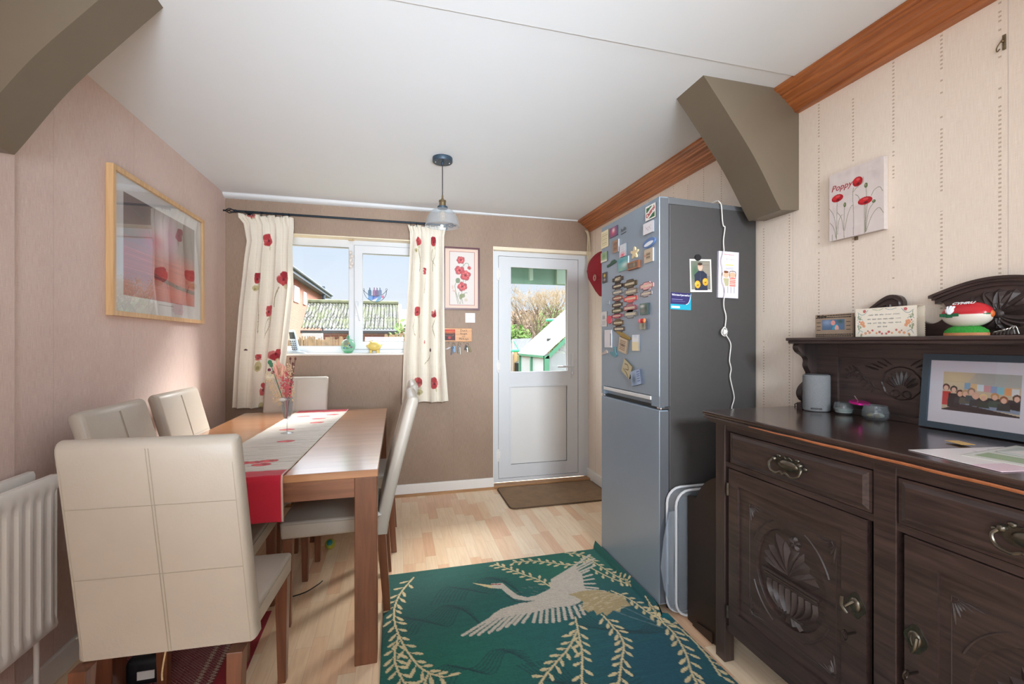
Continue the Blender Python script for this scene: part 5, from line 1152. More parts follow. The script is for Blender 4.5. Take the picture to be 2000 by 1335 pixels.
# poppy canvas on the right wall
pc = thing('canvas_print', 'small unframed canvas of red poppies lettered Poppy on the cream wall', 'picture', (XR, 1.33, 1.69))
bm = bm_new(); box(bm, 1.7285, XR - 0.001, 1.226, 1.437, 1.696, 1.966, 0.002); obj('stretcher', bm, mat('canvas_edge', (206, 196, 190), rough=0.8, noise=0.08, nscale=60), pc, world=True)
cv = Canvas(770, 960, 230, 290, (220, 208, 204)); ox, oy = 120, 300
def cr2(x, y):   # undo the perspective of the crop: 120..905 wide, top edge rising 300 -> 60
    fx = (x - 120) / 785; tp = 310 - 250 * fx; bt = 1255 - 150 * fx; return (fx * 770, (y - tp) / (bt - tp) * 960)
for k in range(60): x, y = random.uniform(0, 770), random.uniform(0, 960); cv.soft(x, y, random.uniform(10, 60), random.uniform(10, 90), random.choice([(232, 224, 220), (204, 190, 190)]), 0.35)
for x in (60, 270, 560): cv.line([(x, 0), (x + 5, 960)], 3, (196, 182, 180), 0.5)
G2 = (112, 118, 84)
for l_ in ([(245, 690), (238, 950), (235, 1230)], [(358, 760), (348, 1000), (350, 1210)], [(490, 490), (480, 600), (492, 900), (488, 1170)], [(590, 440), (520, 510), (488, 550)], [(648, 740), (645, 1000), (645, 1150)], [(670, 500), (672, 620), (660, 900), (655, 1140)], [(770, 720), (700, 850), (665, 1130)], [(120, 780), (190, 880), (225, 1050), (230, 1220)], [(130, 985), (190, 1060), (225, 1200)], [(250, 840), (310, 920), (345, 1100)], [(250, 1150), (270, 960), (320, 870)], [(490, 740), (455, 760), (400, 900), (360, 1100)], [(900, 870), (840, 795), (750, 900), (670, 1120)], [(740, 620), (780, 540), (850, 500), (890, 560)], [(600, 720), (560, 620), (520, 590)], [(630, 340), (625, 420), (560, 470)], [(165, 1240), (168, 1160)], [(690, 730), (670, 900), (660, 1130)]): cv.line(spline([cr2(*p) for p in l_], 6), 7, G2, 0.85)
for (x, y, rx, ry) in ((362, 730, 20, 34), (668, 465, 24, 34), (775, 700, 24, 22)): cx, cy = cr2(x, y); cv.ell(cx, cy, rx, ry, (92, 108, 72)); cv.ell(cx - 5, cy - 6, rx * .5, ry * .5, (140, 150, 108))
for i, (x, y, rx, ry, an) in enumerate(((248, 632, 88, 54, .0), (550, 405, 72, 66, .1), (655, 685, 100, 52, .05))):
    cx, cy = cr2(x, y); cv.ell(cx, cy, rx, ry, (176, 24, 36), 1, an); cv.ell(cx - rx * .25, cy - ry * .25, rx * .6, ry * .6, (206, 40, 46), 1, an); cv.ell(cx + rx * .1, cy - ry * .45, rx * .4, ry * .28, (222, 90, 90), .8, an); cv.ell(cx + rx * .1, cy + ry * .45, rx * .28, ry * .3, (80, 16, 24), .8)
cv.mesh('print', flat((1.7278, 1.437, 1.966), (0, -0.211, 0), (0, 0, -0.27)), PAPER, pc)
M_REDINK = mat('red_ink', (170, 44, 54), rough=0.6, noise=0.05, nscale=90)
lettering('Poppy', 0.034, M_REDINK, pc, basis((1.7272, 1.386, 1.905), (0, -1, 0), (0, 0, 1)), shear=0.3)
bm = bm_new(); box(bm, 1.743, XR - 0.0005, 1.335, 1.347, 1.682, 1.696, 0.001); obj('wall_pin', bm, M_ABR, pc, world=True)
# brass hook high on the right wall
bm = bm_new(); box(bm, XR - 0.004, XR - 0.0005, 0.900, 0.908, 2.150, 2.195, 0.001); tube(bm, spline([(XR - 0.004, 0.904, 2.185), (XR - 0.012, 0.908, 2.172), (XR - 0.016, 0.914, 2.158), (XR - 0.010, 0.916, 2.150), (XR - 0.006, 0.912, 2.156)], 4), 0.0018, 6); sphere(bm, (XR - 0.006, 0.906, 2.176), 0.004)
tag(obj('picture_hook', bm, M_ABR, smooth=True), 'small empty brass picture hook high on the cream wall', 'hook')

# =================================================================== BACK WALL ODDS AND ENDS
sp_ = thing('blanking_plate', 'square white wall plate below the burgundy framed picture', 'wall plate', (0.614, YB, 1.45))
bm = bm_new(); box(bm, 0.571, 0.657, YB - 0.009, YB - 0.0005, 1.451, 1.535, 0.003); obj('plate', bm, M_WHITE, sp_, world=True)
for dx in (-0.030, 0.030):
    bm = bm_new(); lathe(bm, [(0.0, -0.0012), (0.0035, -0.0008), (0.0038, 0)], (0.614 + dx, YB - 0.0092, 1.493), 12, 'Y'); obj('screw', bm, M_CHROME, sp_, smooth=True, world=True)
bm = bm_new(); tube(bm, [(0.614 + 0.011 * math.cos(a), YB - 0.0095, 1.493 + 0.009 * math.sin(a)) for a in [PI * (1.05 + 0.9 * k / 10) for k in range(11)]], 0.0009, 5); tube(bm, [(0.614, YB - 0.0095, 1.496), (0.614, YB - 0.0095, 1.488)], 0.0009, 5); obj('moulded_mark', bm, mat('grey_line', (150, 150, 154), rough=0.6, noise=0.05, nscale=90), sp_, world=True)
kr = thing('key_rack', "wooden key rack lettered Don't forget your McKeys with a row of hooks", 'key rack', (0.5, YB, 1.29))
M_KW = wood_mat('orange_pine', (190, 128, 70), (216, 158, 96), 'X', rough=0.4, scale=6)
bm = bm_new(); box(bm, 0.372, 0.628, YB - 0.014, YB - 0.0005, 1.288, 1.402, 0.002); obj('board', bm, M_KW, kr, world=True)
cv = Canvas(1, 1, 60, 60, (84, 40, 40)); cv.rect(0, 0, 1, 0.25, (196, 66, 48)); cv.soft(0.5, 0.25, 0.6, 0.12, (214, 110, 60), .9); cv.soft(0.5, 0.7, 0.3, 0.25, (70, 56, 56), 1); cv.ell(0.5, 0.75, 0.12, 0.14, (190, 60, 60)); cv.line([(0.1, .5), (.3, .6), (.5, .55), (.7, .6), (.9, .5)], .05, (120, 90, 70))
cv.mesh('printed_tile', flat((0.386, YB - 0.0145, 1.392), (0.098, 0, 0), (0, 0, -0.094)), PAPER, kr)
M_INK = mat('black_ink', (34, 28, 26), rough=0.6, noise=0.05, nscale=90)
for t_, z, sz in (("Don't", 1.382, 0.026), ('forget', 1.356, 0.024), ('your', 1.334, 0.016), ('McKeys', 1.311, 0.026)): lettering(t_, sz, M_INK, kr, basis((0.557, YB - 0.0146, z), (1, 0, 0), (0, 0, 1)))
for x in (0.39, 0.43, 0.47, 0.515, 0.56, 0.60):
    bm = bm_new(); tube(bm, [(x, YB - 0.008, 1.290), (x, YB - 0.008, 1.276), (x, YB - 0.014, 1.268), (x, YB - 0.020, 1.272), (x, YB - 0.020, 1.280)], 0.0016, 6); obj('hook', bm, M_ABR, kr, smooth=True, world=True)
def keyset(x, label, bits):
    t = thing('key_bunch', label, 'keys', (x, YB - 0.02, 1.19), group='keys on the rack')
    bm = bm_new(); tube(bm, [(x + 0.013 * math.cos(a), YB - 0.019, 1.261 + 0.013 * math.sin(a)) for a in [2 * PI * k / 16 for k in range(16)]], 0.0012, 5, closed=True); obj('key_ring', bm, M_CHROME, t, smooth=True, world=True)
    for i, (dx, z0_, z1_, wd_, col, nm) in enumerate(bits):
        bm = bm_new(); hexa(bm, [(x + dx * 2 - wd_ / 2, YB - 0.012 - .004 * i, z0_), (x + dx * 2 + wd_ / 2, YB - 0.012 - .004 * i, z0_), (x + dx * 2 + wd_ / 2, YB - 0.009 - .004 * i, z0_), (x + dx * 2 - wd_ / 2, YB - 0.009 - .004 * i, z0_)],
                 [(x + dx - wd_ / 2, YB - 0.014 - .004 * i, z1_), (x + dx + wd_ / 2, YB - 0.014 - .004 * i, z1_), (x + dx + wd_ / 2, YB - 0.010 - .004 * i, z1_), (x + dx - wd_ / 2, YB - 0.010 - .004 * i, z1_)], 0.001)
        if nm == 'key': sphere(bm, (x + dx, YB - 0.012 - .004 * i, z1_), wd_ * .85, 1, .25, 1, 12)
        obj(nm, bm, mat('key_%d_%d_%d' % col, col, rough=0.35, metal=0.4 if nm == 'key' else 0.0, noise=0.1, nscale=50), t, world=True)
keyset(0.470, 'keys with blue and white fobs on the left hooks of the key rack', [(-0.030, 1.222, 1.240, 0.022, (214, 214, 216), 'fob'), (0.004, 1.196, 1.250, 0.022, (120, 150, 180), 'fob'), (-0.010, 1.175, 1.235, 0.012, (60, 72, 86), 'key')])
keyset(0.520, 'pair of dull metal keys on the middle hook of the key rack', [(0.004, 1.176, 1.236, 0.010, (150, 144, 132), 'key'), (-0.006, 1.190, 1.245, 0.011, (96, 92, 88), 'key')])
keyset(0.588, 'keys with a black fob and an olive tag on the right hook of the rack', [(-0.008, 1.215, 1.255, 0.020, (34, 36, 38), 'fob'), (0.014, 1.200, 1.245, 0.018, (126, 112, 66), 'tag'), (0.0, 1.196, 1.230, 0.010, (190, 190, 186), 'key')])
# window sill things
ph = thing('cordless_phone', 'silver and grey cordless phone on its base at the left of the sill', 'phone', (-0.78, YB + 0.04, WZ0)); Y_ = YB + 0.045; z_ = WZ0 + 0.002
M_SILV = mat('silver_plastic', (168, 184, 196), rough=0.35, metal=0.2, noise=0.04, nscale=40)
bm = bm_new(); hexa(bm, [(-0.87, Y_ - .045, z_), (-0.69, Y_ - .045, z_), (-0.69, Y_ + .045, z_), (-0.87, Y_ + .045, z_)], [(-0.86, Y_ - .04, z_ + .034), (-0.71, Y_ - .035, z_ + .012), (-0.71, Y_ + .035, z_ + .012), (-0.86, Y_ + .04, z_ + .034)], 0.006); obj('base', bm, M_SILV, ph, world=True)
bm = bm_new(); hexa(bm, [(-0.800, Y_ - .024, z_ + .018), (-0.745, Y_ - .024, z_ + .014), (-0.745, Y_ + .008, z_ + .018), (-0.800, Y_ + .008, z_ + .022)], [(-0.838, Y_ + .002, z_ + .185), (-0.790, Y_ + .002, z_ + .185), (-0.790, Y_ + .028, z_ + .190), (-0.838, Y_ + .028, z_ + .190)], 0.008); hs_ = obj('handset', bm, M_SILV, ph, smooth=True, world=True)
bm = bm_new(); hexa(bm, [(-0.820, Y_ - .012, z_ + .115), (-0.780, Y_ - .012, z_ + .115), (-0.780, Y_ - .004, z_ + .118), (-0.820, Y_ - .004, z_ + .118)], [(-0.830, Y_ - .002, z_ + .170), (-0.793, Y_ - .002, z_ + .170), (-0.793, Y_ + .004, z_ + .172), (-0.830, Y_ + .004, z_ + .172)], 0.003); obj('display', bm, mat('dark_display', (38, 46, 54), rough=0.2, noise=0.05, nscale=40), hs_, world=True)
bm = bm_new()
for r in range(5):
    for c in range(3): x = -0.797 + 0.015 * c - 0.0042 * r; zz = z_ + .036 + r * .0155; yy = Y_ - .0245 + .0027 * r; box(bm, x - .0048, x + .0048, yy - .003, yy + .002, zz - .004, zz + .004, .001)
obj('keypad', bm, mat('dark_buttons', (52, 58, 64), rough=0.5, noise=0.05, nscale=50), hs_, world=True)
bm = bm_new(); tube(bm, spline([(-0.862, Y_ - .046, z_ + .012), (-0.868, YB - 0.018, z_ + .006), (-0.872, YB - 0.02, z_ - .06), (-0.884, YB - 0.006, z_ - .16), (-0.880, YB - 0.005, z_ - .40)], 6), 0.0022, 6); obj('lead', bm, mat('grey_lead', (96, 96, 100), rough=0.6, noise=0.05, nscale=60), ph, smooth=True, world=True)
gb = thing('glass_ornament', 'round green glass bottle ornament with coloured flowers on the window sill', 'ornament', (-0.386, YB + 0.045, WZ0)); z_ = WZ0 + 0.002
M_GG = glass_mat('green_ornament_glass', (206, 244, 226), 1.0, 0.02, 0.14)
bm = bm_new(); lathe(bm, [(0.0, 0.0), (0.026, 0.002), (0.040, 0.016), (0.054, 0.040), (0.058, 0.064), (0.052, 0.090), (0.034, 0.110), (0.014, 0.118), (0.012, 0.132), (0.016, 0.136)], (-0.386, YB + 0.045, z_), 32); obj('bottle', bm, M_GG, gb, smooth=True, world=True)
bm = bm_new(); lathe(bm, [(0.006, 0.120), (0.010, 0.134), (0.004, 0.146), (0.0, 0.150)], (-0.386, YB + 0.045, z_), 14); obj('stopper', bm, mat('green_stopper', (60, 150, 110), rough=0.3, noise=0.1, nscale=50), gb, smooth=True, world=True)
for (dx, dz, c) in ((-.018, .058, (226, 190, 40)), (.012, .064, (40, 80, 60)), (.026, .05, (196, 60, 130)), (-.004, .042, (60, 150, 90)), (-.030, .044, (70, 120, 200)), (.004, .082, (230, 140, 60))):
    bm = bm_new(); sphere(bm, (-0.386 + dx, YB + 0.035, z_ + dz), 0.010, 1, .5, .8, 12); obj('glass_flower', bm, mat('flower_%d' % c[0], c, rough=0.3, noise=0.1, nscale=80), gb, smooth=True, world=True)
bm = bm_new(); lathe(bm, [(0.0, 0.003), (0.024, 0.004), (0.036, 0.018), (0.0, 0.020)], (-0.386, YB + 0.045, z_), 24); obj('green_base', bm, mat('emerald_base', (60, 190, 140), rough=0.2, noise=0.1, nscale=50), gb, smooth=True, world=True)
pg = thing('piggy_bank', 'yellow piggy bank standing on the window sill', 'piggy bank', (-0.180, YB + 0.045, WZ0)); M_PIG = mat('yellow_glaze', (230, 206, 118), rough=0.3, noise=0.12, nscale=30); cx, cy = -0.180, YB + 0.045
bm = bm_new(); sphere(bm, (cx, cy, z_ + .058), 0.048, 1.12, .85, .84, 28); sphere(bm, (cx - .050, cy - .012, z_ + .060), 0.018, .7, .9, .8); obj('body', bm, M_PIG, pg, smooth=True, world=True)
for dx, dy in ((-.028, -.02), (.028, -.02), (-.028, .02), (.028, .02)):
    bm = bm_new(); lathe(bm, [(0.010, 0), (0.011, 0.004), (0.013, 0.026)], (cx + dx, cy + dy, z_), 14); obj('foot', bm, M_PIG, pg, smooth=True, world=True)
for s in (-1, 1):
    bm = bm_new(); hexa(bm, [(cx - .034, cy + s * .020 - .008, z_ + .088), (cx - .018, cy + s * .020 - .008, z_ + .090), (cx - .018, cy + s * .020 + .008, z_ + .090), (cx - .034, cy + s * .020 + .008, z_ + .088)], [(cx - .034, cy + s * .026 - .002, z_ + .108), (cx - .030, cy + s * .026 - .002, z_ + .109), (cx - .030, cy + s * .026 + .002, z_ + .109), (cx - .034, cy + s * .026 + .002, z_ + .108)], .001); obj('ear', bm, M_PIG, pg, smooth=True, world=True)
bm = bm_new(); tube(bm, spline([(cx + .052, cy, z_ + .062), (cx + .062, cy, z_ + .068), (cx + .060, cy, z_ + .076), (cx + .054, cy, z_ + .072)], 4), .0025, 6); obj('tail', bm, M_PIG, pg, smooth=True, world=True)
# suncatcher boat stuck to the pane
M_LEAD = mat('lead_outline', (70, 80, 92), rough=0.5, metal=0.3, noise=0.05, nscale=80)
bt = thing('suncatcher', 'crescent suncatcher of four figures in a blue boat on the right window pane', 'suncatcher', (-0.175, YB + 0.11, 1.61)); YS = YB + 0.114
def s2(x, y): q = at(700 + x / 22.25, 540 + y / 22.25, Y=YS); return (q.x, q.z)
bm = bm_new(); lo = spline([(228, 590), (260, 750), (380, 930), (560, 1050), (740, 1100), (920, 1070), (1090, 960), (1200, 780), (1222, 600)], 5); up = spline([(228, 590), (320, 690), (430, 770), (600, 830), (740, 845), (900, 830), (1040, 780), (1150, 690), (1222, 600)], 5)
for l_ in (lo, up): tube(bm, [(s2(*p)[0], YS, s2(*p)[1]) for p in l_], 0.0022, 6)
for c in ((228, 545), (1222, 560)): tube(bm, [(s2(c[0] + 38 * math.cos(a), c[1] + 38 * math.sin(a))[0], YS, s2(c[0] + 38 * math.cos(a), c[1] + 38 * math.sin(a))[1]) for a in [2 * PI * k / 14 for k in range(14)]], 0.0018, 6, closed=True)
obj('wire_outline', bm, M_LEAD, bt, smooth=True, world=True)
def tint(name, c): return glass_mat(name, c, 1.0, 0.05, 0.25)
for (pts, c, nm) in (([(430, 800), (640, 845), (700, 880), (600, 960), (560, 1040), (420, 960)], (60, 190, 235), 'blue_glass'), ([(640, 845), (900, 830), (860, 900), (640, 1000), (580, 1045)], (90, 150, 225), 'deep_blue_glass'), ([(900, 830), (1000, 850), (980, 980), (850, 1080), (740, 1090), (800, 1000)], (80, 200, 230), 'cyan_glass'), ([(1000, 840), (1090, 800), (1120, 900), (1060, 950), (990, 900)], (236, 120, 180), 'pink_glass')):
    bm = bm_new(); prism(bm, [s2(*p) for p in pts], 'Y', YS - .001, YS + .001); obj('glass_piece', bm, tint(nm, c), bt, world=True)
for (x, w_, c, nm) in ((495, 75, (70, 110, 140), 'teal_figure'), (690, 70, (150, 110, 150), 'mauve_figure'), (810, 60, (120, 96, 136), 'plum_figure'), (940, 75, (110, 130, 160), 'grey_figure')):
    bm = bm_new(); prism(bm, [s2(x + dx * w_, y) for dx, y in ((-1, 830), (-1.0, 640), (-.75, 580), (-.3, 560), (-.3, 530), (.3, 530), (.3, 560), (.75, 580), (1, 640), (1, 830))], 'Y', YS - .0025, YS + .0005)
    q = s2(x, 500); sphere(bm, (q[0], YS, q[1]), 0.0052, 1, .4, 1.2, 12); obj('figure', bm, mat(nm, c, rough=0.4, noise=0.1, nscale=60), bt, smooth=False, world=True)
# hanging ring and shell mobile in front of the window
mb = thing('hanging_ornament', 'pale ring and shell ornament hanging on a thread in front of the window post', 'ornament', (-0.358, YB + 0.0, 1.86)); q = at(686, 468, Y=YB + .02)
bm = bm_new(); tube(bm, [(q.x + .022 * math.cos(a), YB + .03 + .010 * math.sin(a), q.z + .006 * math.sin(a)) for a in [2 * PI * k / 18 for k in range(18)]], .0034, 6, closed=True); obj('ring', bm, mat('pale_wood_ring', (206, 178, 134), rough=0.5, noise=0.1, nscale=40), mb, smooth=True, world=True)
bm = bm_new(); tube(bm, [(q.x, YB + .03, WZ1 - .01), (q.x, YB + .03, 1.90)], .0006, 4); obj('thread', bm, M_WHITE, mb, world=True)
for i, z in enumerate((2.015, 1.985, 1.955, 1.925, 1.90)):
    bm = bm_new(); sphere(bm, (q.x + (.005 if i % 2 else -.005), YB + .03, z), .015, 1, .5, .95, 14); obj('shell', bm, mat('mother_of_pearl', (226, 216, 206), rough=0.25, noise=0.15, nscale=60), mb, smooth=True, world=True)
# flexes, cap in the corner
bm = bm_new()
for k, (x, y) in enumerate(((1.700, 3.775), (1.712, 3.778), (1.725, 3.782))): tube(bm, spline([(x - .02, y, 2.312), (x - .004 * k, y - .006, 2.27), (x + .004, y, 2.20), (x + .002 * k, y - .004, 2.12), (x + .006, y, 2.06), (x + .012, y - .004, 1.99)], 6), 0.0045, 8)
tag(obj('flex_cables', bm, mat('cream_flex', (214, 198, 166), rough=0.5, noise=0.08, nscale=60), smooth=True), 'cream flexes dropping from the cornice in the corner above the cap', 'cable')
cp = thing('cap', 'dark red baseball cap hanging in the corner by the back door', 'cap', (1.69, 3.52, 1.75)); M_CAP = mat('maroon_cotton', (156, 32, 50), rough=0.85, noise=0.1, nscale=40, bump=0.2, bscale=300)
q = at(1171, 520, X=1.70); ry_ = abs(at(1147, 520, X=1.70).y - q.y); rz_c = 28 * 3.95 / FPX
bm = bm_new(); sphere(bm, (1.705, q.y, q.z), 1.0, 0.042, ry_, rz_c, 28); obj('crown', bm, M_CAP, cp, smooth=True, world=True)
bm = bm_new(); pts = [at(*p_, X=1.69) for p_ in ((1147, 528), (1150, 544), (1157, 556), (1164, 568), (1172, 578), (1184, 580), (1190, 556), (1188, 530))]
prism(bm, [(p.y, p.z) for p in pts], 'X', 1.684, 1.692); obj('brim', bm, M_CAP, cp, world=True)
bm = bm_new(); q = at(1160.5, 542, X=1.66)
for r in (0.026, 0.016): tube(bm, [(1.664 + .0, q.y + r * math.cos(a), q.z + r * math.sin(a)) for a in [2 * PI * k / 20 for k in range(20)]], .0022, 5, closed=True)
obj('badge', bm, mat('cream_embroidery', (214, 196, 178), rough=0.8, noise=0.1, nscale=80), cp, smooth=True, world=True)
bm = bm_new(); tube(bm, [(1.712, 3.60, 2.02), (1.72, 3.64, 2.035), (1.748, 3.64, 2.035)], .0025, 6); obj('hanger', bm, M_ABR, cp, smooth=True, world=True)
# vent frame on the wall behind the fridge
bm = bm_new(); box(bm, XR - 0.010, XR - .0005, 2.10, 2.38, 1.93, 2.068, .002); tag(obj('wall_vent', bm, mat('cream_vent', (206, 192, 176), rough=0.5, noise=0.05, nscale=30)), 'flat cream vent cover on the wall just above the fridge', 'vent')
# =================================================================== FRIDGE MAGNETS
FXM = FX0 - 0.0005
def shape_pts(kind, w_, h_):
    a, b = w_ / 2, h_ / 2
    if kind == 'plate':   # bar with a taller rounded middle
        q = [(-a, -b * .45), (-a * .92, -b * .55), (-a * .55, -b * .55), (-a * .45, -b), (a * .45, -b), (a * .55, -b * .55), (a * .92, -b * .55), (a, -b * .45), (a, b * .45), (a * .92, b * .55), (a * .55, b * .55), (a * .45, b), (-a * .45, b), (-a * .55, b * .55), (-a * .92, b * .55), (-a, b * .45)]
        return q
    if kind == 'oval': return [(a * math.cos(t), b * math.sin(t)) for t in [2 * PI * k / 24 for k in range(24)]]
    if kind == 'flower': return [((0.72 + .28 * math.cos(5 * t)) * a * math.cos(t + .3), (0.72 + .28 * math.cos(5 * t)) * b * math.sin(t + .3)) for t in [2 * PI * k / 40 for k in range(40)]]
    if kind == 'cap': return [(-a, -b), (-a, -b * .2), (-a * .3, 0), (a * .1, b * .8), (a * .6, b), (a, b * .3), (a, -b * .1), (a * .3, -b * .5)]
    if kind == 'anchor': return [(-a, -b * .2), (-a * .6, b * .1), (-a * .3, -b * .2), (a * .1, 0), (a * .2, b), (a * .5, b), (a * .6, 0), (a, -b * .5), (a * .4, -b), (-a * .4, -b * .7)]
    return [(-a, -b), (a, -b), (a, b), (-a, b)]
def magnet(u, v, pw, ph_, face, label, kind='rect', th=0.004, rot=0.0, paint=None, cat='magnet', name='fridge_magnet', group=None, side=False, edge=(60, 58, 58), off=0.0):
    """pw, ph_: size in photo pixels at (u, v)"""
    if side: c = at(u, v, Y=FY0 + 0.0035); w_ = abs(at(u + pw / 2, v, Y=FY0 + .0035).x - at(u - pw / 2, v, Y=FY0 + .0035).x)
    else: c = at(u, v, X=FXM); w_ = abs(at(u - pw / 2, v, X=FXM).y - at(u + pw / 2, v, X=FXM).y)
    f = c.x * _s + c.y * _c; h_ = ph_ * f / FPX
    pts = shape_pts(kind, w_, h_); ca, sa = math.cos(rot), math.sin(rot)
    R = lambda p: (p[0] * ca - p[1] * sa, p[0] * sa + p[1] * ca)
    t = thing(name, label, cat, tuple(c), group=group); bm = bm_new()
    # local right axis: -Y on the door, +X on the side; outwards: -X / -Y
    if side: prism(bm, [(R(p)[0] + c.x, R(p)[1] + c.z) for p in pts], 'Y', c.y - th - off, c.y - off)
    else: prism(bm, [(c.y - R(p)[0], R(p)[1] + c.z) for p in pts], 'X', c.x - th - off, c.x - off)
    obj('body', bm, mat('magnet_%d_%d_%d' % tuple(edge if paint else face), edge if paint else face, rough=0.45, noise=0.08, nscale=70), t, world=True)
    M = basis((c.x, c.y - th - off - 0.0004, c.z), (ca, 0, sa), (-sa, 0, ca)) if side else basis((c.x - th - off - 0.0004, c.y, c.z), (0, -ca, sa), (0, sa, ca))
    if paint:
        n = 110 if side else 40; k = h_ / w_; cv = Canvas(1, k, n, max(12, min(230, int(n * k))), face); paint(cv, k)
        a = M @ Vector((-w_ / 2, h_ / 2, 0)); b = M @ Vector((w_ / 2, h_ / 2, 0)); d = M @ Vector((-w_ / 2, -h_ / 2, 0))
        if kind in ('rect',): cv.mesh('print', flat(a, b - a, d - a), GLOSSP, t)
    return t, M, w_, h_
def rows(col, n=5, m=.12, wd=.05, x1=None):
    def f(cv, k): cv.scribble(m, m * k, 1 - m, k - m * k, n, col, wd)
    return f
def mix(*fs):
    def f(cv, k):
        for g in fs: g(cv, k)
    return f
blob = lambda x, y, rx, ry, c, a=1: (lambda cv, k: cv.soft(x, y * k, rx, ry * k, c, a))
band = lambda y0, y1, c: (lambda cv, k: cv.rect(0, y0 * k, 1, y1 * k, c))
magnet(1182, 467, 14, 33, (226, 212, 176), 'cream lined note magnet at the top left of the fridge door', paint=rows((170, 156, 124), 7, .12, .035), th=.002)
magnet(1199.5, 452.5, 15, 19, (110, 84, 120), 'purple and red picture magnet beside the cream lined note', paint=mix(blob(.45, .5, .3, .35, (200, 70, 90)), blob(.5, .35, .15, .2, (224, 200, 210))))
t, M, w_, h_ = magnet(1218, 455, 10, 1.2, (70, 72, 74), 'small metal word magnet reading hello near the top of the fridge', th=.002, name='word_magnet', rot=0.05)
lettering('hello', 0.030, mat('grey_metal_word', (84, 86, 90), rough=0.4, metal=0.4, noise=0.05, nscale=50), t, M @ Matrix.Translation((0, 0.020, -0.001)), shear=.2)
def czech(cv, k): cv.poly([(.1, .5 * k), (.1, .12 * k), (.7, .08 * k)], (58, 110, 72)); cv.poly([(.9, .5 * k), (.9, .9 * k), (.3, .92 * k)], (58, 110, 72)); cv.line([(.12, .66 * k), (.9, .36 * k)], .30, (236, 232, 226))
t, M, w_, h_ = magnet(1271.6, 414, 20, 28, (234, 232, 226), 'white, green and red advert-style magnet at the top right of the fridge door', paint=czech, th=.003)
lettering('Castrol', 0.027, M_REDINK, t, M @ Matrix.Rotation(0.45, 4, 'Z') @ Matrix.Translation((0, 0, 0.0008)), bold=.0006)
magnet(1268, 445, 19, 22, (222, 220, 224), 'white sketch magnet with a clear edge below the advert-style one', paint=lambda cv, k: [cv.line([(.2, .3 * k), (.5, .7 * k), (.8, .3 * k)], .03, (180, 176, 186)), cv.line([(.25, .6 * k), (.6, .4 * k), (.8, .7 * k)], .03, (196, 176, 186))] and None, th=.007, edge=(150, 154, 160))
magnet(1204, 481, 11, 24, (160, 124, 100), 'brown text magnet in a clear case on the upper left of the door', paint=rows((108, 82, 66), 6, .15, .06), th=.006, edge=(190, 196, 204))
magnet(1218, 489, 12, 24, (206, 212, 218), 'pale magnet with a pink patch at its foot above the teal one', paint=mix(blob(.5, .85, .4, .2, (220, 90, 110)), rows((190, 190, 204), 4, .15, .05)), th=.006, edge=(120, 126, 130))
magnet(1241, 493.6, 15, 24, (220, 200, 160), 'cream flower-shaped biscuit magnet', kind='flower', th=.008)
t, M, w_, h_ = magnet(1269, 474, 24, 17, (96, 126, 176), 'blue oval souvenir magnet by the right edge of the door', kind='oval', th=.006, rot=.12)
bm = bm_new(); prism(bm, [(w_ * .38 * math.cos(q), h_ * .22 * math.sin(q) - h_ * .1) for q in [2 * PI * k / 16 for k in range(16)]], 'Z', 0, .0008); bm.transform(M); obj('white_wave', bm, mat('white_enamel', (226, 230, 236), rough=.3, noise=.04, nscale=40), t, world=True)
magnet(1268.5, 499, 17, 26, (190, 172, 148), 'tan verse magnet in a clear case below the blue oval', paint=mix(rows((120, 104, 86), 7, .25, .04), blob(.12, .45, .12, .1, (190, 120, 100))), th=.006, edge=(196, 200, 204))
magnet(1181, 502, 12, 19, (150, 176, 140), 'pale green landscape magnet at the left edge of the door', paint=mix(blob(.5, .4, .35, .3, (112, 146, 104)), band(.8, 1, (206, 206, 186))), th=.005)
magnet(1195.5, 514, 17, 11, (44, 84, 66), 'dark green cap-shaped magnet on the upper left of the door', kind='cap', th=.006)
magnet(1219, 515.5, 19, 26, (96, 160, 164), 'teal seascape picture magnet in the middle of the door', paint=mix(blob(.3, .25, .3, .15, (60, 140, 150)), blob(.7, .6, .3, .2, (190, 214, 206)), blob(.3, .85, .3, .12, (130, 166, 140))), th=.006, edge=(206, 212, 214))
t, M, w_, h_ = magnet(1240, 518, 22, 15, (146, 92, 62), 'brown wooden crate-shaped magnet with a dark picture', paint=lambda cv, k: cv.rect(.12, .16 * k, .88, .84 * k, (76, 64, 58)).rect(.2, .3 * k, .5, .7 * k, (110, 92, 76)).soft(.65, .5 * k, .12, .12, (150, 130, 104), .8) and None, th=.014, edge=(126, 76, 50))
magnet(1182, 542, 9, 20, (34, 34, 36), 'small black and yellow upright magnet', paint=mix(blob(.5, .3, .2, .15, (206, 176, 70)), blob(.5, .7, .25, .12, (150, 150, 150))), th=.004)
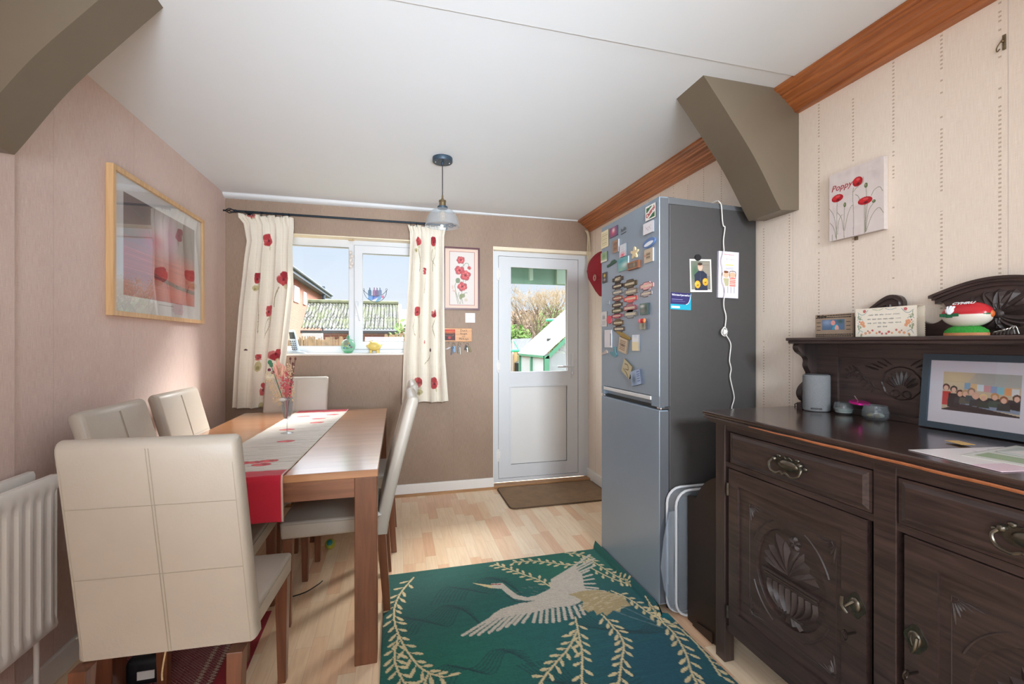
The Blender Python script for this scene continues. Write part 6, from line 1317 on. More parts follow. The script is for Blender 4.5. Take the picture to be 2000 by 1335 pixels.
NP = [(1207.5, 545, 21, 10, (72, 60, 50), 'topmost dark brown nameplate magnet, reading Arley'), (1207, 558.5, 20, 10, (64, 50, 44), 'very dark nameplate magnet second in the left column'), (1207, 570.5, 20, 10, (128, 128, 130), 'grey nameplate magnet third in the left column'),
      (1207, 582, 20, 9, (150, 92, 82), 'dull red nameplate magnet fourth in the left column'), (1206.5, 595, 20, 10, (84, 66, 58), 'dark brown nameplate magnet fifth in the left column, below the dull red one'), (1206, 606.5, 20, 10, (92, 88, 70), 'olive brown nameplate magnet just above the rose red one'),
      (1206, 616.5, 20, 8, (176, 88, 104), 'rose red nameplate magnet low in the left column'), (1208, 630, 21, 11, (112, 90, 62), 'mustard brown nameplate magnet second from the bottom of the left column'), (1210, 642, 22, 11, (98, 92, 86), 'lowest nameplate magnet, grey-brown, touching the yellow strip'),
      (1231.5, 554, 26, 13, (88, 74, 54), 'top nameplate magnet of the middle column, dark with cream rim'), (1233.5, 569, 26, 13, (146, 134, 126), 'warm grey nameplate magnet in the middle column'), (1232, 583, 26, 12, (226, 104, 100), 'bright coral nameplate magnet in the middle column'),
      (1231, 601, 26, 13, (170, 108, 116), 'tilted red and mauve nameplate magnet in the middle column'), (1232.5, 613, 26, 13, (150, 150, 148), 'plain grey nameplate magnet at the foot of the middle column'), (1264, 558, 26, 12, (226, 170, 168), 'pale pink nameplate magnet nearest the door edge, upper one'), (1263, 573, 22, 10, (170, 160, 160), 'small pale grey nameplate magnet nearest the door edge, below the pink one')]
M_CREAMPR = mat('cream_print', (214, 200, 172), rough=.5, noise=.05, nscale=80)
for (u, v, pw, ph_, c, lb) in NP:
    t, M, w_, h_ = magnet(u, v, pw, ph_ * 1.3, c, lb, kind='plate', th=.004, name='nameplate_magnet', group='nameplate magnets on the fridge door')
    if 'Arley' in lb: lettering('ARLEY', .022, M_CREAMPR, t, M, bold=.0004)
    else:
        bm = bm_new(); x = -w_ * .36
        while x < w_ * .34: L = random.uniform(.004, .008); hexa(bm, [(x, -h_ * .12, 0), (x + L, -h_ * .12, 0), (x + L, h_ * .12, 0), (x, h_ * .12, 0)], [(x, -h_ * .12, .0005), (x + L, -h_ * .12, .0005), (x + L, h_ * .12, .0005), (x, h_ * .12, .0005)]); x += L + .0035
        bm.transform(M); obj('raised_letters', bm, M_CREAMPR, t, world=True)
    bm = bm_new(); q = [(p[0] * .96, p[1] * .93, .0004) for p in shape_pts('plate', w_, h_)]; tube(bm, [M @ Vector(p) for p in q], .0008, 4, closed=True); obj('rim', bm, mat('dark_rim', (56, 44, 40), rough=.5, noise=.05, nscale=60), t, world=True)
magnet(1261, 603, 16, 22, (74, 106, 100), 'dark green mountain picture magnet on the right of the door', paint=mix(blob(.3, .25, .25, .12, (206, 206, 200)), blob(.35, .65, .25, .15, (120, 112, 108)), blob(.75, .5, .15, .4, (44, 70, 64))), th=.010, edge=(42, 56, 56))
t, M, w_, h_ = magnet(1259, 635, 12, 16, (148, 150, 136), 'little house magnet with red flowers on top', th=.012, paint=blob(.6, .5, .2, .4, (70, 70, 54)))
for i, (dx, c) in enumerate(((-.7, (226, 120, 130)), (-.1, (190, 40, 50)), (.5, (206, 130, 80)))):
    bm = bm_new(); sphere(bm, M @ Vector((dx * w_ * .6, h_ * .55, 0)), .012, .6, 1, 1, 10); obj('flower', bm, mat('resin_%d' % c[0], c, rough=.5, noise=.2, nscale=90), t, smooth=True, world=True)
magnet(1180, 623, 12, 29, (206, 204, 202), 'white upright card magnet low on the left edge of the door', paint=lambda cv, k: cv.scribble(.3, .2 * k, .7, .5 * k, 4, (120, 120, 124), .05).scribble(.2, .6 * k, .8, .9 * k, 3, (170, 170, 170), .04) and None, th=.002)
magnet(1191, 624, 9, 16, (206, 80, 92), 'small round coral red magnet touching the white card', kind='oval', th=.006)
magnet(1189, 661, 13, 34, (214, 212, 216), 'blank white notepad magnet on the left edge of the fridge door', paint=lambda cv, k: cv.rect(.85, .2 * k, .95, .9 * k, (96, 100, 106)) and None, th=.006, edge=(190, 190, 194))
magnet(1218.5, 654.5, 28, 8, (150, 122, 62), 'mustard yellow long strip magnet', kind='oval', th=.006, rot=-.28)
magnet(1219, 674, 16, 28, (186, 166, 142), 'tan verse magnet with a dark heart, tilted below the yellow strip', paint=mix(rows((130, 104, 84), 6, .15, .05), blob(.5, .48, .3, .06, (80, 54, 46))), th=.009, rot=-.22, edge=(110, 98, 82))
magnet(1243, 669, 13, 31, (214, 216, 218), 'pale beach landscape magnet in a clear case', paint=mix(band(.45, 1, (222, 206, 168)), blob(.5, .1, .3, .1, (190, 204, 220))), th=.006, edge=(120, 124, 130))
magnet(1199.5, 687, 14, 20, (96, 146, 156), 'teal anchor-shaped magnet below the white notepad', kind='anchor', th=.007)
magnet(1182, 688, 11, 10, (190, 176, 166), 'tiny pale boot-shaped magnet at the left edge', kind='cap', th=.005)
magnet(1226.5, 719.5, 17, 27, (178, 166, 134), 'tan square magnet with black line drawing, turned on its corner', paint=mix(lambda cv, k: [cv.line(spline([(.2, .3 * k), (.5, .2 * k), (.7, .45 * k), (.4, .6 * k)], 5), .05, (76, 66, 52)), cv.line(spline([(.2, .7 * k), (.6, .8 * k), (.9, .95 * k)], 5), .05, (76, 66, 52))] and None), th=.008, rot=-.45, edge=(88, 84, 70))
magnet(1245, 737, 19, 29, (150, 168, 196), 'blue jewelled picture magnet, lowest on the upper door', paint=mix(blob(.3, .6, .25, .35, (84, 104, 120)), lambda cv, k: [cv.line([(.65, y * k), (.9, y * k)], .05, (90, 110, 150)) for y in (.15, .3, .45, .6, .75)] and None), th=.010, rot=.22, edge=(66, 72, 88))
magnet(1188.5, 591, 6, 7, (150, 160, 168), 'tiny clear square magnet beside the nameplates', th=.004)
# fridge side: photo with round magnet, card, help card, cable
def boy(cv, k):
    cv.rect(.05, .05 * k, .94, .93 * k, (120, 118, 108)); cv.soft(.25, .4 * k, .2, .35, (66, 100, 76), .9); cv.rect(.6, .08 * k, .92, .5 * k, (150, 142, 128), .8)
    for y in np.arange(.1, .5, .05): cv.line([(.62, y * k), (.9, y * k)], .012, (104, 98, 88), .8)
    cv.ell(.48, .24 * k, .11, .15, (214, 170, 150)); cv.poly([(.22, .95 * k), (.2, .48 * k), (.38, .36 * k), (.62, .36 * k), (.78, .46 * k), (.8, .95 * k)], (44, 50, 66)); cv.ell(.47, .15 * k, .11, .06, (70, 54, 44)); cv.line([(.48, .4 * k), (.47, .7 * k)], .012, (80, 90, 110))
    for (x, y) in ((.34, .77), (.70, .69)): cv.ell(x, y * k, .13, .15, (222, 160, 50)); cv.ell(x, y * k, .05, .05, (80, 50, 24)); cv.ell(x - .03, (y - .03) * k, .09, .06, (240, 190, 80), .6)
    for (x, y) in ((.44, .22), (.52, .22)): cv.ell(x, y * k, .014, .012, (60, 44, 40))
magnet(1368.5, 538, 42, 64, (232, 226, 212), 'photo of a person in dark clothes holding two orange pumpkins, on the fridge side', paint=boy, th=.001, side=True, name='photograph', cat='photograph', edge=(224, 218, 206), rot=.03)
t, M, w_, h_ = magnet(1362, 503, 12, 12.5, (28, 28, 30), 'round black magnet holding the pumpkin photo', kind='oval', th=.005, side=True, off=.002)
def kids(cv, k):
    cv.line([(.25, .06 * k), (.75, .07 * k)], .02, (206, 90, 90), .8); cv.line([(.3, .16 * k), (.8, .17 * k)], .012, (150, 150, 170), .8); cv.scribble(.35, .27 * k, .75, .31 * k, 1, (222, 206, 80), .04); cv.scribble(.35, .33 * k, .75, .38 * k, 2, (150, 150, 190), .014)
    for x in (.38, .70): cv.ell(x, .5 * k, .15, .12, (222, 180, 150)); cv.poly([(x - .14, .56 * k), (x + .14, .56 * k), (x + .14, .76 * k), (x - .14, .76 * k)], (232, 206, 196)); [cv.line([(x + dx, .76 * k), (x + dx, .89 * k)], .02, (90, 90, 110)) for dx in (-.07, .09)]
    cv.ell(.36, .44 * k, .14, .05, (120, 76, 50)); cv.line(spline([(.56, .55 * k), (.57, .43 * k), (.84, .43 * k), (.85, .55 * k)], 5), .03, (110, 96, 70)); cv.ell(.22, .5 * k, .05, .1, (110, 72, 50))
    for y in (.57, .61, .65, .69, .73): cv.line([(.57, y * k), (.84, y * k)], .035, (214, 70, 64))
    cv.poly([(.24, .58 * k), (.52, .58 * k), (.5, .74 * k), (.26, .74 * k)], (150, 160, 100), .7)
magnet(1420, 537, 39, 90, (222, 216, 228), 'tall pale leaflet with drawings of two children, on the fridge side', paint=kids, th=.010, side=True, name='leaflet', cat='leaflet', edge=(196, 190, 206), rot=-.02)
def helpc(cv, k): cv.rect(0, .68 * k, 1, k, (30, 150, 176)); cv.poly([(.97, 0), (.95, .35 * k), (.88, .58 * k), (.78, .68 * k), (1, .68 * k), (1, 0)], (30, 150, 176)); cv.line(spline([(.97, .1 * k), (.93, .4 * k), (.86, .6 * k), (.76, .68 * k)], 5), .02, (226, 226, 236)); cv.rect(.05, .8 * k, .45, .92 * k, (222, 232, 236)); cv.scribble(.06, .38 * k, .6, .42 * k, 1, (140, 140, 176), .02); cv.scribble(.06, .5 * k, .72, .53 * k, 1, (120, 120, 160), .015)
t, M, w_, h_ = magnet(1329.5, 588, 40, 33, (48, 44, 92), "purple and teal card reading We're here if you need us", paint=helpc, th=.0015, side=True, name='helpline_card', cat='card', edge=(60, 56, 96), rot=-.03)
M_WINK = mat('white_ink', (226, 226, 232), rough=.6, noise=.03, nscale=80)
lettering("We're here if you need us", .0125, M_WINK, t, M @ Matrix.Translation((-.002, h_ * .36, .0006)), bold=.0002, squeeze=.72)
# white flex hanging from the fridge top with an inline switch
px_ = [(1405, 392), (1409, 402), (1411, 430), (1413, 441), (1416, 444), (1413, 470), (1414, 492), (1410, 508), (1413, 525), (1412, 545), (1416, 560), (1417, 574), (1414, 584), (1414, 600), (1418, 618), (1416, 640)]
fx_ = thing('white_cable', 'thin white kinked cable hanging down the fridge side, knotted halfway', 'cable', (1.55, FY0, 1.0)); M_WC = mat('white_cable_plastic', (226, 222, 216), rough=.4, noise=.04, nscale=60)
P_ = [tuple(at(u, v, Y=FY0 - .012 - (.010 if 488 < v < 586 else 0))) for u, v in px_]; P_ = [(P_[0][0], FY0 + .06, 1.9715), (P_[0][0] + .004, FY0 + .01, 1.972), (P_[0][0] + .004, FY0 - .006, 1.962)] + P_[1:]
bm = bm_new(); tube(bm, spline(P_, 4), .0026, 7); obj('upper_cable', bm, M_WC, fx_, smooth=True, world=True)
px_ = [(1417, 652), (1427, 670), (1426, 690), (1425, 705), (1428, 720), (1426, 735), (1430, 755), (1434, 776), (1430, 792), (1429, 799)]
bm = bm_new(); q = [tuple(at(u, v, Y=FY0 - .012)) for u, v in px_]; tube(bm, spline(q, 4), .0024, 7); obj('lower_cable', bm, M_WC, fx_, smooth=True, world=True)
q = at(1414, 647, Y=FY0 - .014); bm = bm_new(); sphere(bm, (q.x + .008, q.y, q.z), .013, 1, .6, .8, 14)
for k in range(4): a = k * 1.3; tube(bm, [(q.x - .004 + .016 * math.cos(t) * math.cos(a), q.y - .006 + .004 * math.sin(a + t), q.z + .016 * math.sin(t) + .004 * k - .006) for t in [2 * PI * i / 14 for i in range(14)]], .0018, 5, closed=True)
obj('knot', bm, M_WC, fx_, smooth=True, world=True)
# =================================================================== BETWEEN FRIDGE AND SIDEBOARD
bm = bm_new(); oc = [(1.772, 0.004), (1.772, .575), (1.715, .578)] + spline([(1.715, .578), (1.69, .625), (1.65, .672), (1.60, .705), (1.575, .715)], 4)[1:] + [(1.575, .004)]
prism(bm, oc, 'X', 1.300, 1.318); hb = obj('wooden_panel', bm, mat('dark_brown_panel', (50, 36, 28), rough=.45, noise=.25, nscale=8)); tag(hb, 'dark shaped wooden panel stood on edge between fridge and sideboard', 'panel')
bm = bm_new(); prism(bm, [(1.73, 0.004), (1.60, 0.004), (1.60, .05), (1.70, .035)], 'X', 1.292, 1.2995); obj('foot_block', bm, mat('dark_brown_panel'), hb, world=True)
bg = thing('plastic_storage_bag', 'clear plastic bedding bag with white piping squeezed beside the fridge', 'bag', (1.40, 1.80, 0)); FILM = glass_mat('clear_film', (214, 224, 234), 1.0, .12, .16)
def loop(y, x0, x1, z0, z1, r): return [(p[0], y, p[1]) for p in rrect(x0, x1, z0, z1, r, 5)]
for y, x0, z1 in ((1.818, 1.222, .600), (1.782, 1.245, .595)):
    bm = bm_new(); tube(bm, loop(y, x0, 1.60, .014, z1, .07), .006, 7, closed=True); obj('piping', bm, mat('white_piping', (206, 206, 208), rough=.5, noise=.06, nscale=60), bg, smooth=True, world=True)
bm = bm_new(); A, B = loop(1.818, 1.222, 1.60, .014, .600, .07), loop(1.782, 1.245, 1.60, .014, .595, .07); va = [bm.verts.new(p) for p in A]; vb = [bm.verts.new(p) for p in B]
for i in range(len(A)): j = (i + 1) % len(A); bm.faces.new([va[i], va[j], vb[j], vb[i]])
bm.faces.new(vb); obj('film', bm, FILM, bg, world=True)
bm = bm_new(); vs = [[bm.verts.new(p) for p in r] for r in ([(1.228, 1.815, .52), (1.225, 1.815, .40), (1.225, 1.815, .27), (1.225, 1.815, .16), (1.235, 1.815, .05)], [(1.215, 1.79, .50), (1.178, 1.78, .38), (1.160, 1.775, .26), (1.182, 1.78, .15), (1.225, 1.79, .05)], [(1.236, 1.775, .51), (1.226, 1.765, .39), (1.218, 1.760, .27), (1.226, 1.765, .15), (1.242, 1.775, .05)])]
for a, b in zip(vs[:-1], vs[1:]):
    for i in range(4): bm.faces.new([a[i], a[i + 1], b[i + 1], b[i]])
obj('loose_film', bm, FILM, bg, world=True)
bm = bm_new(); box(bm, 1.262, 1.59, 1.787, 1.813, .03, .56, .012, 2); obj('folded_contents', bm, mat('dark_teal_bedding', (46, 62, 70), rough=.9, noise=.25, nscale=10, bump=.4, bscale=30), bg, smooth=True, world=True)
# =================================================================== ON THE SIDEBOARD
ZT = 1.0
ec = thing('smart_speaker', 'grey fabric cylinder smart speaker at the far end of the sideboard', 'speaker', (1.672, 1.447, ZT))
bm = bm_new(); lathe(bm, [(0.044, 0.001), (0.0475, 0.004), (0.048, 0.010), (0.048, 0.140), (0.047, 0.146), (0.044, 0.148), (0.0, 0.148)], (0, 0, 0), 48)
obj('fabric_body', bm, mat('heather_grey_fabric', (142, 144, 146), rough=.9, noise=.35, nscale=500, bump=.5, bscale=700), ec, smooth=True)
bm = bm_new(); lathe(bm, [(0.0, 0.1482), (0.040, 0.1482), (0.041, 0.150), (0.0, 0.1505)], seg=36); obj('top_plate', bm, mat('grey_plastic'), ec, smooth=True)
d_ = Vector((-1.672, -1.447, 0)).normalized(); s_ = Vector((-d_.y, d_.x, 0)) * 1
lettering('amazon', .0125, M_INK, ec, basis(Vector((1.672, 1.447, ZT + .014)) + d_ * .0485, (-s_).normalized() if (-s_).dot(Vector((1, -1, 0))) > 0 else s_.normalized(), (0, 0, 1)), bold=.0002)
bm = bm_new(); tube(bm, spline([(1.70, 1.492, ZT + .012), (1.70, 1.52, ZT + .022), (1.69, 1.55, ZT + .016), (1.70, 1.575, ZT + .004), (1.738, 1.578, ZT - .03)], 5), .0018, 6); obj('power_lead', bm, M_INK, ec, smooth=True, world=True)
JG = glass_mat('jar_glass', (226, 232, 232), 1.0, .02, .06)
j1 = thing('glass_candle', 'small squat candle in clear glass beside the speaker', 'candle', (1.688, 1.345, ZT))
bm = bm_new(); lathe(bm, [(0.0, 0.0005), (0.022, .001), (0.030, .010), (0.033, .024), (0.030, .040), (0.028, .046), (.026, .046), (.028, .038), (.030, .024), (.027, .012), (0, .006)], (0, 0, 0), 32); obj('glass', bm, JG, j1, smooth=True)
bm = bm_new(); lathe(bm, [(0.0, .006), (.026, .008), (.0285, .022), (.0, .023)], (0, 0, 0), 28); obj('wax', bm, mat('pale_grey_wax', (196, 192, 184), rough=.4, noise=.04, nscale=30), j1, smooth=True)
j2 = thing('glass_jar', 'low glass jar holding odds and ends, with a lid leaning on it', 'jar', (1.682, 1.222, ZT))
bm = bm_new(); lathe(bm, [(0.0, 0.0005), (0.032, .001), (0.039, .010), (0.040, .030), (0.036, .042), (0.035, .052), (.033, .052), (.034, .042), (.037, .030), (.036, .012), (0, .006)], (0, 0, 0), 32); obj('glass', bm, JG, j2, smooth=True)
for (dx, dy, sx, sy, c) in ((-.008, .008, .018, .012, (176, 150, 100)), (.012, -.006, .015, .014, (206, 200, 184)), (-.012, -.014, .013, .010, (120, 96, 66)), (.0, .0, .02, .02, (190, 184, 170))):
    bm = bm_new(); sphere(bm, (dx, dy, .015), 1, sx, sy, .009, 12); obj('contents', bm, mat('bits_%d' % c[0], c, rough=.5, noise=.3, nscale=120), j2, smooth=True)
ld = thing('jar_lid', 'shiny pink metal lid resting across the candle and the jar', 'lid', (1.694, 1.288, ZT + .047))
bm = bm_new(); lathe(bm, [(0.0, 0.004), (.032, .004), (.034, .002), (.034, -.004), (.032, -.005), (.031, 0.001), (0, .001)], (0, 0, 0.006), 32); bm.transform(Matrix.Rotation(.12, 4, 'X')); obj('disc', bm, mat('metallic_pink', (206, 40, 140), rough=.25, metal=.6, noise=.08, nscale=30), ld, smooth=True)
bm = bm_new(); tube(bm, [(0.0, .004, .010), (-.004, .016, .030)], .0016, 6); obj('clasp', bm, M_CHROME, ld, smooth=True)
# framed group photo leaning on the backboard
gp = thing('framed_photo', 'grey framed group photo of people behind a table, leaning on the sideboard back', 'photo frame', (1.70, .94, ZT)); gy0, gy1, gz0, gz1 = .790, 1.088, 1.003, 1.243
leanm = Matrix.Translation((1.693, 0, gz0)) @ Matrix.Rotation(math.radians(5.5), 4, 'Y') @ Matrix.Translation((-1.693, 0, -gz0))
def leaned(bm): bm.transform(leanm); return bm
bm = bm_new(); wd = .020
for (a, b, c, d) in ((gy0, gy1, gz0, gz0 + wd), (gy0, gy1, gz1 - wd, gz1), (gy0, gy0 + wd, gz0 + wd, gz1 - wd), (gy1 - wd, gy1, gz0 + wd, gz1 - wd)): box(bm, 1.686, 1.704, a, b, c, d)
box(bm, 1.6985, 1.703, gy0 + wd, gy1 - wd, gz0 + wd, gz1 - wd); obj('frame', leaned(bm), mat('slate_frame', (66, 78, 88), rough=.5, noise=.12, nscale=160), gp, world=True)
cv = Canvas(.258, .2, 210, 164, (214, 212, 222)); bx = (.036, .036, .221, .158)
def G(x, y): return (bx[0] + (bx[2] - bx[0]) * x, bx[1] + (bx[3] - bx[1]) * y)
cv.rect(*bx, (196, 180, 156)); cv.poly([G(.45, 0), G(1, 0), G(1, .3), G(.3, .35)], (170, 172, 168)); cv.soft(*G(.15, .15), .05, .03, (214, 196, 160))
for i, c in enumerate(((110, 160, 200), (226, 180, 120), (206, 222, 232), (206, 140, 150), (120, 150, 200), (110, 190, 210), (226, 150, 90), (214, 220, 226))): a, b = G(.30 + i * .085, .26 + .01 * i), G(.385 + i * .085, .42 + .012 * i); cv.rect(a[0], a[1], b[0], b[1], c, .8)
a, b = G(.2, .60), G(1, .86); cv.rect(a[0], a[1], b[0], b[1], (44, 44, 52)); cv.poly([G(.24, .68), G(1, .84), G(1, .92), G(.26, .84)], (130, 146, 170)); cv.poly([G(0, .98), G(.28, .80), G(1, .96), G(1, 1), G(0, 1)], (50, 42, 46))
for i, (x, y, hc, bc) in enumerate(((.05, .42, (90, 50, 40), (196, 60, 60)), (.16, .46, (60, 40, 36), (36, 36, 42)), (.25, .55, (90, 50, 44), (50, 50, 60)), (.32, .54, (190, 150, 110), (90, 90, 80)), (.40, .48, (150, 120, 100), (70, 80, 84)), (.46, .58, (214, 170, 150), (50, 54, 60)), (.56, .60, (222, 196, 150), (50, 60, 56)), (.70, .56, (190, 140, 90), (60, 80, 72)), (.81, .62, (150, 96, 70), (50, 56, 56)), (.96, .56, (90, 60, 46), (30, 32, 38)))):
    cx, cy = G(x, y); cv.poly([(cx - .013, cy + .012), (cx + .013, cy + .012), (cx + .015, cy + (.055 if i < 2 else .030)), (cx - .015, cy + (.055 if i < 2 else .030))], bc); cv.ell(cx, cy - .002, .0095, .0105, hc); cv.ell(cx, cy + .001, .0062, .0078, (222, 176, 156))
inn_ = (cv.x >= bx[0]) & (cv.x <= bx[2]) & (cv.y >= bx[1]) & (cv.y <= bx[3]); cv.put(~inn_, (214, 212, 222))
cv.mesh('print', lambda S, T: [1.6955 + S * 0 + (0.2 - T * .2) * math.sin(R_(5.5)), gy1 - wd - S * .258, gz0 + wd + (0.2 - T * .2)], GLOSSP, gp)
bm = bm_new(); box(bm, 1.6905, 1.6912, gy0 + wd, gy1 - wd, gz0 + wd, gz1 - wd); obj('glazing', leaned(bm), glass_mat('picture_glass'), gp, world=True)
# loose papers by the frame
def paper(cx, cy, w_, h_, ang, z, col, label, name='leaflet', fn=None, th=.0012):
    ca, sa = math.cos(ang), math.sin(ang); o_ = np.array((cx, cy)) ; xv = np.array((ca, sa)) * w_; yv = np.array((sa, -ca)) * h_; o_ = o_ - xv / 2 - yv / 2
    cv = Canvas(1, h_ / w_, 60, int(60 * h_ / w_), col)
    if fn: fn(cv, h_ / w_)
    o = cv.mesh(name, lambda S, T: [o_[0] + xv[0] * S + yv[0] * T, o_[1] + xv[1] * S + yv[1] * T, z + 0 * S], GLOSSP, thick=lambda S, T: [S * 0, S * 0, S * 0 - th]); return tag(o, label, 'leaflet', 'papers on the sideboard top')
def mag1(cv, k): cv.rect(.08, .1 * k, .92, .35 * k, (150, 170, 130)); cv.rect(.08, .4 * k, .45, .62 * k, (90, 96, 116)); cv.rect(.5, .4 * k, .92, .9 * k, (190, 196, 186)); cv.scribble(.1, .65 * k, .45, .92 * k, 5, (150, 150, 160), .012)
def mag2(cv, k): cv.rect(.06, .08 * k, .5, .5 * k, (110, 140, 96)); cv.rect(.55, .1 * k, .94, .5 * k, (226, 222, 214)); cv.rect(.06, .56 * k, .94, .94 * k, (70, 72, 88)); cv.soft(.3, .3 * k, .12, .12, (190, 190, 120), .8)
paper(1.415, .735, .20, .285, math.radians(82), ZT + .0018, (226, 220, 220), 'pale pink-edged printed leaflet at the bottom of the papers, nearest the sideboard edge', fn=lambda cv, k: [cv.rect(.0, .0, .3, .4 * k, (222, 196, 206)), cv.scribble(.1, .5 * k, .9, .9 * k, 8, (150, 146, 152), .01)] and None)
paper(1.490, .700, .19, .27, math.radians(97), ZT + .0034, (214, 214, 206), 'printed leaflet with green pictures lying in the middle of the papers', fn=mag1)
paper(1.565, .690, .15, .21, math.radians(84), ZT + .0050, (206, 210, 206), 'smaller dark and green picture leaflet on top of the papers, nearest the photo frame', fn=mag2)
paper(1.500, .868, .05, .035, math.radians(70), ZT + .0052, (222, 176, 84), 'small orange paper corner poking from under the leaflets')
# =================================================================== ON THE SHELF
ZS = 1.300
wf = thing('word_photo_frame', 'small taupe photo frame lettered Mother, first on the shelf', 'photo frame', (1.665, 1.365, ZS)); wy0, wy1, wh = 1.289, 1.442, .092
bm = bm_new(); box(bm, 1.660, 1.672, wy0, wy1, ZS + .0005, ZS + wh, .002); tube(bm, [(1.672, 1.36, ZS + .06), (1.71, 1.36, ZS + .003)], .003, 6); obj('frame', bm, mat('taupe_wood', (158, 138, 118), rough=.6, noise=.12, nscale=60), wf, world=True)
cv = Canvas(.092, .040, 70, 34, (86, 110, 140)); cv.soft(.02, .01, .02, .012, (130, 150, 180)); cv.poly([(.04, .04), (.048, .020), (.064, .018), (.074, .04)], (60, 150, 180)); cv.ell(.046, .013, .009, .010, (214, 150, 140)); cv.ell(.061, .034, .008, .012, (216, 160, 150)); cv.soft(.075, .008, .012, .008, (60, 90, 80), .9)
cv.mesh('print', flat((1.6594, 1.4105, ZS + .070), (0, -.092, 0), (0, 0, -.040)), GLOSSP, wf)
lettering('Mother', .014, M_INK, wf, basis((1.6594, 1.411, ZS + .085), (0, -1, 0), (0, 0, 1)), bold=.0003)
bm = bm_new()
for (a, b, z) in ((1.388, 1.294, .0865), (1.438, 1.294, .0785), (1.438, 1.292, .012), (1.438, 1.296, .006)):
    y = a
    while y > b: L = random.uniform(.004, .010); box(bm, 1.6592, 1.6602, y - L, y, ZS + z - .0014, ZS + z + .0014); y -= L + .002
for z in (.060, .045, .030):
    box(bm, 1.6592, 1.6602, 1.418, 1.434, ZS + z - .001, ZS + z + .001); box(bm, 1.6592, 1.6602, 1.296, 1.312, ZS + z - .001, ZS + z + .001)
obj('fine_print', bm, M_INK, wf, world=True)
cd = thing('greetings_card', 'cream scalloped card with floral border and script, standing on the shelf', 'card', (1.66, 1.168, ZS)); cy0, cy1 = 1.069, 1.267
def scal(y0, y1, z0, z1, n=14):
    p = [(y0, z0), (y1, z0)]
    for k in range(n): zz = z0 + (z1 - z0) * k / n; p += [(y1, zz), (y1 + .0025, zz + (z1 - z0) / n * .5)]
    p += [(y1, z1), (y0, z1)]
    for k in range(n): zz = z1 - (z1 - z0) * k / n; p += [(y0 - .0025, zz - (z1 - z0) / n * .5), (y0, zz - (z1 - z0) / n)]
    return p[:-1]
cv = Canvas(198, 100, 200, 104, (236, 228, 212)); MR, OR, TG, SG = (186, 60, 70), (222, 150, 104), (96, 140, 150), (120, 140, 100)
for s in (0, 1):
    mx_ = lambda x: 198 - x if s else x
    for (x, y, r, c) in ((32, 9, 6, MR), (24, 52, 9, OR), (30, 62, 6, OR), (14, 46, 3, MR), (60, 78, 4, MR), (84, 84, 4.5, MR), (74, 88, 4, OR), (50, 86, 5, OR), (36, 88, 5, OR), (92, 90, 4, MR), (22, 92, 4, OR), (44, 80, 3, MR)):
        for k in range(5): a = 1.256 * k; cv.ell(mx_(x) + r * .55 * math.cos(a), y + r * .55 * math.sin(a), r * .45, r * .45, c, .85)
    for l_ in ([(8, 12), (22, 22), (34, 18), (44, 6)], [(6, 40), (16, 34), (26, 40)], [(10, 70), (14, 58), (8, 50)], [(8, 90), (16, 78), (26, 84)], [(60, 4), (80, 8), (96, 3)], [(22, 30), (12, 26), (10, 16)]): cv.line(spline([(mx_(p[0]), p[1]) for p in l_], 5), 1.6, random.choice([TG, SG]), .9)
    for (x, y) in ((12, 72), (18, 66), (9, 62), (16, 36), (10, 30), (20, 96)): cv.ell(mx_(x), y, 3, 5, SG, .8)
cv.mesh('print', flat((1.6475, cy1, ZS + .102), (0, -.198, 0), (.0, 0, -.101)), PAPER, cd)
bm = bm_new(); prism(bm, scal(cy0, cy1, ZS + .0008, ZS + .103), 'X', 1.648, 1.6488); obj('front_leaf', bm, mat('cream_card', (232, 222, 204), rough=.7, noise=.04, nscale=50), cd, world=True)
bm = bm_new(); prism(bm, scal(cy0 - .008, cy1 - .008, ZS + .0008, ZS + .101), 'X', 1.672, 1.6728); obj('back_leaf', bm, mat('cream_card'), cd, world=True)
bm = bm_new(); box(bm, 1.6485, 1.6725, cy0 - .005, cy1 - .005, ZS + .1012, ZS + .1020); obj('fold', bm, mat('cream_card'), cd, world=True)
M_SCR = mat('grey_script_ink', (150, 150, 150), rough=.7, noise=.05, nscale=50)
bm = bm_new()
for z, a, b in ((.078, 1.222, 1.118), (.063, 1.224, 1.112), (.049, 1.224, 1.112), (.036, 1.190, 1.160)):
    y = a
    while y > b: L = random.uniform(.010, .022); tube(bm, [(1.6470, y - L * t, ZS + z + .0026 * math.sin(t * L * 2200)) for t in [i / 12 for i in range(13)]], .00045, 4); y -= L + .005
obj('script', bm, M_SCR, cd, world=True)
# rugby ball ornament on turf
rb = thing('rugby_ball_ornament', 'red and white rugby ball ornament lettered CYMRU on a grassy base', 'ornament', (1.665, .937, ZS))
bm = bm_new(); pr_ = [(1.645 + .024 * math.cos(a) * 1.2, .937 + .054 * math.sin(a)) for a in [2 * PI * k / 32 for k in range(32)]]
prism(bm, pr_, 'Z', ZS + .0005, ZS + .009); obj('plinth', bm, mat('terracotta_plinth', (190, 128, 86), rough=.6, noise=.08, nscale=60), rb, world=True)
bm = bm_new(); lathe(bm, [(1.0, 0.0), (.97, .007), (.80, .014), (.60, .019), (0.0, .020)], (0, 0, 0), 40)
for v in bm.verts: v.co = Vector((1.645 + v.co.x * .0285, .937 + v.co.y * .053, ZS + .009 + v.co.z + random.uniform(-.0012, .0012)))
obj('turf', bm, mat('green_turf', (62, 170, 66), rough=.9, noise=.4, nscale=350, bump=.8, bscale=500), rb, smooth=False, world=True)
nu, nv = 96, 60; cv = Canvas(1, 1, nu, nv, (186, 40, 48)); bc, ra, rb_ = Vector((1.648, .936, ZS + .063)), .060, .0385
cv.rect(0, .50, 1, 1.0, (222, 216, 204)); GRN = (30, 104, 60)
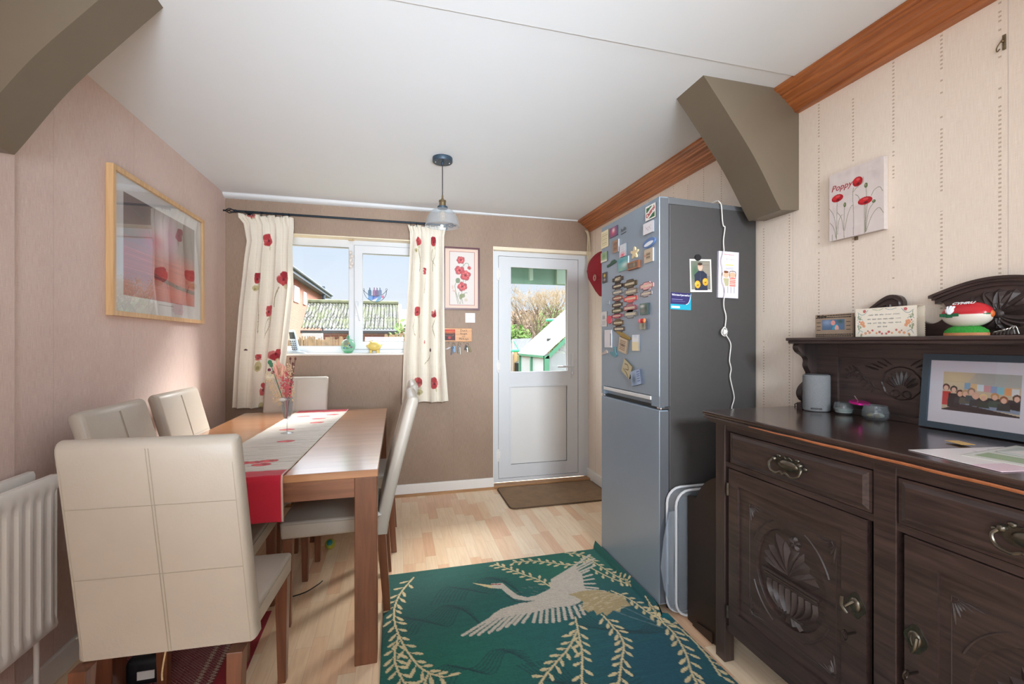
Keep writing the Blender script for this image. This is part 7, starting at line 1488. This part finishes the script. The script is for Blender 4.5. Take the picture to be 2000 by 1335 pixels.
cv.put((cv.x > .80) & (np.abs(cv.y - .5) < (cv.x - .80) * .42 + .0), GRN); cv.put(cv.x > .955, GRN); cv.put((cv.x > .03) & (cv.x < .06) & (cv.y > .45), GRN)
def ballp(S, T):   # S along the long axis (towards the camera end), T around from back-top over the front to the bottom
    a = S * PI; ph = PI * (1.02 - T * 1.0) ; ca = np.cos(a); r = rb_ * np.sin(a) ** .9
    th_ = math.radians(115) - T * math.radians(230)
    return [bc.x - r * np.cos(th_ * 1.0), bc.y + ra * ca, bc.z + r * np.sin(th_)]
cv.mesh('ball', ballp, mat('ball_paint', attr='paint', rough=.25), rb)
bm = bm_new(); sphere(bm, tuple(bc), 1, rb_ * .985, ra * .985, rb_ * .985, 28); obj('ball_back', bm, mat('ball_red', (186, 40, 48), rough=.3, noise=.05, nscale=30), rb, smooth=True, world=True)
bm = bm_new(); sphere(bm, (bc.x, bc.y - ra + .004, bc.z), .0095, 1, .8, 1.15, 16); obj('end_tip', bm, mat('orange_tip', (206, 104, 50), rough=.4, noise=.06, nscale=50), rb, smooth=True, world=True)
XB = bc.x - rb_ * .86
bm = bm_new()
for k, a in enumerate((-50, -25, 0, 25, 50)): a = math.radians(90 + a * .8); L = .024 if abs(k - 2) < 2 else .019; tube(bm, [(XB - .0045 + .009 * t * t, bc.y + .022 + t * L * math.cos(a) * -1, bc.z + .002 + t * L * math.sin(a)) for t in (0, .5, 1)], [.0030, .0048, .0036], 6)
obj('feather_crest', bm, mat('white_enamel'), rb, smooth=True, world=True)
bm = bm_new()
for dy, z in ((.038, -.001), (.022, -.004), (.006, -.001)): box(bm, XB - .0065, XB + .006, bc.y + dy - .0080, bc.y + dy + .0080, bc.z + z - .0045, bc.z + z + .0050, .001)
obj('green_ribbon', bm, mat('green_ribbon', (30, 96, 62), rough=.5, noise=.1, nscale=90), rb, world=True)
lettering('CYMRU', .016, mat('white_enamel'), rb, basis((bc.x - .022, bc.y - .004, bc.z + .0335), (0, -1, 0), (.80, 0, .6)), bold=.0006)
so = thing('silver_ornament', 'small openwork silver ornament beside the rugby ball', 'ornament', (1.655, .856, ZS)); M_SIL = mat('polished_silver', (206, 202, 196), rough=.2, metal=.9, noise=.1, nscale=50)
bm = bm_new()
for k in range(6): a = k * .6; tube(bm, spline([(1.655, .880 - .008 * k, ZS + .003), (1.650, .874 - .008 * k, ZS + .010 + .002 * k), (1.655, .862 - .006 * k, ZS + .010 + .003 * k), (1.660, .868 - .008 * k, ZS + .004)], 4), .0018, 6)
obj('loops', bm, M_SIL, so, smooth=True, world=True)
# =================================================================== DRIED FLOWERS IN A GLASS
vz = TZ + .0055; vx, vy = -0.586, 2.676
fl = thing('champagne_glass', 'tall stemmed glass used as a vase on the table runner', 'glass', (vx, vy, vz))
bm = bm_new(); lathe(bm, [(0.0, 0.0005), (.033, .001), (.033, .002), (.008, .006), (.0035, .012), (.0035, .062), (.010, .072), (.020, .090), (.027, .125), (.029, .170), (.0285, .200), (.0272, .200), (.0275, .170), (.0255, .125), (.0185, .092), (.0, .074)], seg=32); obj('glass_bowl', bm, glass_mat('vase_glass', (238, 240, 242), 1.0, .01, .07), fl, smooth=True)
bq = thing('dried_flowers', 'dried pink and cream flower posy standing in the stemmed glass', 'flowers', (vx, vy, vz + .08))
def stem(bm, tip, r=.0012): tube(bm, spline([(tip[0] * .06 - .004, tip[1] * .1, .0), (tip[0] * .25, tip[1] * .25, .10), tip], 5), r, 5)
Z0 = 0.0
def D(u, v, dy=0.0): q = at(u, v, Y=vy + dy); return (q.x - vx, dy, q.z - vz - .08)
STM = mat('straw_stem', (196, 164, 124), rough=.8, noise=.1, nscale=60)
for nm, lst, colr in (('pink_sprays', [(562, 745), (566, 735), (558, 752), (560, 728), (565, 760), (556, 765), (553, 742), (568, 750)], (222, 112, 116)), ('cream_sprays', [(528, 742), (532, 758), (538, 768), (545, 775), (524, 735), (549, 778), (569, 755), (570, 768)], (232, 206, 170)), ('pale_grasses', [(565, 715), (567, 722), (546, 720), (552, 726)], (224, 190, 156))):
    bm = bm_new()
    for (u, v) in lst:
        t_ = D(u, v, random.uniform(-.03, .03)); stem(bm, t_)
        for k in range(26):
            z = random.uniform(-.045, .018); x = random.gauss(0, .008); y = random.gauss(0, .008); sphere(bm, (t_[0] * (1 + z * 2) + x, t_[1] + y, t_[2] + z), random.uniform(.0022, .0045), 1, 1, 1.3, 6)
    obj(nm, bm, mat(nm, colr, rough=.9, noise=.25, nscale=120), bq, smooth=True)
bm = bm_new()
for (u, v, a) in ((540, 728, -.5), (546, 718, -.2), (552, 722, .15), (536, 720, -.7), (543, 712, -.1), (557, 724, .2)):
    t_ = D(u, v, random.uniform(-.02, .02)); stem(bm, (t_[0], t_[1], t_[2] - .02)); tube(bm, [(t_[0] - a * .02, t_[1], t_[2] - .035), (t_[0] - a * .01, t_[1], t_[2] - .01), (t_[0], t_[1], t_[2] + .018), (t_[0] + a * .01, t_[1], t_[2] + .034)], [.004, .010, .008, .001], 8)
obj('protea_bracts', bm, mat('blush_bract', (232, 190, 160), rough=.8, color2=(222, 140, 130), nscale=30), bq, smooth=True)
bm = bm_new()
for k in range(26):
    a = 2 * PI * k / 26; c = D(528, 733, .0); tube(bm, [(c[0] + .010 * math.cos(a), c[1] + .012 * math.sin(a) * .5, c[2] + .008 * math.sin(a)), (c[0] + .026 * math.cos(a), c[1] - .012, c[2] + .026 * math.sin(a))], .0022, 4, r2=.001)
stem(bm, D(528, 733)); obj('cream_daisy', bm, mat('cream_petals', (236, 220, 190), rough=.9, noise=.15, nscale=80), bq)
bm = bm_new()
for (u, v) in ((567, 700), (577, 700), (572, 710)): t_ = D(u, v, .0); stem(bm, t_, .0022); sphere(bm, t_, .006, 1, 1, 1.4, 8)
obj('brown_twigs', bm, mat('brown_twig', (112, 66, 58), rough=.8, noise=.2, nscale=60), bq, smooth=True)
bm = bm_new()
for (u, v) in ((530, 712), (527, 707)): t_ = D(u, v); stem(bm, t_); sphere(bm, t_, .011, 1, .8, 1.2, 8)
obj('green_sprig', bm, mat('green_sprig', (74, 130, 96), rough=.8, noise=.3, nscale=60), bq, smooth=True)
bm = bm_new()
for (u, v) in ((526, 722), (533, 727)): t_ = D(u, v); sphere(bm, t_, .009, 1, .8, 1, 8)
obj('plum_buds', bm, mat('plum_buds', (120, 44, 70), rough=.8, noise=.3, nscale=60), bq, smooth=True)
bm = bm_new(); c = D(552, 780, -.02); sphere(bm, c, .018, 1.3, .7, .6, 12); obj('white_seed_head', bm, mat('white_seed', (226, 218, 208), rough=.9, noise=.15, nscale=150), bq, smooth=True)

# =================================================================== THE GARDEN AND THE HOUSES BEYOND
GZ = -0.25
bm = bm_new(); box(bm, -40, 40, YB + .2, 70, GZ - .2, GZ); struct('ground', bm, mat('garden_grass', (70, 84, 48), rough=.95, color2=(96, 84, 60), nscale=.8))
M_BRK = None
def brick(name, c1, c2, mortar, sc=1.0, axis='X'):
    m = bpy.data.materials.new(name); m.use_nodes = True; n = m.node_tree.nodes; l = m.node_tree.links; b = n['Principled BSDF']
    g = n.new('ShaderNodeNewGeometry'); sp = n.new('ShaderNodeSeparateXYZ'); l.new(g.outputs['Position'], sp.inputs[0]); cb = n.new('ShaderNodeCombineXYZ'); l.new(sp.outputs[axis], cb.inputs[0]); l.new(sp.outputs['Z'], cb.inputs[1])
    t = n.new('ShaderNodeTexBrick'); l.new(cb.outputs[0], t.inputs['Vector']); t.inputs['Color1'].default_value = lin4(c1); t.inputs['Color2'].default_value = lin4(c2); t.inputs['Mortar'].default_value = lin4(mortar)
    t.inputs['Scale'].default_value = sc; t.inputs['Brick Width'].default_value = .225; t.inputs['Row Height'].default_value = .075; t.inputs['Mortar Size'].default_value = .008
    l.new(t.outputs['Color'], b.inputs['Base Color']); b.inputs['Roughness'].default_value = .9; return m
M_BK = brick('red_brick', (150, 84, 62), (130, 70, 54), (150, 130, 116), 1, 'X'); M_BKY = brick('red_brick_side', (158, 88, 66), (136, 74, 58), (150, 130, 116), 1, 'Y')
def roof_mat():
    m = bpy.data.materials.new('mossy_pantile'); m.use_nodes = True; n = m.node_tree.nodes; l = m.node_tree.links; b = n['Principled BSDF']; b.inputs['Roughness'].default_value = .9
    g = n.new('ShaderNodeNewGeometry'); sp = n.new('ShaderNodeSeparateXYZ'); l.new(g.outputs['Position'], sp.inputs[0]); cb = n.new('ShaderNodeCombineXYZ'); l.new(sp.outputs['X'], cb.inputs[0]); l.new(sp.outputs['Y'], cb.inputs[1])
    t = n.new('ShaderNodeTexBrick'); l.new(cb.outputs[0], t.inputs['Vector']); t.offset = 0.0; t.inputs['Color1'].default_value = lin4((128, 126, 120)); t.inputs['Color2'].default_value = lin4((96, 98, 86)); t.inputs['Mortar'].default_value = lin4((48, 48, 44))
    t.inputs['Scale'].default_value = 1; t.inputs['Brick Width'].default_value = .125; t.inputs['Row Height'].default_value = .26; t.inputs['Mortar Size'].default_value = .016
    no = n.new('ShaderNodeTexNoise'); no.inputs['Scale'].default_value = 2.5; no.inputs['Detail'].default_value = 6; l.new(cb.outputs[0], no.inputs['Vector']); r = n.new('ShaderNodeValToRGB'); r.color_ramp.elements[0].position = .45; r.color_ramp.elements[1].position = .68; l.new(no.outputs['Fac'], r.inputs[0])
    mx = n.new('ShaderNodeMix'); mx.data_type = 'RGBA'; l.new(mnode(n, l, 'MULTIPLY', r.outputs[0], .55), mx.inputs[0]); l.new(t.outputs['Color'], mx.inputs[6]); mx.inputs[7].default_value = lin4((112, 122, 72)); l.new(mx.outputs[2], b.inputs['Base Color']); return m
# tiled outbuilding
A1, A2 = at(588, 642, Y=13), at(781, 646, Y=13); B1, B2 = at(602, 593, Y=15.6), at(778, 595, Y=15.6); ze = (A1.z + A2.z) / 2; zr = (B1.z + B2.z) / 2
ob = thing('outbuilding', 'long brick outbuilding with mossy grey pantile roof seen through the window', 'outbuilding', ((A1.x + A2.x) / 2, 14.5, GZ))
bm = bm_new(); nU, nV = 84, 12; rows_ = []
for j in range(nV * 2 + 1):
    t = j / (nV * 2); row = []
    for i in range(nU * 4 + 1):
        s = i / (nU * 4); x = A1.x + (A2.x - A1.x) * s + (B1.x - A1.x) * t * (1 - s) + (B2.x - A2.x) * t * s
        row.append(bm.verts.new((x, 13 + 2.6 * t, ze + (zr - ze) * t + .022 * math.sin(2 * PI * s * 30) + (.0 if j % 2 else .05))))
    rows_.append(row)
for a, b in zip(rows_[:-1], rows_[1:]):
    for i in range(len(a) - 1): bm.faces.new([a[i], a[i + 1], b[i + 1], b[i]])
obj('roof', bm, roof_mat(), ob, world=True)
bm = bm_new(); box(bm, A1.x + .15, A2.x - .1, 13.25, 18, GZ, ze - .02); obj('wall', bm, M_BK, ob, world=True)
bm = bm_new(); tube(bm, [(B1.x, 15.6, zr + .05), (B2.x, 15.6, zr + .05)], .09, 8); obj('ridge_tiles', bm, mat('mossy_ridge', (110, 112, 84), rough=.9, noise=.4, nscale=6), ob, world=True)
bm = bm_new(); hexa(bm, [(A2.x - .02, 12.98, ze - .14), (A2.x + .10, 12.98, ze - .14), (B2.x + .10, 15.6, zr - .12), (B2.x - .02, 15.6, zr - .12)], [(A2.x - .02, 12.98, ze + .04), (A2.x + .10, 12.98, ze + .04), (B2.x + .10, 15.6, zr + .04), (B2.x - .02, 15.6, zr + .04)]); obj('bargeboard', bm, mat('weathered_orange_board', (150, 112, 84), rough=.8, noise=.2, nscale=4), ob, world=True)
bm = bm_new(); box(bm, A1.x, A2.x, 12.90, 13.0, ze - .10, ze - .02); obj('gutter', bm, mat('dark_gutter', (50, 48, 46), rough=.6, noise=.1, nscale=6), ob, world=True)
# neighbouring house
hs = thing('house', 'two-storey red brick house with white windows left of the outbuilding', 'house', (-8.5, 24, GZ)); XH = -5.6
e0 = at(560, 526, X=XH); e1 = at(636, 578, X=XH); zE = (e0.z + e1.z) / 2
bm = bm_new(); box(bm, XH - 7, XH, 12.0, e1.y - .5, GZ, zE - .1); obj('wall', bm, M_BKY, hs, world=True)
bm = bm_new(); hexa(bm, [(XH - 3.6, 11.6, zE + 3.2), (XH - 3.5, 11.6, zE + 3.2), (XH - 3.5, e1.y, zE + 3.2), (XH - 3.6, e1.y, zE + 3.2)], [(XH + .45, 11.6, zE), (XH + .45, 11.6, zE + .12), (XH + .45, e1.y, zE + .12), (XH + .45, e1.y, zE)]) ; obj('roof', bm, mat('grey_slate', (120, 120, 122), rough=.7, noise=.3, nscale=5), hs, world=True)
bm = bm_new(); box(bm, XH, XH + .45, 11.6, e1.y, zE - .22, zE + .02); tube(bm, [(XH + .5, 11.6, zE + .02), (XH + .5, e1.y, zE + .02)], .08, 8); obj('soffit_and_gutter', bm, mat('slate_blue_gutter', (74, 88, 100), rough=.6, noise=.1, nscale=4), hs, world=True)
for (u0, u1, v0, v1) in ((573, 583, 556, 593), (591.5, 597, 566, 598)):
    p0, p1 = at(u0, v0, X=XH), at(u1, v1, X=XH); za = at(u1, v0 + 6, X=XH).z; zb = at((u0 + u1) / 2, v1 - 3, X=XH).z; bm = bm_new(); box(bm, XH - .03, XH + .06, p0.y, p1.y, zb, za); f_ = obj('window', bm, mat('white_window_frame', (220, 222, 224), rough=.4, noise=.03, nscale=3), hs, world=True)
    bm = bm_new(); box(bm, XH + .05, XH + .07, p0.y + .12 * (p1.y - p0.y), p1.y - .12 * (p1.y - p0.y), zb + .15, za - .12); obj('pane', bm, mat('reflecting_pane', (176, 190, 204), rough=.15, noise=.1, nscale=2), f_, world=True)
p = at(636, 578, X=XH + .3); bm = bm_new(); tube(bm, [(p.x, p.y - 1, p.z - .5), (p.x, p.y - 1, p.z + .62)], .12, 8); obj('vent_pipe', bm, mat('slate_blue_gutter'), hs, world=True)
bm = bm_new(); tube(bm, [(XH + .15, e1.y - 2.4, zE - .2), (XH + .15, e1.y - 2.4, GZ)], .07, 8); obj('downpipe', bm, mat('slate_blue_gutter'), hs, world=True)
# reed screen fence
def reeds(name, u0, u1, v0, Y, label):
    a, b = at(u0, v0, Y=Y), at(u1, v0, Y=Y); bm = bm_new(); x = a.x
    while x < b.x:
        h = random.uniform(-.05, .03); r = random.uniform(.004, .009); hexa(bm, [(x - r, Y - r, GZ), (x + r, Y - r, GZ), (x + r, Y + r, GZ), (x - r, Y + r, GZ)], [(x - r + random.uniform(-.03, .03), Y - r, a.z + h), (x + r, Y - r, a.z + h), (x + r, Y + r, a.z + h), (x - r, Y + r, a.z + h)]); x += random.uniform(.009, .018)
    return tag(obj(name, bm, mat('dry_reed', (158, 130, 98), rough=.9, noise=.45, nscale=9)), label, 'fence')
reeds('reed_fence', 545, 672, 659, 8.2, 'dry reed screen fence in front of the brick outbuilding, left stretch')
reeds('reed_fence', 752, 806, 653, 8.0, 'taller dry reed screen fence seen in the right window light')
bm = bm_new(); a, b = at(590, 650, Y=9.5), at(628, 655, Y=9.5); box(bm, a.x, b.x, 9.5, 9.7, GZ, a.z); tag(obj('garden_table', bm, mat('pale_grey_board', (170, 166, 162), rough=.7, noise=.1, nscale=4)), 'pale board behind the left reed fence', 'board')
# paler roof farther right
a, b = at(783, 604, Y=26), at(830, 604, Y=26); fb = thing('distant_building', 'pale roofed building far off at the right of the window view', 'building', (a.x + 1, 27, GZ)); bm = bm_new(); z1_ = a.z; z0_ = at(783, 640, Y=23).z; hexa(bm, [(a.x, 23, z0_), (b.x, 23, z0_), (b.x, 23.1, z0_ - .1), (a.x, 23.1, z0_ - .1)], [(a.x, 26, z1_), (b.x, 26, z1_), (b.x, 26.1, z1_ - .1), (a.x, 26.1, z1_ - .1)]); obj('roof', bm, mat('pale_tile', (160, 158, 150), rough=.9, noise=.2, nscale=3), fb, world=True)
bm = bm_new(); box(bm, a.x + .2, b.x - .2, 23.2, 26, GZ, z0_ - .05); obj('wall', bm, mat('pale_render', (150, 150, 140), rough=.9, noise=.1, nscale=1), fb, world=True)
# leafy growth
def foliage(name, c, rad, n, size, m, label, cat='bush', trunk=None, seed=1, kind=None):
    rr = random.Random(seed); bm = bm_new()
    for k in range(n):
        d = Vector((rr.gauss(0, 1), rr.gauss(0, 1), rr.gauss(0, 1))).normalized() * rr.random() ** .4; p = Vector(c) + Vector((d.x * rad[0], d.y * rad[1], d.z * rad[2])); s = size * rr.uniform(.6, 1.4)
        u_ = Vector((rr.gauss(0, 1), rr.gauss(0, 1), rr.gauss(0, 1))).normalized() * s; v_ = u_.orthogonal().normalized() * s * .6
        bm.faces.new([bm.verts.new(p - u_), bm.verts.new(p + v_), bm.verts.new(p + u_), bm.verts.new(p - v_)])
    t = thing(name, label, cat, (c[0], c[1], GZ)); obj('leaves', bm, m, t, world=True)
    bm = bm_new()
    for k in range(5): tube(bm, [(c[0] + .1 * k - .2, c[1], GZ), (c[0] + rr.uniform(-.5, .5) * rad[0], c[1], c[2])], .04, 6, r2=.015)
    obj('stems', bm, mat('grey_bark', (136, 120, 104), rough=.9, noise=.3, nscale=8), t, world=True); return t
LG = mat('fresh_green_leaf', (124, 150, 74), rough=.8, color2=(70, 104, 48), nscale=3); LB = mat('bare_hedge_brown', (150, 124, 108), rough=.9, color2=(112, 92, 80), nscale=3)
foliage('garden_bush', (at(800, 650, Y=12).x, 12, .9), (.7, .5, 1.0), 900, .07, LG, 'bright green bush beside the outbuilding end', seed=3)
foliage('garden_bush', tuple(at(1006, 674, Y=13.2)), (.62, .5, .65), 1300, .06, LG, 'green and yellow bush behind the fence, left in the door glass', seed=5)
foliage('evergreen_shrub', tuple(at(1083, 642, Y=20.5)), (1.1, .8, 1.3), 1500, .08, LG, 'pale green shrub behind the greenhouse roof', seed=8)
foliage('hedge', tuple(at(1010, 650, Y=24)), (3.2, 1.0, 1.35), 3200, .14, LB, 'brown leafless hedge far off across the garden', 'hedge', seed=6)
foliage('hedge', tuple(at(1095, 648, Y=27.5)), (3.4, 1.0, 1.5), 3200, .14, LB, 'brown leafless hedge behind the bare tree, to the right', 'hedge', seed=9)
def tree(c, h, seed, label, levels=5):
    rr = random.Random(seed); bm = bm_new(); tw = bm_new()
    def grow(p, d, L, r, lv):
        q = p + d * L; m_ = (p + q) / 2 + Vector((rr.uniform(-.1, .1), rr.uniform(-.1, .1), 0)) * L
        tube(bm if lv > 1 else tw, [p, m_, q], r, 5 if lv > 1 else 4, r2=r * .65)
        if lv == 0: 
            for k in range(1 if rr.random() < .35 else 0):
                s = .035; o_ = q + Vector((rr.uniform(-.1, .1), rr.uniform(-.1, .1), rr.uniform(-.1, .1))); tw.faces.new([tw.verts.new(o_), tw.verts.new(o_ + Vector((s, 0, s * .6))), tw.verts.new(o_ + Vector((s * .3, 0, s)))])
            return
        for k in range(3 if lv > 1 else 4):
            a = rr.uniform(0, 2 * PI); sp = rr.uniform(.35, .70); e = (d + Vector((math.cos(a), math.sin(a), rr.uniform(-.1, .3))) * sp).normalized(); grow(q, e, L * rr.uniform(.66, .82), r * .62, lv - 1)
    base = Vector((c[0], c[1], GZ)); tube(bm, [base, base + Vector((0, 0, h * .22))], .09, 8, r2=.06)
    for k in range(4): a = k * 1.6 + .4; grow(base + Vector((0, 0, h * .2)), Vector((math.cos(a) * .45, math.sin(a) * .35, 1)).normalized(), h * .25, .045, levels)
    t = thing('bare_tree', label, 'tree', tuple(base)); obj('trunk_and_boughs', bm, mat('grey_bark'), t, world=True); obj('twigs', tw, mat('tan_twigs', (176, 158, 132), rough=.9, noise=.25, nscale=4), t, world=True)
p = at(1062, 640, Y=14); tree((p.x, 14), 3.5, 4, 'bare spreading tree behind the greenhouse', 5)
p = at(1024, 640, Y=18); tree((p.x, 18), 3.2, 12, 'smaller bare tree farther left behind the shed', 4)
# shed
p0, p1 = at(1022, 690, Y=11), at(1049, 690, Y=11); pt = at(1036, 664, Y=11); sd = thing('garden_shed', 'small timber shed with grey felt roof', 'shed', (p0.x + .3, 11.8, GZ)); cxs = (p0.x + p1.x) / 2; ev = at(1024, 681, Y=11).z
bm = bm_new(); prism(bm, [(p0.x + .05, GZ), (p1.x - .05, GZ), (p1.x - .05, ev), (cxs, pt.z - .04), (p0.x + .05, ev)], 'Y', 11.0, 12.6); obj('timber_wall', bm, wood_mat('shed_boards', (150, 112, 90), (176, 138, 112), 'X', rough=.8), sd, world=True)
bm = bm_new(); prism(bm, [(p0.x - .05, ev - .08), (cxs, pt.z), (p1.x + .05, ev - .08), (p1.x + .05, ev - .04), (cxs, pt.z + .05), (p0.x - .05, ev - .04)], 'Y', 10.9, 12.7); obj('felt_roof', bm, mat('grey_felt', (130, 132, 136), rough=.9, noise=.2, nscale=6), sd, world=True)
# fence
fe = thing('slatted_fence', 'yellowish slatted timber fence with posts, left in the door glass', 'fence', (at(1005, 700, Y=9).x, 9, GZ)); M_FW = mat('fence_timber', (188, 158, 112), rough=.8, noise=.15, nscale=6); fa, fb_ = at(985, 688, Y=9), at(1024, 688, Y=9)
bm = bm_new()
for k in range(9): z = GZ + .08 + k * .135; box(bm, fa.x, fb_.x, 9.0, 9.03, z, z + .10)
obj('slats', bm, M_FW, fe, world=True)
for u in (1000, 1006, 1021): p = at(u, 686, Y=8.95); bm = bm_new(); box(bm, p.x - .035, p.x + .035, 8.9, 8.99, GZ, p.z); obj('post', bm, M_FW, fe, world=True)
p = at(1016.5, 710, Y=8.75); bm = bm_new(); lathe(bm, [(.12, GZ), (.11, GZ + .1), (.125, p.z + .02), (.0, p.z + .08)], (p.x, 8.75, 0), 16); tag(obj('compost_bin', bm, mat('black_plastic'), smooth=True), 'black plastic bin by the corner of the greenhouse', 'bin')
# rotary line with green arm
ln = thing('washing_line', 'green-armed washing line post at the left of the door glass', 'washing line', (at(1001, 680, Y=8).x, 8, GZ)); p = at(1001, 662, Y=8); M_GP = mat('green_plastic', (70, 180, 130), rough=.5, noise=.05, nscale=5)
bm = bm_new(); tube(bm, [(p.x, 8, GZ), (p.x, 8, p.z)], .018, 8); obj('pole', bm, M_CHROME, ln, world=True)
bm = bm_new(); a, b = at(990, 685, Y=8), at(1014, 684, Y=8); tube(bm, [a, b], .03, 8); tube(bm, [(p.x, 8, p.z), b], .008, 6); tube(bm, [(p.x, 8, p.z), a], .008, 6); obj('arm', bm, M_GP, ln, world=True)
# greenhouse
gh = thing('greenhouse', 'greenhouse with white roof panels and green frame outside the door', 'greenhouse', (3.2, 7.7, GZ)); M_GF = mat('green_frame', (84, 140, 112), rough=.5, noise=.08, nscale=5)
ge, gx, gy0_, gy1_ = 1.062, 2.40, 7.0, 8.55; rx_, rz2 = 3.55, 2.09
M_GPN = mat('white_polycarbonate', (236, 238, 238), rough=.35, noise=.03, nscale=3)
bm = bm_new(); hexa(bm, [(gx - .04, gy0_ - .04, ge), (gx - .04, gy1_ + .04, ge), (rx_, gy1_ + .04, rz2), (rx_, gy0_ - .04, rz2)], [(gx - .04, gy0_ - .04, ge + .02), (gx - .04, gy1_ + .04, ge + .02), (rx_, gy1_ + .04, rz2 + .02), (rx_, gy0_ - .04, rz2 + .02)])
hexa(bm, [(rx_, gy0_ - .04, rz2), (rx_, gy1_ + .04, rz2), (2 * rx_ - gx, gy1_ + .04, ge), (2 * rx_ - gx, gy0_ - .04, ge)], [(rx_, gy0_ - .04, rz2 + .02), (rx_, gy1_ + .04, rz2 + .02), (2 * rx_ - gx, gy1_ + .04, ge + .02), (2 * rx_ - gx, gy0_ - .04, ge + .02)])
obj('roof_panels', bm, M_GPN, gh, world=True)
bm = bm_new(); box(bm, gx + .01, gx + .02, gy0_, gy1_, GZ, ge); box(bm, gx, 2 * rx_ - gx, gy1_ - .02, gy1_, GZ, ge); box(bm, 2 * rx_ - gx - .02, 2 * rx_ - gx, gy0_, gy1_, GZ, ge); obj('side_panels', bm, mat('frosted_panel', (190, 194, 196), rough=.4, noise=.1, nscale=2), gh, world=True)
bm = bm_new()
for y in (gy0_, (gy0_ + gy1_) / 2, gy1_): box(bm, gx - .03, gx + .02, y - .025, y + .025, GZ, ge)
box(bm, gx - .04, gx + .03, gy0_, gy1_, ge - .04, ge)
hexa(bm, [(gx - .03, gy0_ - .05, ge - .05), (gx + .05, gy0_ - .05, ge - .05), (gx + .05, gy0_ - .02, ge - .05), (gx - .03, gy0_ - .02, ge - .05)], [(rx_ - .04, gy0_ - .05, rz2), (rx_ + .04, gy0_ - .05, rz2), (rx_ + .04, gy0_ - .02, rz2), (rx_ - .04, gy0_ - .02, rz2)])
box(bm, gx - .03, gx + .05, gy0_ - .05, gy0_, GZ, ge); box(bm, gx, 2 * rx_ - gx, gy0_ - .04, gy0_ - .01, .55, .59); obj('frame', bm, M_GF, gh, world=True)
bm = bm_new(); box(bm, gx + .3, rx_ + .8, gy0_ + .3, gy1_ - .2, .45, .5); obj('staging', bm, mat('pale_staging', (176, 160, 140), rough=.7, noise=.1, nscale=3), gh, world=True)
p = at(1072, 664, Y=7.5); bm = bm_new(); box(bm, p.x - .02, p.x + .06, 7.46, 7.56, p.z - .03, p.z + .03); obj('vent_catch', bm, mat('dark_gutter'), gh, world=True)
a, b = at(1067, 625, Y=10), at(1125, 623, Y=10); bm = bm_new(); tube(bm, [a, b], .035, 8); tube(bm, [(b.x, 10, GZ), b], .04, 8); tag(obj('green_pole', bm, M_GP), 'green horizontal pole above the greenhouse roof', 'pole')
bm = bm_new(); prism(bm, [(gx + .05, GZ), (2 * rx_ - gx - .05, GZ), (2 * rx_ - gx - .05, ge - .05), (rx_, rz2 - .06), (gx + .05, ge - .05)], 'Y', gy0_ - .012, gy0_ - .008); obj('gable_glazing', bm, glass_mat('greenhouse_glass', (236, 240, 240), 1.0, .0, .18), gh, world=True)
# veranda over the door
ve = thing('veranda_roof', 'green painted lean-to roof edge outside above the door', 'veranda', (1.7, 4.8, 1.95)); M_VG = mat('pale_green_board', (122, 158, 138), rough=.6, noise=.1, nscale=4)
bm = bm_new(); hexa(bm, [(.80, 4.02, 2.40), (2.8, 4.02, 2.40), (2.8, 4.45, 2.17), (.80, 4.45, 2.17)], [(.80, 4.02, 2.42), (2.8, 4.02, 2.42), (2.8, 4.45, 2.19), (.80, 4.45, 2.19)]); obj('boarding', bm, M_VG, ve, world=True)
bm = bm_new(); box(bm, .80, 2.8, 4.45, 4.48, 1.895, 2.20); obj('fascia', bm, M_VG, ve, world=True)
for u in (1037, 1096): p = at(u, 535, Y=4.42); bm = bm_new(); box(bm, p.x - .018, p.x + .018, 4.40, 4.449, 1.93, 2.17) if u < 1050 else box(bm, p.x - .05, p.x + .06, 4.41, 4.449, 1.90, 2.16); obj('rafter' if u < 1050 else 'pale_block', bm, mat('pale_green_rafter', (176, 204, 186), rough=.6, noise=.08, nscale=6), ve, world=True)
